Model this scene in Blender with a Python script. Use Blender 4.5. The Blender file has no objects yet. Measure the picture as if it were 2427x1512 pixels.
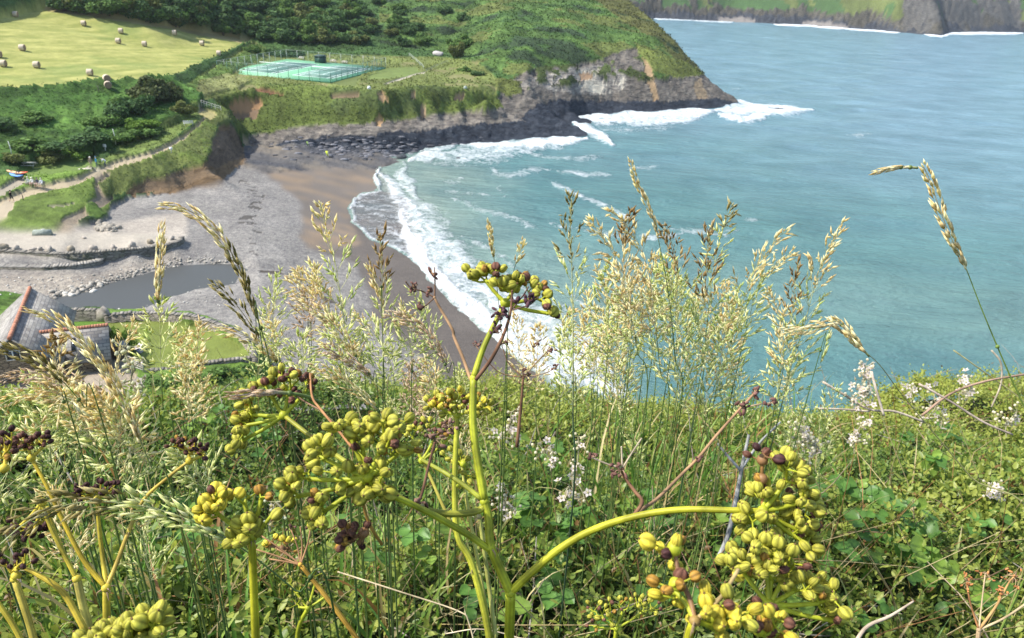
import bpy, math, random
import numpy as np
from mathutils import Vector, Matrix
from mathutils.bvhtree import BVHTree
from mathutils.geometry import delaunay_2d_cdt
PI = math.pi
random.seed(7); rng = np.random.default_rng(11)
SC = bpy.context.scene
COL = SC.collection
# ------------------------------------------------------------------ camera
FOC = 1782.0; CX = 1213.5; CY = 756.0; PITCH = math.radians(25); ROLL = math.radians(3); EYE = np.array([0, 0, 40.0])
FW = np.array([0, math.cos(PITCH), -math.sin(PITCH)]); UP0 = np.array([0, math.sin(PITCH), math.cos(PITCH)]); RT0 = np.array([1.0, 0, 0])
RT = RT0 * math.cos(ROLL) + UP0 * math.sin(ROLL); UP = UP0 * math.cos(ROLL) - RT0 * math.sin(ROLL)
def ray(px, py):
    return FW + RT * ((px - CX) / FOC) + UP * ((CY - py) / FOC)
def PT(px, py, t):                      # survey point at forward distance t
    return EYE + ray(px, py) * t
def PZ(px, py, z):                      # survey point on level z
    d = ray(px, py); return EYE + d * ((z - 40.0) / d[2])
def proj(P):                            # world -> survey coordinates
    q = P - EYE; f = q @ FW; f = np.where(f < 1e-3, 1e-3, f)
    return CX + FOC * (q @ RT) / f, CY - FOC * (q @ UP) / f, f
cam_d = bpy.data.cameras.new('camera'); cam = bpy.data.objects.new('camera', cam_d); COL.objects.link(cam)
cam_d.sensor_width = 36.0; cam_d.lens = 36.0 * FOC / 2427.0; cam_d.clip_start = 0.02; cam_d.clip_end = 6000
m = Matrix(((RT[0], UP[0], -FW[0], 0), (RT[1], UP[1], -FW[1], 0), (RT[2], UP[2], -FW[2], 40), (0, 0, 0, 1)))
cam.matrix_world = m
cam_d.dof.use_dof = True; cam_d.dof.focus_distance = 0.75; cam_d.dof.aperture_fstop = 26
SC.camera = cam
# ------------------------------------------------------------------ light
SUN_AZ = math.radians(-96); SUN_EL = math.radians(50)       # azimuth from +Y towards +X
sd = np.array([math.sin(SUN_AZ) * math.cos(SUN_EL), math.cos(SUN_AZ) * math.cos(SUN_EL), math.sin(SUN_EL)])
sun_d = bpy.data.lights.new('sun', 'SUN'); sun_d.energy = 4.4; sun_d.angle = math.radians(0.55); sun_d.color = (1, 0.955, 0.88)
sun = bpy.data.objects.new('sun', sun_d); COL.objects.link(sun)
sun.rotation_euler = Vector(sd).to_track_quat('Z', 'Y').to_euler(); sun.location = (-30, 20, 90)
w = bpy.data.worlds.new('World'); SC.world = w; w.use_nodes = True
nt = w.node_tree; bg = nt.nodes['Background']; sky = nt.nodes.new('ShaderNodeTexSky'); sky.sky_type = 'NISHITA'
sky.sun_disc = False; sky.sun_elevation = SUN_EL; sky.sun_rotation = SUN_AZ; sky.air_density = 1.2; sky.dust_density = 1.5; sky.ozone_density = 1.0
nt.links.new(sky.outputs[0], bg.inputs[0]); bg.inputs[1].default_value = 0.15
SC.view_settings.view_transform = 'Standard'; SC.view_settings.look = 'None'; SC.view_settings.gamma = 1; SC.view_settings.exposure = 0.80
SC.render.engine = 'CYCLES'
SC.cycles.max_bounces = 6; SC.cycles.diffuse_bounces = 3; SC.cycles.glossy_bounces = 2; SC.cycles.transmission_bounces = 4; SC.cycles.transparent_max_bounces = 6
SC.cycles.use_denoising = True
# ------------------------------------------------------------------ object helpers
def tag(o, label=None, cat=None, group=None, kind=None):
    if label: o['label'] = label
    if cat: o['category'] = cat
    if group: o['group'] = group
    if kind: o['kind'] = kind
    return o
def empty(name, loc=(0, 0, 0), label=None, cat=None, group=None, rz=0):
    o = bpy.data.objects.new(name, None); COL.objects.link(o); o.location = loc; o.rotation_euler[2] = rz; o.empty_display_size = 0.1
    return tag(o, label, cat, group)
def link_mesh(name, me, mat, parent=None, loc=None):
    o = bpy.data.objects.new(name, me); COL.objects.link(o)
    if mat is not None and len(me.materials) == 0: me.materials.append(mat)
    if parent is not None: o.parent = parent
    if loc is not None: o.location = loc
    return o
def np_mesh(name, V, Fq, mat, parent=None, smooth=True, cols=None, loc=None):
    """V (n,3); Fq list of index arrays, each (m,k); cols dict name -> (n,4)"""
    me = bpy.data.meshes.new(name); V = np.asarray(V, dtype=np.float32)
    if not isinstance(Fq, (list, tuple)): Fq = [Fq]
    Fq = [np.asarray(f, dtype=np.int32) for f in Fq if len(f)]
    nl = sum(f.size for f in Fq); nf = sum(len(f) for f in Fq)
    me.vertices.add(len(V)); me.vertices.foreach_set('co', V.ravel())
    me.loops.add(nl); me.loops.foreach_set('vertex_index', np.concatenate([f.ravel() for f in Fq]))
    me.polygons.add(nf)
    tot = np.concatenate([np.full(len(f), f.shape[1], dtype=np.int32) for f in Fq])
    st = np.concatenate([[0], np.cumsum(tot)[:-1]]).astype(np.int32)
    me.polygons.foreach_set('loop_start', st); me.polygons.foreach_set('loop_total', tot)
    if smooth: me.polygons.foreach_set('use_smooth', np.ones(nf, dtype=bool))
    me.update(calc_edges=True)
    if cols:
        for k, c in cols.items():
            at = me.attributes.new(k, 'FLOAT_COLOR', 'POINT'); at.data.foreach_set('color', np.asarray(c, dtype=np.float32).ravel())
    return link_mesh(name, me, mat, parent, loc)
class MB:
    """collects shapes, builds ONE mesh"""
    def __init__(s): s.v = []; s.q = []; s.t = []; s.c = []; s.n = 0
    def add(s, V, Q=None, T=None, c=(1, 1, 1)):
        V = np.asarray(V, dtype=float).reshape(-1, 3); s.v.append(V)
        if Q is not None and len(Q): s.q.append(np.asarray(Q, dtype=np.int32).reshape(-1, 4) + s.n)
        if T is not None and len(T): s.t.append(np.asarray(T, dtype=np.int32).reshape(-1, 3) + s.n)
        c = np.asarray(c, dtype=float)
        if c.ndim == 1: c = np.tile(c[:3], (len(V), 1))
        s.c.append(np.hstack([c[:, :3], np.ones((len(V), 1))])); s.n += len(V)
    def box(s, lo, hi, c=(1, 1, 1), M=None, taper=0.0):
        x0, y0, z0 = lo; x1, y1, z1 = hi; tx = (x1 - x0) * taper / 2; ty = (y1 - y0) * taper / 2
        V = np.array([[x0, y0, z0], [x1, y0, z0], [x1, y1, z0], [x0, y1, z0], [x0 + tx, y0 + ty, z1], [x1 - tx, y0 + ty, z1], [x1 - tx, y1 - ty, z1], [x0 + tx, y1 - ty, z1]])
        if M is not None: V = V @ M[:3, :3].T + M[:3, 3]
        s.add(V, [[3, 2, 1, 0], [4, 5, 6, 7], [0, 1, 5, 4], [1, 2, 6, 5], [2, 3, 7, 6], [3, 0, 4, 7]], c=c)
    def tube(s, pts, rad, n=6, c=(1, 1, 1), caps=True, ribs=0.0):
        P = np.asarray(pts, dtype=float); k = len(P); rad = np.broadcast_to(np.asarray(rad, dtype=float), (k,))
        T = np.gradient(P, axis=0); T /= np.linalg.norm(T, axis=1)[:, None] + 1e-12
        a = np.array([0, 0, 1.0]) if abs(T[0][2]) < 0.9 else np.array([1.0, 0, 0])
        N = np.cross(T[0], a); N /= np.linalg.norm(N); Ns = []
        for i in range(k):
            N = N - T[i] * (N @ T[i]); N /= np.linalg.norm(N) + 1e-12; Ns.append(N)
        Ns = np.array(Ns); B = np.cross(T, Ns); th = np.arange(n) * 2 * PI / n
        rj = (1 + ribs * np.where(np.arange(n) % 2 == 0, 1, -1))[None, :, None]; V = (P[:, None, :] + rj * rad[:, None, None] * (np.cos(th)[None, :, None] * Ns[:, None, :] + np.sin(th)[None, :, None] * B[:, None, :])).reshape(-1, 3)
        i, j = np.meshgrid(np.arange(k - 1), np.arange(n), indexing='ij'); jn = (j + 1) % n
        Q = np.stack([i * n + j, i * n + jn, (i + 1) * n + jn, (i + 1) * n + j], -1).reshape(-1, 4)
        c = np.asarray(c, dtype=float)
        if c.ndim == 2: c = np.repeat(c, n, axis=0)
        if ribs and c.ndim == 2: c = c * np.tile(np.where(np.arange(n) % 2 == 0, 1.12, 0.74), k)[:, None]
        tr = None
        if caps:
            V = np.vstack([V, P[0], P[-1]]); jj = np.arange(n)
            if c.ndim == 2: c = np.vstack([c, c[0], c[-1]])
            tr = np.vstack([np.stack([(jj + 1) % n, jj, np.full(n, k * n)], -1), np.stack([(k - 1) * n + jj, (k - 1) * n + (jj + 1) % n, np.full(n, k * n + 1)], -1)])
        s.add(V, Q, tr, c)
    def ball(s, cen, r, nu=10, nv=6, c=(1, 1, 1), R=None, fn=None):
        u = np.arange(nu) * 2 * PI / nu; v = (np.arange(1, nv)) * PI / nv
        U, W = np.meshgrid(u, v); D = np.stack([np.cos(U) * np.sin(W), np.sin(U) * np.sin(W), np.cos(W)], -1).reshape(-1, 3)
        D = np.vstack([D, [0, 0, 1], [0, 0, -1]])
        if fn is not None: D = D * fn(D)[:, None]
        D = D * np.asarray(r)
        if R is not None: D = D @ np.asarray(R).T
        i, j = np.meshgrid(np.arange(nv - 2), np.arange(nu), indexing='ij'); jn = (j + 1) % nu
        Q = np.stack([i * nu + j, (i + 1) * nu + j, (i + 1) * nu + jn, i * nu + jn], -1).reshape(-1, 4); jj = np.arange(nu); a = (nv - 1) * nu
        T = np.vstack([np.stack([jj, (jj + 1) % nu, np.full(nu, a)], -1), np.stack([(nv - 2) * nu + (jj + 1) % nu, (nv - 2) * nu + jj, np.full(nu, a + 1)], -1)])
        s.add(D + np.asarray(cen), Q, T, c)
    def build(s, name, mat, parent=None, smooth=True, loc=None, base=None):
        V = np.vstack(s.v)
        if base is not None: V = V - np.asarray(base)
        F = []
        if s.q: F.append(np.vstack(s.q))
        if s.t: F.append(np.vstack(s.t))
        return np_mesh(name, V, F, mat, parent, smooth, {'tint': np.vstack(s.c)}, loc)
def spline(P, n):
    """Catmull-Rom through P, n samples per span"""
    P = np.asarray(P, dtype=float); Q = np.vstack([2 * P[0] - P[1], P, 2 * P[-1] - P[-2]]); out = []
    for i in range(1, len(Q) - 2):
        for k in range(n):
            t = k / n; a, b, c, d = Q[i - 1], Q[i], Q[i + 1], Q[i + 2]
            out.append(0.5 * ((2 * b) + (c - a) * t + (2 * a - 5 * b + 4 * c - d) * t * t + (3 * b - a - 3 * c + d) * t ** 3))
    out.append(P[-1]); return np.array(out)
# ------------------------------------------------------------------ noise
def _h(i, j, s):
    n = (i.astype(np.int64) * 374761393 + j.astype(np.int64) * 668265263 + s * 1274126177) & 0x7fffffff
    n = ((n ^ (n >> 13)) * 1274126177) & 0x7fffffff
    return ((n ^ (n >> 16)) & 0xffff) / 65535.0
def vnoise(x, y, s=0):
    i = np.floor(x); j = np.floor(y); u = x - i; v = y - j; u = u * u * (3 - 2 * u); v = v * v * (3 - 2 * v)
    return (_h(i, j, s) * (1 - u) + _h(i + 1, j, s) * u) * (1 - v) + (_h(i, j + 1, s) * (1 - u) + _h(i + 1, j + 1, s) * u) * v
def fbm(x, y, o=4, s=0):
    a = 0.5; t = 0; n = 0
    for k in range(o):
        t = t + a * vnoise(x, y, s + k); n += a; a *= 0.5; x = x * 2.03 + 17.1; y = y * 2.03 - 9.7
    return t / n * 2 - 1
def domes(x, y, s=0):
    """rounded cells, 0..1, and a random value per cell"""
    i0 = np.floor(x); j0 = np.floor(y); best = np.full(x.shape, 9.0); idv = np.zeros(x.shape)
    for di in (-1, 0, 1):
        for dj in (-1, 0, 1):
            i = i0 + di; j = j0 + dj; d = (i + 0.15 + 0.7 * _h(i, j, s) - x) ** 2 + (j + 0.15 + 0.7 * _h(i, j, s + 5) - y) ** 2
            r = _h(i, j, s + 9); d = d / (0.5 + 0.8 * r); mk = d < best; best = np.where(mk, d, best); idv = np.where(mk, r, idv)
    return np.sqrt(np.clip(1 - best * 0.9, 0, 1)), idv
def inpoly(x, y, poly):
    P = np.asarray(poly, dtype=float); r = np.zeros(x.shape, dtype=bool); n = len(P)
    for k in range(n):
        x0, y0 = P[k]; x1, y1 = P[(k + 1) % n]
        if y0 == y1: continue
        r ^= ((y0 > y) != (y1 > y)) & (x < (x1 - x0) * (y - y0) / (y1 - y0) + x0)
    return r
def dline(x, y, line):
    """distance to polyline and signed side"""
    P = np.asarray(line, dtype=float); best = np.full(x.shape, 1e9)
    for k in range(len(P) - 1):
        ax, ay = P[k][:2]; bx, by = P[k + 1][:2]; dx, dy = bx - ax, by - ay
        t = np.clip(((x - ax) * dx + (y - ay) * dy) / (dx * dx + dy * dy + 1e-9), 0, 1)
        best = np.minimum(best, (x - ax - t * dx) ** 2 + (y - ay - t * dy) ** 2)
    return np.sqrt(best)
def smooth(a, b, x):
    t = np.clip((x - a) / (b - a), 0, 1); return t * t * (3 - 2 * t)
# ------------------------------------------------------------------ node helpers
class NT:
    def __init__(s, name):
        s.m = bpy.data.materials.new(name); s.m.use_nodes = True; s.t = s.m.node_tree; s.N = s.t.nodes; s.p = s.N['Principled BSDF']; s.out = s.N['Material Output']
    def n(s, ty, **kw):
        o = s.N.new('ShaderNode' + ty)
        for k, v in kw.items():
            if hasattr(o, k): setattr(o, k, v)
            else: s.set(o.inputs[k.replace('_', ' ')], v)
        return o
    def set(s, sock, v):
        if hasattr(v, 'bl_rna') and isinstance(v, bpy.types.NodeSocket): s.t.links.new(v, sock)
        else:
            if isinstance(v, (tuple, list)) and len(v) == 3 and sock.type == 'RGBA': v = (*v, 1)
            sock.default_value = v
    def attr(s, name): return s.n('Attribute', attribute_name=name)
    def noise(s, scale, detail=4, rough=0.6, vec=None, dist=0.0):
        o = s.n('TexNoise'); o.inputs['Scale'].default_value = scale; o.inputs['Detail'].default_value = detail; o.inputs['Roughness'].default_value = rough; o.inputs['Distortion'].default_value = dist
        s.set(o.inputs['Vector'], vec if vec is not None else s.pos()); return o.outputs['Fac']
    def pos(s):
        if not hasattr(s, '_g'): s._g = s.N.new('ShaderNodeNewGeometry')
        return s._g.outputs['Position']
    def mp(s, vec=None, scale=(1, 1, 1), rot=(0, 0, 0)):
        o = s.n('Mapping'); s.set(o.inputs['Vector'], vec if vec is not None else s.pos()); o.inputs['Scale'].default_value = scale; o.inputs['Rotation'].default_value = rot; return o.outputs[0]
    def math(s, op, a, b=0.0, c=0.0, clamp=False):
        o = s.n('Math', operation=op); o.use_clamp = clamp; s.set(o.inputs[0], a); s.set(o.inputs[1], b); s.set(o.inputs[2], c); return o.outputs[0]
    def rng(s, v, a, b, c=0.0, d=1.0, smooth=False):
        o = s.n('MapRange'); o.clamp = True
        if smooth: o.interpolation_type = 'SMOOTHSTEP'
        for i, q in enumerate((v, a, b, c, d)): s.set(o.inputs[i], q)
        return o.outputs[0]
    def mix(s, f, a, b, mode='MIX'):
        o = s.n('Mix', data_type='RGBA', blend_type=mode); s.set(o.inputs['Factor'], f); s.set(o.inputs[6], a); s.set(o.inputs[7], b); return o.outputs[2]
    def bump(s, h, strength=0.5, dist=0.1, norm=None):
        o = s.n('Bump'); s.set(o.inputs['Height'], h); s.set(o.inputs['Strength'], strength); s.set(o.inputs['Distance'], dist)
        if norm is not None: s.set(o.inputs['Normal'], norm)
        return o.outputs[0]
    def sep(s, c):
        o = s.n('SeparateColor'); s.set(o.inputs[0], c); return o.outputs
    def P(s, **kw):
        names = {'color': 'Base Color', 'rough': 'Roughness', 'spec': 'Specular IOR Level', 'normal': 'Normal', 'metal': 'Metallic', 'trans': 'Transmission Weight', 'sss': 'Subsurface Weight'}
        for k, v in kw.items(): s.set(s.p.inputs[names.get(k, k)], v)
        return s.m
def tint_mat(name, rough=0.7, nscale=20.0, namp=0.25, bump=0.0, transl=0.0, spec=0.3, bdist=0.01, detail=4):
    """colour from the mesh's own tint attribute, broken up by noise; optional leaf translucency"""
    k = NT(name); a = k.attr('tint').outputs['Color']; nz = k.noise(nscale, detail)
    f = k.rng(nz, 0.25, 0.75, 1 - namp, 1 + namp); c = k.mix(1.0, a, k.n('CombineColor', Red=f, Green=f, Blue=f).outputs[0], 'MULTIPLY')
    k.P(color=c, rough=rough, spec=spec)
    if bump: k.P(normal=k.bump(nz, bump, bdist))
    if transl:
        tr = k.n('BsdfTranslucent'); k.set(tr.inputs['Color'], k.mix(0.35, c, (1.0, 1.0, 0.3, 1), 'MULTIPLY')); ms = k.n('MixShader'); k.set(ms.inputs[0], transl)
        k.t.links.new(k.p.outputs[0], ms.inputs[1]); k.t.links.new(tr.outputs[0], ms.inputs[2]); k.t.links.new(ms.outputs[0], k.out.inputs[0])
    return k.m
# ================================================================== TERRAIN
LINES = []
def Lz(*pts): LINES.append([PZ(*p) for p in pts])
def Lt(*pts): LINES.append([PT(*p) for p in pts])
def Lw(*pts): LINES.append([np.array(p, dtype=float) for p in pts])
SHORE = [(1330, 960), (1290, 900), (1225, 840), (1150, 775), (1080, 705), (1030, 655), (1000, 620), (950, 590), (880, 565), (835, 525), (825, 490), (850, 465), (893, 452), (888, 425), (900, 398), (930, 380), (975, 366), (1010, 354), (1100, 345), (1200, 335), (1300, 331), (1392, 326), (1398, 318), (1370, 305), (1345, 296), (1332, 290), (1360, 280), (1395, 272), (1469, 269), (1551, 265), (1620, 259), (1687, 254), (1730, 248), (1750, 238)]
Lz(*[(x, y, 0.0) for x, y in SHORE])
Lw((78.6, 285, 0), (76, 300, 0), (70, 318, 0), (62, 335, 0), (56, 355, 0), (50, 380, 0), (45, 420, 0), (35, 470, 0), (20, 540, 0), (0, 620, 0), (30, 720, 0), (80, 780, 0))
FAR = [(1549, 44), (1600, 46), (1658, 48), (1740, 51), (1831, 56), (1920, 60), (2013, 67), (2080, 71), (2134, 77), (2231, 84), (2251, 77), (2320, 75), (2376, 77), (2427, 77)]
fs = [PZ(x, y, 0.0) for x, y in FAR] + [np.array([650, 960, 0.0]), np.array([800, 985, 0.0]), np.array([1100, 1000, 0.0]), np.array([2000, 950, 0.0])]
LINES.append(fs)
def off(L, dx, dy, z): LINES.append([np.array([p[0] + dx + 6 * math.sin(p[0] * 0.05), p[1] + dy + 5 * math.sin(p[0] * 0.031 + 1), z + 0.18 * z * math.sin(p[0] * 0.043 + z)]) for p in L])
off(fs, 0, 13, 9); off(fs, 4, 30, 24); off(fs, 6, 60, 44); off(fs, 0, 140, 80); off(fs, 0, 320, 130)
# sea bed
Lz((1420, 960, -1.5), (1350, 850, -1.5), (1220, 700, -1.5), (1120, 600, -1.4), (1040, 500, -1.2), (1010, 430, -1.2), (1080, 395, -1.4), (1200, 375, -1.6), (1400, 360, -2), (1480, 330, -2), (1470, 300, -1.6), (1600, 285, -2), (1760, 275, -2.4), (1900, 262, -3))
Lz((1700, 900, -4), (1500, 650, -4), (1500, 420, -4), (1800, 350, -6), (2200, 300, -7), (2400, 200, -7), (1900, 150, -7), (1700, 100, -6), (1900, 90, -6), (2300, 110, -6))
Lw((2200, -300, -8), (2200, 300, -8), (900, 300, -8), (700, 700, -7), (300, -50, -7), (110, 60, -4), (90, 360, -5), (100, 500, -6), (150, 700, -6), (70, 600, -5))
# beach
Lz((1060, 905, 1.2), (1000, 850, 1.2), (900, 770, 1.2), (870, 690, 1.2), (840, 625, 1.2), (745, 592, 1.3), (712, 550, 1.4), (722, 510, 1.4), (705, 470, 1.3), (700, 430, 1.2), (800, 405, .9), (860, 395, .6))
Lz((880, 900, 2.5), (760, 850, 2.7), (660, 760, 2.8), (620, 680, 2.8), (605, 600, 2.8), (590, 520, 2.8), (560, 440, 2.7))
Lz((240, 560, 3.2), (450, 560, 3.0), (430, 500, 3.1))
Lz((650, 372, 1.6), (750, 392, 1.0), (850, 385, .6)); Lz((700, 352, 2.0), (850, 352, 1.4), (930, 352, .9)); Lz((620, 345, 2.2), (600, 400, 2.0), (640, 420, 1.8))
# stream bed
Lz((129, 717, 2.0), (170, 700, 2.0), (237, 680, 2.0), (305, 659, 2.0), (390, 639, 2.0), (424, 627, 2.0), (509, 624, 2.0), (560, 626, 2.0), (617, 645, 2.0), (556, 673, 2.0), (475, 683, 2.0), (407, 703, 2.0), (339, 731, 2.0), (305, 741, 2.0))
Lz((160, 722, 1.3), (250, 705, 1.3), (350, 675, 1.3), (450, 655, 1.3), (540, 645, 1.4)); Lz((230, 730, 1.4), (300, 722, 1.4))
Lz((0, 680, 2.6), (100, 690, 2.5), (200, 665, 2.5), (330, 635, 2.5))
Lz((580, 612, 2.6), (440, 610, 2.6)); Lz((600, 690, 2.6), (480, 705, 2.6), (380, 730, 2.7))
# platform behind the slipway walls
Lz((-60, 592, 4.2), (0, 594, 4.2), (95, 599, 4.2), (139, 601, 4.2), (239, 595, 4.2), (318, 590, 4.1), (398, 579, 4.0), (431, 567, 3.9))
Lz((-60, 613, 3.4), (0, 616, 3.4), (95, 620, 3.3), (180, 618, 3.1), (245, 613, 3.0))
Lz((-60, 632, 3.2), (0, 634, 3.2), (100, 635, 3.1), (200, 628, 3.0), (246, 619, 2.9))
Lz((-60, 648, 2.7), (0, 648, 2.7), (100, 650, 2.7), (200, 644, 2.6), (250, 636, 2.5), (278, 626, 2.5), (358, 610, 2.6), (440, 591, 2.8), (450, 570, 3.0))
Lz((-60, 545, 4.6), (0, 545, 4.6), (100, 548, 4.5), (250, 545, 4.2), (330, 552, 3.9))
# promontory
Lz((-60, 485, 5.6), (0, 485, 5.6), (65, 460, 6), (160, 438, 6.6), (236, 410, 7), (258, 400, 7.2), (355, 371, 7.8), (420, 339, 8.4), (462, 307, 9), (485, 281, 9.5), (478, 265, 9.8))
Lz((30, 505, 5.6), (120, 492, 5.6), (190, 480, 5.4), (232, 445, 5.6), (248, 424, 6.0), (320, 436, 5.0), (400, 418, 5.4), (490, 398, 5.7), (506, 340, 7), (515, 305, 8), (546, 285, 8.4), (547, 268, 8.8))
Lz((60, 535, 4.7), (160, 530, 4.6), (215, 515, 4.0), (255, 520, 3.4), (275, 482, 3.4), (300, 470, 3.3), (400, 452, 3.2), (520, 432, 2.8), (574, 385, 2.2), (571, 345, 2.2), (572, 325, 2.6))
Lz((60, 395, 7.2), (220, 368, 7.6), (300, 345, 8.2), (420, 300, 9.2), (470, 255, 10))
Lz((-60, 440, 6.6), (0, 440, 6.6), (150, 425, 7)); Lz((-60, 405, 7.4), (0, 400, 7.4))
# low cliff
Lz((500, 235, 10.5), (560, 225, 10.6), (640, 212, 11.1), (760, 213, 11.2), (900, 222, 11.1), (1000, 213, 10.7), (1090, 216, 10.1), (1150, 232, 9.2))
Lz((575, 270, 6.5), (700, 255, 8), (900, 258, 8), (1080, 240, 7.8), (1160, 248, 7))
Lz((580, 318, 3), (640, 322, 2.6), (700, 305, 3.8), (760, 300, 4.4), (850, 298, 4.8), (950, 285, 4.9), (1050, 272, 4.9), (1150, 263, 4.9), (1200, 258, 5.3))
Lz((620, 337, 2.3), (700, 320, 3.2), (800, 318, 3.9), (900, 314, 4), (1000, 302, 4), (1100, 290, 4), (1200, 281, 3.8), (1260, 279, 3.5), (1320, 284, 2.6), (1365, 300, 1.2))
Lz((650, 345, 2.1), (760, 345, 1.6), (860, 350, 1.4), (950, 352, .8))
# tennis plane and meadow
Lz((573, 174, 12), (638, 142, 12), (700, 144, 12), (780, 150, 12), (860, 157, 12), (850, 178, 12), (838, 203, 12), (750, 194, 12), (660, 185, 12), (573, 174, 12))
Lz((560, 170, 12), (628, 136, 12)); Lz((880, 160, 12), (990, 160, 11.8), (1060, 160, 11.8)); Lz((900, 190, 11.8), (1000, 182, 11.5), (1090, 190, 11), (1140, 205, 10.6))
Lz((630, 128, 12.3), (760, 133, 12.3), (900, 142, 12.3), (1040, 140, 12.3))
# field
Lz((-200, 245, 14), (-60, 238, 14), (0, 232, 14), (200, 215, 14), (400, 193, 14), (470, 165, 14), (530, 135, 14), (598, 102, 14.3))
Lz((-150, 150, 17), (0, 150, 17), (250, 130, 16.6), (450, 110, 15.6)); Lz((-150, 60, 22), (0, 50, 22), (110, 18, 23.5), (300, 45, 21), (450, 72, 18), (595, 95, 14.9))
Lz((-150, 345, 9), (0, 335, 9), (100, 330, 9), (230, 300, 9.5), (330, 285, 10), (440, 235, 11), (500, 212, 11.6), (545, 185, 12))
# hill
Lz((100, 2, 25), (300, 22, 24), (600, 60, 18.5), (760, 100, 14.5), (900, 112, 13.6), (1050, 122, 13), (1130, 135, 13.4)); Lz((-200, 10, 26), (100, -25, 28.5), (300, 0, 26), (600, 0, 25.2), (900, 0, 24.5), (1100, 0, 27)); Lz((900, 60, 18.2), (1100, 60, 19.5))
for col in ([(1190, 258, 200), (1190, 235, 206), (1190, 200, 214), (1190, 150, 228), (1190, 100, 247), (1190, 50, 272), (1190, 0, 306)],
            [(1250, 262, 206), (1250, 220, 212), (1250, 180, 220), (1250, 140, 232), (1250, 100, 248), (1250, 50, 274), (1250, 0, 309)],
            [(1350, 265, 222), (1350, 240, 226), (1350, 200, 230), (1350, 150, 239), (1350, 100, 254), (1350, 50, 280), (1350, 0, 315)],
            [(1450, 250, 241.7), (1450, 225, 243), (1450, 190, 244), (1450, 150, 250), (1450, 100, 268), (1450, 50, 292), (1450, 0, 325)],
            [(1550, 250, 246), (1550, 210, 248), (1550, 170, 253), (1550, 130, 263), (1550, 90, 279), (1550, 62, 295)],
            [(1650, 240, 257), (1650, 210, 260), (1650, 192, 264), (1650, 180, 269)],
            [(1750, 238, 275), (1728, 225, 272), (1700, 210, 270), (1645, 172, 271), (1600, 105, 284), (1565, 70, 298), (1530, 38, 313), (1480, -4, 336)]):
    Lt(*col)
Lw((48, 380, 22), (30, 430, 26)); Lw((-60, 420, 48), (-200, 420, 55), (-420, 400, 62)); Lw((0, 560, 45), (-150, 700, 75), (-800, 800, 90)); Lw((-60, 360, 30), (10, 365, 32)); Lw((-300, 260, 32), (-420, 150, 30), (-600, -50, 40)); Lw((-200, 90, 12), (-220, 30, 16))
# village ground, garden and the foot of our own hill
Lz((-80, 760, 5.6), (-60, 850, 5.8), (60, 880, 5.9), (150, 878, 5.9), (290, 868, 5.7)); Lz((128, 772, 5.4), (250, 772, 5.3)); Lz((-80, 700, 3.4), (0, 706, 3.2), (60, 706, 2.8))
Lz((270, 762, 5.2), (300, 759, 5.2), (405, 763, 5.2), (486, 781, 5.2), (560, 812, 5.2), (598, 850, 5.2), (571, 866, 5.2), (453, 882, 5.2), (343, 893, 5.3)); Lz((400, 820, 5.2), (500, 830, 5.2))
Lz((132, 742, 2.2), (240, 741, 2.2), (250, 748, 2.4), (303, 745, 2.9), (389, 742, 3), (455, 747, 3), (505, 761, 3), (578, 786, 3), (640, 840, 3), (690, 900, 2.9))
Lz((132, 755, 5.2), (243, 755, 5.2)); Lz((60, 930, 6.5), (300, 930, 6.5), (500, 925, 6), (640, 930, 4.5), (800, 945, 3), (1000, 950, 1.8))
Lw((-100, 42, 14), (-55, 40, 9), (-35, 42, 8), (-20, 45, 5), (0, 47, 1.8), (18, 46, 0), (40, 35, 0), (65, 12, 0), (90, -100, 0))
Lw((-500, -200, 60), (-90, 4, 39.5), (-20, 2.9, 36.6), (-2.2, 3.6, 37.85), (0, 4.4, 37.5), (3.2, 5.4, 37.2), (9, 5.0, 37.0), (30, 2, 36.5), (50, -100, 36)); Lw((-1600, -300, 70), (-1600, 1200, 110), (-900, 1900, 160), (800, 1900, 170), (2200, 1900, 170)); Lw((-1, -300, 60), (0, -30, 48))
def build_tin():
    P = []
    for L in LINES:
        for k in range(len(L) - 1):
            a, b = L[k], L[k + 1]; d = np.linalg.norm((b - a)[:2]); r = max(np.linalg.norm(a[:2]), 20); n = max(1, int(d / (0.022 * r + 0.6)))
            n = min(n, 40)
            for q in range(n): P.append(a + (b - a) * (q / n))
        P.append(L[-1])
    P = np.array(P); key = np.round(P[:, :2] / 0.25); _, ix = np.unique(key, axis=0, return_index=True); P = P[ix]
    vo, eo, fo, ov, oe, of = delaunay_2d_cdt([Vector(p[:2]) for p in P], [], [], 0, 1e-5)
    V = [Vector((v[0], v[1], P[ov[i][0]][2] if ov[i] else 0)) for i, v in enumerate(vo)]
    return BVHTree.FromPolygons(V, [list(f) for f in fo])
TIN = build_tin()
DOWN = Vector((0, 0, -1))
def tinz(x, y):
    h = TIN.ray_cast(Vector((x, y, 500)), DOWN); return h[0].z if h[0] else 0.0
def polar(az0, az1, na, r0, r1, nr):
    az = np.linspace(math.radians(az0), math.radians(az1), na); r = r0 * (r1 / r0) ** np.linspace(0, 1, nr)
    R, A = np.meshgrid(r, az, indexing='ij'); return R * np.sin(A), R * np.cos(A)
def gridfaces(nr, na):
    i, j = np.meshgrid(np.arange(nr - 1), np.arange(na - 1), indexing='ij'); a = i * na + j
    return np.stack([a, a + 1, a + na + 1, a + na], -1).reshape(-1, 4)
NR, NA = 881, 961
r0T, r1T = 41.0, 1500.0
Xc, Yc = polar(-47, 47, (NA - 1) // 2 + 1, r0T, r1T, (NR - 1) // 2 + 1)
Zc = np.array([tinz(a, b) for a, b in zip(Xc.ravel(), Yc.ravel())]).reshape(Xc.shape)
X, Y = polar(-47, 47, NA, r0T, r1T, NR)
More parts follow.
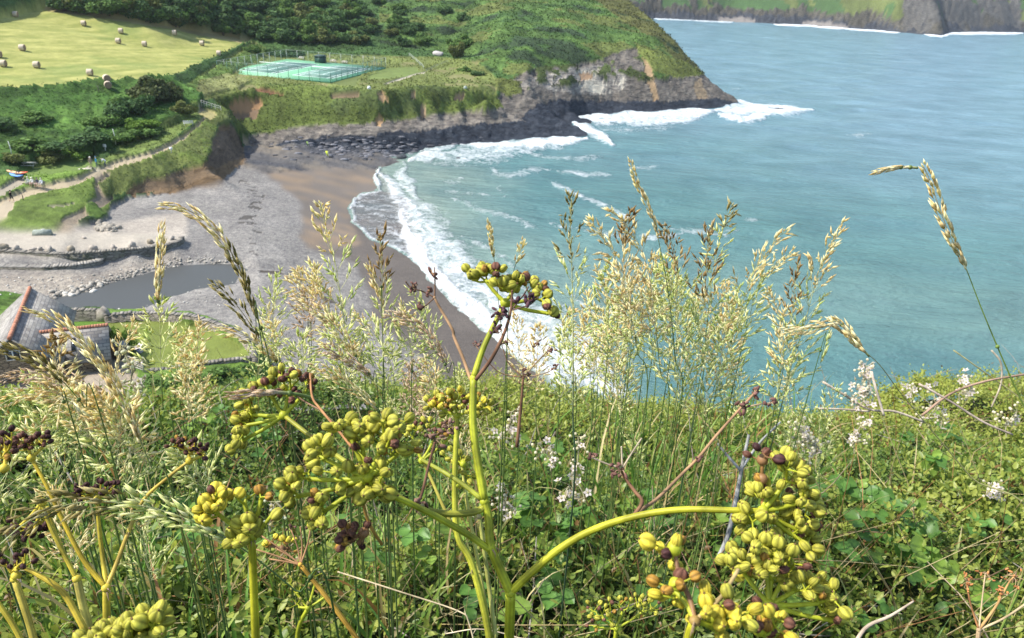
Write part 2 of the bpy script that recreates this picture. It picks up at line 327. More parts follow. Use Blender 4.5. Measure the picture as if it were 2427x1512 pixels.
Z = np.zeros(X.shape); Z[::2, ::2] = Zc; Z[1::2, ::2] = (Zc[:-1] + Zc[1:]) / 2; Z[:, 1::2] = (Z[:, :-2:2] + Z[:, 2::2]) / 2
Z0 = Z.copy()
for _ in range(3):
    Z[1:-1, 1:-1] = (Z[1:-1, 1:-1] * 2 + Z[:-2, 1:-1] + Z[2:, 1:-1] + Z[1:-1, :-2] + Z[1:-1, 2:]) / 6
PXg, PYg, PTg = proj(np.stack([X, Y, Z], -1))
# zone masks (survey outlines), edges broken by noise
wob = 7
nx = fbm(X / 6, Y / 6, 4, 3); ny = fbm(X / 6, Y / 6, 4, 13); sc = np.clip(150 / PTg, 0.3, 1.5)
MX = PXg + nx * wob * sc * 1.6; MY = PYg + ny * wob * sc * 0.55
def Z_(poly): return inpoly(MX, MY, poly)
# slope
gz_r = np.gradient(Z, axis=0) / (np.hypot(np.gradient(X, axis=0), np.gradient(Y, axis=0)) + 1e-9); gz_a = np.gradient(Z, axis=1) / (np.hypot(np.gradient(X, axis=1), np.gradient(Y, axis=1)) + 1e-9)
SL = np.hypot(gz_r, gz_a)
shp = X.shape
C = np.zeros(shp + (3,)); K = np.zeros(shp + (3,))          # colour ; kinds: rock, green, shingle
def paint(mask, col, rock=0, green=0, shingle=0, jitter=0.0, scale=8.0, seed=1, w=1.0):
    c = np.array(col); n = fbm(X / scale, Y / scale, 4, seed) * jitter
    v = c[None, :] * (1 + n[mask][:, None]); C[mask] = C[mask] * (1 - w) + v * w; K[mask] = K[mask] * (1 - w) + np.array([rock, green, shingle]) * w
G_SCRUB = (0.042, 0.082, 0.022); G_GRASS = (0.13, 0.175, 0.042); G_OLIVE = (0.085, 0.10, 0.026); ROCKD = (0.036, 0.043, 0.056); ROCKL = (0.20, 0.19, 0.175); EARTH = (0.17, 0.115, 0.065)
SHIN = (0.225, 0.212, 0.196); WET = (0.095, 0.085, 0.078); TAN = (0.225, 0.17, 0.12); PATHC = (0.38, 0.315, 0.21)
ALL = np.ones(shp, dtype=bool)
paint(ALL, G_SCRUB, green=1, jitter=0.35, scale=22, seed=2)
scrub = Z > 11.5
# headland top: patchwork of olive, fresh green and dark
hl = Z_([(1060, 130), (1150, 165), (1230, 190), (1500, 210), (1780, 240), (1780, -60), (900, -60), (900, 110)])
p1 = fbm(X / 14, Y / 9, 4, 31)
paint(hl & (p1 > -0.15), (0.06, 0.105, 0.026), green=1, jitter=0.45, scale=7, seed=5); paint(hl & (p1 > 0.25), (0.088, 0.108, 0.03), green=1, jitter=0.3, scale=5, seed=6)
paint(hl & (p1 < -0.30), (0.03, 0.05, 0.022), green=1, jitter=0.3, scale=5, seed=7)
br = Z_([(1380, -20), (1500, -20), (1660, 150), (1740, 230), (1650, 215), (1560, 100), (1480, 60)]); paint(br & (p1 > -0.3), (0.085, 0.09, 0.028), green=1, jitter=0.3, scale=5, seed=8)
# beaches
beach = Z_([(-80, 540), (60, 538), (180, 540), (240, 525), (270, 488), (300, 474), (420, 452), (520, 430), (580, 385), (575, 335), (640, 330), (760, 340), (1000, 350), (1100, 400), (1500, 1000), (700, 1000), (600, 850), (500, 765), (250, 742), (130, 742), (0, 700), (-80, 700)])
paint(beach, SHIN, shingle=1, jitter=0.22, scale=5, seed=9)
paint(Z_([(-80, 650), (240, 648), (420, 600), (440, 615), (300, 655), (170, 695), (125, 712), (0, 705), (-80, 700)]), (0.33, 0.29, 0.24), shingle=1, jitter=0.25, scale=2.5, seed=10)
lt = Z_([(-80, 540), (60, 540), (200, 536), (330, 520), (440, 500), (440, 560), (330, 592), (100, 602), (-80, 600)]); paint(lt, (0.36, 0.32, 0.27), shingle=0.6, jitter=0.12, scale=4, seed=11)
pl = Z_([(-80, 552), (250, 548), (420, 562), (430, 572), (330, 590), (100, 600), (-80, 596)]); paint(pl, (0.38, 0.34, 0.28), shingle=0.3, jitter=0.1, scale=3, seed=12)
wet = Z_([(1060, 905), (1000, 850), (900, 770), (870, 690), (840, 625), (745, 592), (712, 550), (722, 510), (705, 470), (680, 435), (580, 390), (572, 330), (1000, 330), (1000, 450), (1600, 1000), (1100, 1000)])
paint(wet, (0.115, 0.10, 0.088), shingle=0.35, jitter=0.2, scale=6, seed=14)
sandz = Z_([(735, 590), (712, 550), (722, 510), (700, 460), (640, 425), (640, 395), (800, 380), (905, 395), (890, 450), (830, 480), (832, 530), (860, 572), (800, 590)])
bands = fbm(X / 9, (Y + X * 0.25) / 1.6, 4, 41)
paint(sandz & (bands > 0.08), TAN, jitter=0.18, scale=4, seed=15); paint(sandz & (bands <= 0.08), (0.15, 0.13, 0.112), jitter=0.2, scale=3, seed=16)
rl = Z_([(575, 330), (1000, 335), (960, 385), (880, 400), (760, 398), (640, 410), (575, 395)]); rb = fbm(X / 11, (Y + X * 0.15) / 1.3, 4, 43)
paint(rl & (rb > -0.35), (0.12, 0.112, 0.105), rock=0.3, jitter=0.3, scale=3, seed=17); paint(rl & (rb <= -0.12), (0.065, 0.068, 0.078), rock=0.4, jitter=0.2, scale=3, seed=18); paint(rl & (rb > 0.3), (0.28, 0.225, 0.15), jitter=0.2, scale=3, seed=19)
# dark wave-cut rock and the shelf
paint(Z_([(575, 330), (640, 318), (700, 300), (850, 294), (950, 283), (1060, 268), (1180, 255), (1250, 262), (1330, 284), (1420, 320), (1400, 335), (1200, 342), (1000, 350), (860, 352), (700, 352), (600, 345)]), (0.185, 0.165, 0.142), rock=1, jitter=0.35, scale=4, seed=20)
paint(Z_([(640, 345), (760, 322), (860, 322), (960, 314), (1100, 300), (1250, 288), (1345, 292), (1430, 325), (1200, 345), (1050, 350), (950, 362), (900, 356), (760, 352)]), ROCKD, rock=1, jitter=0.25, scale=5, seed=21)
# green face under the courts with earthy scars
face = Z_([(500, 215), (560, 212), (640, 208), (760, 208), (900, 216), (1000, 208), (1120, 205), (1180, 232), (1215, 255), (1150, 264), (1050, 273), (950, 288), (860, 300), (760, 302), (700, 306), (640, 322), (560, 322), (545, 280), (500, 240)])
paint(face, (0.085, 0.112, 0.026), green=1, jitter=0.45, scale=5, seed=22); paint(face & (fbm(X / 7, Y / 5, 4, 61) > 0.25), (0.075, 0.10, 0.03), green=1, jitter=0.2)
for poly, c in (([(545, 255), (560, 238), (620, 240), (625, 258), (590, 268), (550, 268)], (0.32, 0.19, 0.095)), ([(555, 270), (620, 262), (610, 285), (560, 290)], (0.19, 0.13, 0.08)), ([(590, 210), (640, 215), (680, 232), (620, 225)], (0.19, 0.10, 0.055)), ([(890, 226), (905, 218), (918, 240), (900, 246)], (0.40, 0.26, 0.14)), ([(1072, 228), (1100, 222), (1100, 240), (1075, 240)], (0.30, 0.2, 0.12)), ([(975, 222), (985, 218), (982, 240), (972, 240)], (0.34, 0.24, 0.14)), ([(893, 290), (903, 272), (912, 292), (900, 306)], (0.42, 0.27, 0.14)), ([(995, 255), (1010, 250), (1008, 275), (996, 290)], (0.30, 0.22, 0.14)), ([(780, 225), (850, 222), (850, 235), (790, 240)], (0.16, 0.12, 0.07)), ([(1115, 205), (1130, 195), (1160, 215), (1150, 222)], (0.36, 0.27, 0.13))):
    paint(Z_(poly), c, jitter=0.3, scale=2, seed=23)
# headland rock
hr = Z_([(1195, 262), (1180, 235), (1200, 210), (1235, 180), (1270, 165), (1340, 158), (1400, 150), (1460, 130), (1510, 115), (1530, 180), (1560, 190), (1610, 180), (1670, 178), (1700, 200), (1760, 238), (1760, 262), (1550, 275), (1400, 285), (1300, 295), (1220, 280)])
paint(hr, (0.15, 0.134, 0.115), rock=1, jitter=0.4, scale=7, seed=24)
paint(Z_([(1230, 205), (1290, 168), (1360, 160), (1440, 155), (1480, 170), (1490, 205), (1450, 225), (1380, 225), (1300, 215)]) , (0.26, 0.24, 0.21), rock=1, jitter=0.5, scale=4, seed=25)
pw = Z_([(1360, 168), (1420, 165), (1480, 185), (1480, 212), (1430, 225), (1370, 215)]); paint(pw & (fbm(X / 3, Z / 1.5, 4, 66) > 0.0), (0.46, 0.42, 0.34), rock=0.6, jitter=0.3, scale=2, seed=26)
paint(Z_([(1520, 140), (1540, 150), (1556, 215), (1566, 240), (1552, 242), (1530, 190)]), (0.33, 0.23, 0.13), rock=0.4, jitter=0.25, scale=3, seed=27)
paint(Z_([(1640, 205), (1660, 185), (1676, 235), (1655, 240)]), (0.26, 0.2, 0.13), rock=0.7, jitter=0.3, scale=3, seed=28)
paint(Z_([(1370, 172), (1405, 172), (1400, 192), (1375, 190)]), (0.38, 0.25, 0.15), rock=0.4, jitter=0.2)
paint(Z_([(1230, 285), (1250, 262), (1300, 240), (1400, 238), (1500, 240), (1600, 240), (1700, 235), (1770, 245), (1760, 262), (1550, 278), (1400, 290), (1320, 300)]), ROCKD, rock=1, jitter=0.3, scale=6, seed=29)
# vegetation tongues on the cliff
vt = fbm(X / 5, Y / 14 + Z / 3, 4, 71)
paint(hr & (Z > 8) & (vt > 0.12), (0.06, 0.08, 0.025), green=1, jitter=0.3); paint(Z_([(1180, 190), (1230, 195), (1235, 225), (1200, 232), (1170, 215)]), G_OLIVE, green=1, jitter=0.3)
paint(Z_([(1500, 105), (1640, 160), (1672, 180), (1610, 188), (1580, 182), (1545, 170)]), (0.10, 0.12, 0.03), green=1, jitter=0.35, scale=4, seed=30)
# meadows round the courts
med = Z_([(430, 215), (530, 145), (600, 105), (640, 130), (900, 135), (1050, 140), (1130, 150), (1180, 190), (1175, 232), (1090, 212), (1000, 208), (900, 218), (760, 208), (640, 206), (560, 222), (480, 245)])
paint(med, (0.13, 0.155, 0.045), green=0.6, jitter=0.35, scale=7, seed=32); paint(med & (fbm(X / 5, Y / 5, 4, 81) > 0.3), (0.19, 0.185, 0.075), green=0.5, jitter=0.2)
paint(Z_([(868, 190), (900, 165), (985, 160), (1000, 172), (930, 190)]), (0.145, 0.19, 0.055), green=0.4, jitter=0.15, scale=3, seed=33)
paint(Z_([(540, 150), (610, 110), (640, 120), (600, 150), (470, 215), (430, 215)]), (0.085, 0.13, 0.03), green=1, jitter=0.3, scale=4, seed=34)
paint(Z_([(470, 200), (540, 180), (600, 195), (560, 215), (470, 235)]), (0.15, 0.16, 0.06), green=1, jitter=0.4, scale=4, seed=35)
d = dline(PXg, PYg, [(913, 200), (940, 192), (985, 177), (1010, 173)]); paint(d < 2.2, (0.42, 0.38, 0.29), jitter=0.1)
# hay field
fld = Z_([(-200, 243), (-60, 238), (0, 233), (200, 216), (400, 192), (470, 163), (530, 133), (600, 101), (560, 88), (450, 68), (300, 42), (150, 22), (100, 14), (40, 36), (-80, 62), (-200, 70)])
fx = X * 0.45 + Y * 0.893; fy = -X * 0.893 + Y * 0.45; rows = np.sin(fy * 0.95 + fbm(X / 12, Y / 12, 3, 91) * 3.2) * 0.5 + 0.5; fn = fbm(fx / 5, fy / 1.5, 5, 92) + 0.4 * fbm(X / 1.5, Y / 2.5, 3, 192)
paint(fld, (0.30, 0.30, 0.10), jitter=0.10, scale=9, seed=36)
sh = np.clip(rows * 0.3 + 0.25 + fn * 0.8, 0, 1)[..., None]; fc = np.array([0.23, 0.25, 0.065]) * (1 - sh) + np.array([0.41, 0.395, 0.13]) * sh
gr = smooth(0.15, 0.5, fbm(X / 16, Y / 12, 4, 93))[..., None]; fc = fc * (1 - 0.55 * gr) + np.array([0.15, 0.215, 0.055]) * 0.55 * gr
C[fld] = fc[fld]; K[fld] = (0, 0.25, 0)
d = dline(MX, MY, [(110, 20), (300, 47), (450, 73), (590, 98)]); paint((d < 6) & fld, (0.34, 0.285, 0.13), jitter=0.15)
# valley, lawn, promontory
val = Z_([(-200, 243), (0, 235), (200, 218), (400, 196), (480, 240), (478, 262), (420, 300), (300, 345), (220, 368), (60, 398), (-200, 410)])
paint(val, (0.045, 0.095, 0.018), green=1, jitter=0.35, scale=6, seed=37); paint(val & (fbm(X / 9, Y / 4, 3, 94) > 0.1), (0.065, 0.125, 0.025), green=1, jitter=0.25, scale=3, seed=38)
paint(Z_([(40, 410), (100, 390), (215, 366), (225, 392), (230, 405), (80, 425)]), (0.13, 0.19, 0.05), green=0.3, jitter=0.1, scale=4, seed=39)
pro = Z_([(235, 415), (260, 398), (355, 368), (420, 336), (460, 305), (480, 283), (485, 262), (530, 262), (550, 270), (548, 290), (516, 305), (508, 345), (492, 396), (440, 402), (400, 420), (320, 445), (290, 470), (262, 470), (240, 450)])
paint(pro, (0.115, 0.14, 0.04), green=0.8, jitter=0.3, scale=3, seed=40); paint(pro & (fbm(X / 3, Y / 3, 4, 95) > 0.2), (0.10, 0.135, 0.03), green=0.9, jitter=0.2)
paint(Z_([(230, 398), (300, 342), (420, 296), (462, 262), (478, 265), (482, 280), (458, 303), (415, 335), (350, 367), (258, 396)]), (0.115, 0.155, 0.04), green=0.9, jitter=0.3, scale=3, seed=46)
paint(Z_([(-80, 430), (160, 415), (236, 405), (160, 432), (60, 455), (-80, 480)]), (0.12, 0.19, 0.035), green=0.9, jitter=0.3, scale=3, seed=47)
erth = Z_([(300, 470), (310, 445), (340, 432), (400, 418), (480, 398), (502, 380), (508, 340), (522, 300), (548, 300), (565, 330), (578, 372), (574, 390), (524, 432), (420, 455)])
paint(erth, EARTH, rock=0.5, jitter=0.35, scale=3, seed=48); paint(Z_([(345, 428), (400, 418), (495, 398), (520, 410), (440, 440), (330, 455)]), (0.20, 0.14, 0.085), rock=0.3, jitter=0.25, scale=2, seed=49)
paint(Z_([(506, 330), (545, 298), (565, 330), (572, 370), (520, 400), (498, 390)]), (0.135, 0.10, 0.07), rock=0.6, jitter=0.3, scale=2, seed=50)
lp = Z_([(-80, 480), (60, 462), (160, 440), (234, 418), (236, 450), (262, 480), (262, 515), (215, 520), (150, 548), (60, 552), (-80, 545)])
paint(lp, (0.115, 0.165, 0.035), green=0.7, jitter=0.3, scale=2.5, seed=51)
paint(Z_([(228, 415), (258, 412), (262, 445), (270, 480), (235, 500), (205, 520), (160, 548), (130, 552), (150, 520), (195, 500), (225, 470)]), (0.27, 0.22, 0.16), shingle=0.6, jitter=0.3, scale=2, seed=52)
paint(Z_([(205, 490), (225, 485), (262, 515), (240, 525), (205, 512)]), (0.09, 0.15, 0.03), green=1, jitter=0.3); paint(Z_([(238, 440), (262, 425), (268, 470), (252, 476)]) & (nx > -0.1), (0.11, 0.135, 0.04), green=1, jitter=0.3)
def road(line, wpx, col=PATHC, z0=None):
    d = dline(PXg + nx * 2, PYg + ny * 1.2, line); paint(d < wpx, col, jitter=0.12, scale=2, seed=53)
road([(-60, 500), (0, 487), (40, 470), (70, 458), (120, 446), (180, 433)], 9); road([(-60, 540), (0, 510), (20, 490)], 14, (0.36, 0.305, 0.22)); road([(180, 433), (225, 414), (245, 404), (290, 388), (355, 371)], 7); road([(355, 371), (400, 350), (440, 326)], 4.6); road([(440, 326), (466, 304), (482, 287), (487, 278), (484, 269), (476, 262)], 3.2)
road([(-60, 480), (10, 455), (50, 432)], 11, (0.33, 0.29, 0.22)); road([(60, 437), (90, 440), (112, 446)], 3, (0.30, 0.26, 0.18)); road([(208, 398), (232, 404)], 4, (0.33, 0.30, 0.22)); road([(115, 492), (150, 492), (178, 484)], 2, (0.31, 0.28, 0.19))
paint(Z_([(470, 270), (490, 262), (510, 268), (515, 280), (500, 290)]) & (nx > -0.2), (0.34, 0.30, 0.13), green=0.4)
# village
vil = Z_([(-80, 705), (60, 700), (128, 742), (245, 745), (300, 745), (460, 748), (590, 800), (690, 930), (690, 1000), (-80, 1000)])
paint(vil, (0.10, 0.17, 0.03), green=1, jitter=0.3, scale=3, seed=54)
paint(Z_([(262, 760), (400, 760), (490, 781), (560, 812), (600, 850), (570, 870), (440, 884), (300, 892), (262, 860)]), (0.165, 0.20, 0.045), green=0.35, jitter=0.25, scale=3, seed=55)
paint(Z_([(130, 752), (262, 760), (262, 800), (130, 790)]), (0.10, 0.19, 0.03), green=0.3, jitter=0.15)
paint(Z_([(-80, 892), (60, 880), (150, 878), (245, 872), (268, 850), (275, 800), (292, 800), (300, 860), (330, 900), (330, 930), (250, 960), (-80, 960)]), (0.33, 0.275, 0.21), shingle=0.2, jitter=0.1, scale=3, seed=56)
paint(Z_([(-80, 690), (60, 700), (20, 720), (-80, 730)]), (0.10, 0.2, 0.03), green=1, jitter=0.2)
# far coast by height
dn = Y > 640 + np.abs(X) * 0.0
fz = Z + fbm(X / 20, Y / 20, 4, 97) * 9; fgr = fbm(X / 26, Y / 26, 4, 98)
paint(dn, (0.055, 0.10, 0.035), green=0.6, jitter=0.35, scale=30, seed=57); paint(dn & (fgr > 0.15), (0.10, 0.12, 0.04), green=0.6, jitter=0.3, scale=18, seed=58)
paint(dn & ((fz < 13) | ((fbm(X / 13, Y / 30, 4, 99) > 0.28) & (fz < 42))), (0.09, 0.083, 0.066), rock=1, jitter=0.35, scale=12, seed=59)
paint(dn & (PXg > 2140) & (PXg < 2420) & (fbm(X / 18, Y / 22, 4, 100) > -0.25), (0.11, 0.105, 0.095), rock=0.8, jitter=0.3, scale=12, seed=60)
paint(dn & (fz < 5), (0.055, 0.06, 0.07), rock=1, jitter=0.3, scale=10, seed=61)
paint(dn & (Z < 3.5) & (((PXg > 1700) & (PXg < 1790)) | ((PXg > 1900) & (PXg < 2010))), (0.22, 0.20, 0.18), rock=0.4)
# ---- relief
bl = inpoly(PXg, PYg, [(-90, 505), (250, 535), (330, 480), (560, 415), (600, 345), (900, 345), (1010, 400), (1500, 1000), (600, 1000), (560, 770), (-90, 690)]).astype(float)[..., None]
for _ in range(7):
    ca_ = (C[:-2, 1:-1] + C[2:, 1:-1] + C[1:-1, :-2] + C[1:-1, 2:]) / 4; C[1:-1, 1:-1] += (ca_ - C[1:-1, 1:-1]) * bl[1:-1, 1:-1] * .8; ka_ = (K[:-2, 1:-1] + K[2:, 1:-1] + K[1:-1, :-2] + K[1:-1, 2:]) / 4; K[1:-1, 1:-1] += (ka_ - K[1:-1, 1:-1]) * bl[1:-1, 1:-1] * .8
q_ = inpoly(PXg, PYg, [(-90, 535), (440, 535), (470, 600), (450, 640), (250, 700), (-90, 700)]).astype(float)
for _ in range(6): q_[1:-1, 1:-1] = (q_[1:-1, 1:-1] + q_[:-2, 1:-1] + q_[2:, 1:-1] + q_[1:-1, :-2] + q_[1:-1, 2:]) / 5
for _ in range(14):
    zs_ = (Z[:-2, 1:-1] + Z[2:, 1:-1] + Z[1:-1, :-2] + Z[1:-1, 2:]) / 4; Z[1:-1, 1:-1] += (zs_ - Z[1:-1, 1:-1]) * q_[1:-1, 1:-1] * 0.9
low = (Z < 1.6) & (K[..., 1] > 0.3) & (PXg > 560); C[low] = (0.07, 0.072, 0.075); K[low] = (0.8, 0, 0)
crt = inpoly(PXg, PYg, [(566, 175), (634, 138), (866, 154), (845, 207)]); C[crt] = (0.13, 0.16, 0.05); K[crt] = 0
dm1, id1 = domes(X / 6.5, Y / 6.5, 3); dm2, id2 = domes(X / 2.6, Y / 2.6, 6); dm3, id3 = domes(X / 1.2, Y / 1.2, 8)
g = np.clip(K[..., 1], 0, 1) ** 2; high = smooth(12.8, 16, Z); nearmask = smooth(900, 500, Y)
woody = g * high * nearmask
tall = 1 - 0.6 * smooth(1000, 1300, PXg)
Z = Z + woody * tall * (dm1 * 2.6 + dm2 * 1.0 - 0.6) + g * (1 - high) * (dm2 * 0.5 + dm3 * 0.35) * 0.9
C *= (1 + (g * (id1 - 0.5) * 0.55 + g * (id2 - 0.5) * 0.35))[..., None]
valw = smooth(0, 1, val.astype(float)) * g; Z += valw * (dm2 * 1.1 + dm1 * 0.6) * 0.8
rk = np.clip(K[..., 0], 0, 1)
stra = fbm(X / 2.2, Y / 2.2, 5, 110); st2 = np.abs(fbm((X + Y * 0.4) / 3.5, Z0 * 0.9 + Y * 0.1, 5, 111))
Z += rk * ((stra * 0.8) + (0.35 - st2) * 1.2) * smooth(0.15, 1.4, Z0) * np.clip(1 + (Y > 640) * 3, 1, 4)
Z += (K[..., 2]) * fbm(X / 1.2, Y / 1.2, 3, 112) * 0.06
rlm = (rl & ~face).astype(float); Z += rlm * (np.round((fbm(X / 14, (Y + X * 0.2) / 2.4, 4, 115) + 1) * 5) / 5 - 1) * 0.7
# seaweed lines
d = dline(MX + nx * 14, MY, [(585, 440), (606, 480), (594, 520), (618, 560), (600, 600), (604, 625)]); wd = fbm(X / 1.6 + nx, Y / 1.3 + ny, 4, 51)
paint((d < 15) & (wd > 0.2 + 0.25 * fbm(X / 6, Y / 6, 2, 52)), (0.085, 0.078, 0.07), jitter=0.4); d = dline(MX, MY, [(610, 640), (690, 645), (720, 668), (745, 690), (800, 720)]); paint((d < 4) & (wd > -0.2), (0.07, 0.06, 0.05)); paint((d < 12) & (wd > 0.42), (0.07, 0.06, 0.05))
d = dline(MX, MY, [(600, 700), (640, 770), (700, 830)]); paint((d < 16) & (wd > 0.5), (0.09, 0.08, 0.07))
up_ = (K[..., 1] > .5) & (Z > 11); C[up_] *= 1.18
C *= 0.90
cv = np.concatenate([np.clip(C, 0.004, 0.8), np.ones(shp + (1,))], -1).reshape(-1, 4); kv = np.concatenate([K, np.ones(shp + (1,))], -1).reshape(-1, 4)
k = NT('terrain'); ca = k.attr('tint').outputs['Color']; kk = k.sep(k.attr('kinds').outputs['Color'])
n1 = k.noise(0.9, 5, 0.65); n2 = k.noise(3.5, 4, 0.6); strv = k.mp(scale=(0.35, 0.35, 1.6), rot=(0.5, 0.35, 0)); n3 = k.noise(1.2, 6, 0.7, vec=strv, dist=0.6); n4 = k.noise(14, 2, 0.5)
fg = k.rng(n1, 0.3, 0.7, 0.55, 1.42); fr = k.rng(n3, 0.32, 0.68, 0.35, 1.7); n5 = k.noise(4.5, 5, 0.75); fsn = k.math('MULTIPLY', k.rng(n4, 0.3, 0.7, 0.72, 1.28), k.math('MULTIPLY', k.rng(n5, 0.32, 0.68, 0.66, 1.36), k.math('MULTIPLY', k.rng(k.noise(1.5, 3, 0.8), 0.34, 0.68, 0.72, 1.4), k.rng(k.noise(0.22, 4, 0.6), 0.3, 0.7, 0.8, 1.2))))
f = k.math('MULTIPLY', k.mix(kk[0], (1, 1, 1), k.n('CombineColor', Red=fr, Green=fr, Blue=fr).outputs[0]), 1.0)
def lerp(a, b, t): return k.math('ADD', a, k.math('MULTIPLY', k.math('SUBTRACT', b, a), t))
f = k.math('MULTIPLY', k.math('MULTIPLY', lerp(1.0, fr, kk[0]), lerp(1.0, fg, kk[1])), lerp(1.0, fsn, kk[2]))
col = k.mix(1.0, ca, k.n('CombineColor', Red=f, Green=f, Blue=k.math('POWER', f, 0.9)).outputs[0], 'MULTIPLY')
hb = k.math('ADD', k.math('MULTIPLY', n3, k.math('MULTIPLY', kk[0], 3.0)), k.math('ADD', k.math('MULTIPLY', n1, kk[1]), k.math('ADD', k.math('MULTIPLY', n2, 0.25), k.math('MULTIPLY', n5, k.math('MULTIPLY', kk[2], 0.5)))))
k.P(color=col, rough=0.9, spec=0.15, normal=k.bump(hb, 0.8, 0.5)); M_TERR = k.m
ter = np_mesh('terrain', np.stack([X, Y, Z], -1).reshape(-1, 3), gridfaces(NR, NA), M_TERR, cols={'tint': cv, 'kinds': kv}); tag(ter, kind='structure')
GZ = BVHTree.FromPolygons([Vector(v) for v in np.stack([X[::2, ::2], Y[::2, ::2], Z[::2, ::2]], -1).reshape(-1, 3)], gridfaces((NR + 1) // 2, (NA + 1) // 2).tolist())
def gz(x, y):
    h = GZ.ray_cast(Vector((x, y, 500)), DOWN); return h[0].z if h[0] else tinz(x, y)
def hit(px, py):
    """terrain point seen at a survey position"""
    d = ray(px, py); h = GZ.ray_cast(Vector(EYE + d * 20), Vector(d)); return np.array(h[0]) if h[0] else PZ(px, py, 5)
print('terrain ok')
# ================================================================== SEA
wr, wa = 620, 900
XW, YW = polar(-50, 50, wa, 50, 1400, wr); PXw, PYw, PTw = proj(np.stack([XW, YW, np.zeros(XW.shape)], -1))
s1 = fbm(XW / 7, YW / 7, 5, 201); s2 = fbm(XW / 2.2, YW / 2.2, 4, 202); s3 = fbm(XW / 25, YW / 25, 4, 203); s4 = fbm(XW / 0.9, YW / 0.9, 4, 206)
far_ = smooth(520, 380, YW); wx = PXw + (s1 * 20 * np.clip(130 / PTw, .3, 2.0) + s2 * 5) * far_; wy = PYw + (fbm(XW / 7, YW / 7, 5, 204) * 11 * np.clip(130 / PTw, .35, 1.6) + s2 * 2.0) * far_
F = np.zeros(XW.shape)
def band(line, w0, w1, amt, soft=None):
    """surf along a survey line, w0 px solid, fading over w1 px"""
    global F
    d = dline(wx, wy, line); L_ = np.asarray(line, dtype=float); ends = np.minimum(np.hypot(wx - L_[0, 0], wy - L_[0, 1]), np.hypot(wx - L_[-1, 0], wy - L_[-1, 1])); tp = 0.25 + 0.75 * smooth(0, 5 * w0 + 8, ends); d = d / tp
    F = np.maximum(F, amt * (1 - smooth(w0 * 0.5, w0 + w1 * 1.25, d)))
band([(950, 500), (965, 560), (985, 590), (1030, 650), (1090, 710), (1150, 765), (1220, 820), (1290, 870), (1340, 920)], 16, 16, 1.0)
band([(920, 430), (960, 490), (1010, 560), (1040, 590), (1130, 680), (1220, 745), (1320, 800), (1420, 860), (1470, 920)], 30, 50, 0.76)
band([(1200, 770), (1260, 810), (1320, 850), (1400, 900), (1460, 930)], 50, 70, 0.84)
band([(985, 470), (1050, 560), (1110, 620)], 20, 40, 0.62); band([(1010, 385), (1100, 378), (1230, 368)], 10, 20, 0.5)
band([(905, 415), (925, 440), (945, 470)], 14, 16, 0.85); band([(975, 380), (1010, 372), (1060, 368)], 9, 12, 0.8)
band([(960, 385), (950, 420), (990, 470)], 12, 25, 0.7)
band([(900, 402), (889, 425), (897, 450)], 4, 8, 0.9)
band([(1100, 350), (1180, 345), (1300, 338), (1392, 331)], 6, 14, 0.92); band([(1010, 356), (1090, 352)], 4, 9, 0.7); band([(1040, 374), (1110, 370), (1250, 356)], 12, 16, 0.68)
band([(1345, 288), (1380, 300), (1420, 320), (1455, 345)], 7, 14, 0.95); band([(1370, 282), (1440, 281), (1551, 277), (1640, 270), (1700, 262)], 9, 12, 0.9); band([(1470, 290), (1560, 288), (1660, 280)], 7, 11, 0.8)
band([(1690, 262), (1760, 262), (1830, 260), (1900, 262), (1925, 262)], 9, 14, 0.86); band([(1740, 243), (1800, 250), (1880, 255)], 5, 7, 0.85); band([(1700, 272), (1760, 284), (1830, 274)], 5, 6, 0.9); band([(1735, 212), (1765, 210)], 2, 5, 0.5)
band([(1549, 45), (1600, 46), (1658, 49.5), (1740, 53)], 1.2, 1.5, 0.8); band([(1831, 58), (1920, 62), (2013, 69), (2080, 74), (2134, 78)], 1.6, 1.6, 1.0); band([(2190, 82), (2231, 86), (2251, 80), (2320, 79), (2427, 79)], 2.6, 2.6, 0.95)
for ln, a in (([(1060, 470), (1120, 490), (1200, 520)], 0.5), ([(1050, 450), (1110, 455), (1170, 470)], 0.42), ([(1560, 600), (1640, 620), (1700, 615)], 0.35), ([(1240, 360), (1330, 375), (1420, 372)], 0.45), ([(1100, 560), (1180, 600), (1250, 660)], 0.42), ([(1200, 640), (1300, 720), (1380, 770)], 0.45), ([(1350, 700), (1450, 790), (1520, 860)], 0.45), ([(1420, 300), (1500, 310), (1600, 305)], 0.4), ([(1150, 400), (1175, 415), (1215, 412), (1260, 405), (1300, 400)], 0.5), ([(1310, 400), (1325, 408), (1400, 412), (1450, 415)], 0.5), ([(1480, 400), (1530, 398), (1560, 394)], 0.45), ([(1310, 430), (1380, 465), (1440, 490), (1500, 510)], 0.55), ([(1120, 495), (1180, 510), (1230, 530), (1280, 540)], 0.5), ([(1300, 520), (1400, 545), (1480, 560)], 0.4), ([(1500, 560), (1560, 565), (1620, 558)], 0.55), ([(1600, 545), (1700, 550), (1750, 550)], 0.42), ([(1760, 522), (1800, 524)], 0.4), ([(2010, 318), (2060, 319)], 0.42), ([(1180, 440), (1200, 470)], 0.4), ([(1040, 430), (1100, 420)], 0.35)):
    band(ln, 2.5, 10, a + 0.08)
swash = inpoly(wx, wy, [(1000, 620), (950, 592), (880, 567), (833, 525), (823, 490), (850, 463), (900, 450), (960, 470), (975, 560), (1030, 640)])
edge = dline(wx, wy, [(1000, 622), (950, 592), (880, 566), (834, 525), (824, 490), (850, 464), (893, 452)])
sw = swash.astype(float); streak = fbm(XW / 3, YW / 0.8, 4, 205)
F = np.maximum(F, sw * np.clip(0.42 + 0.35 * streak, 0, 1)); F = np.maximum(F, 0.72 * (1 - smooth(1.5, 7, edge)))
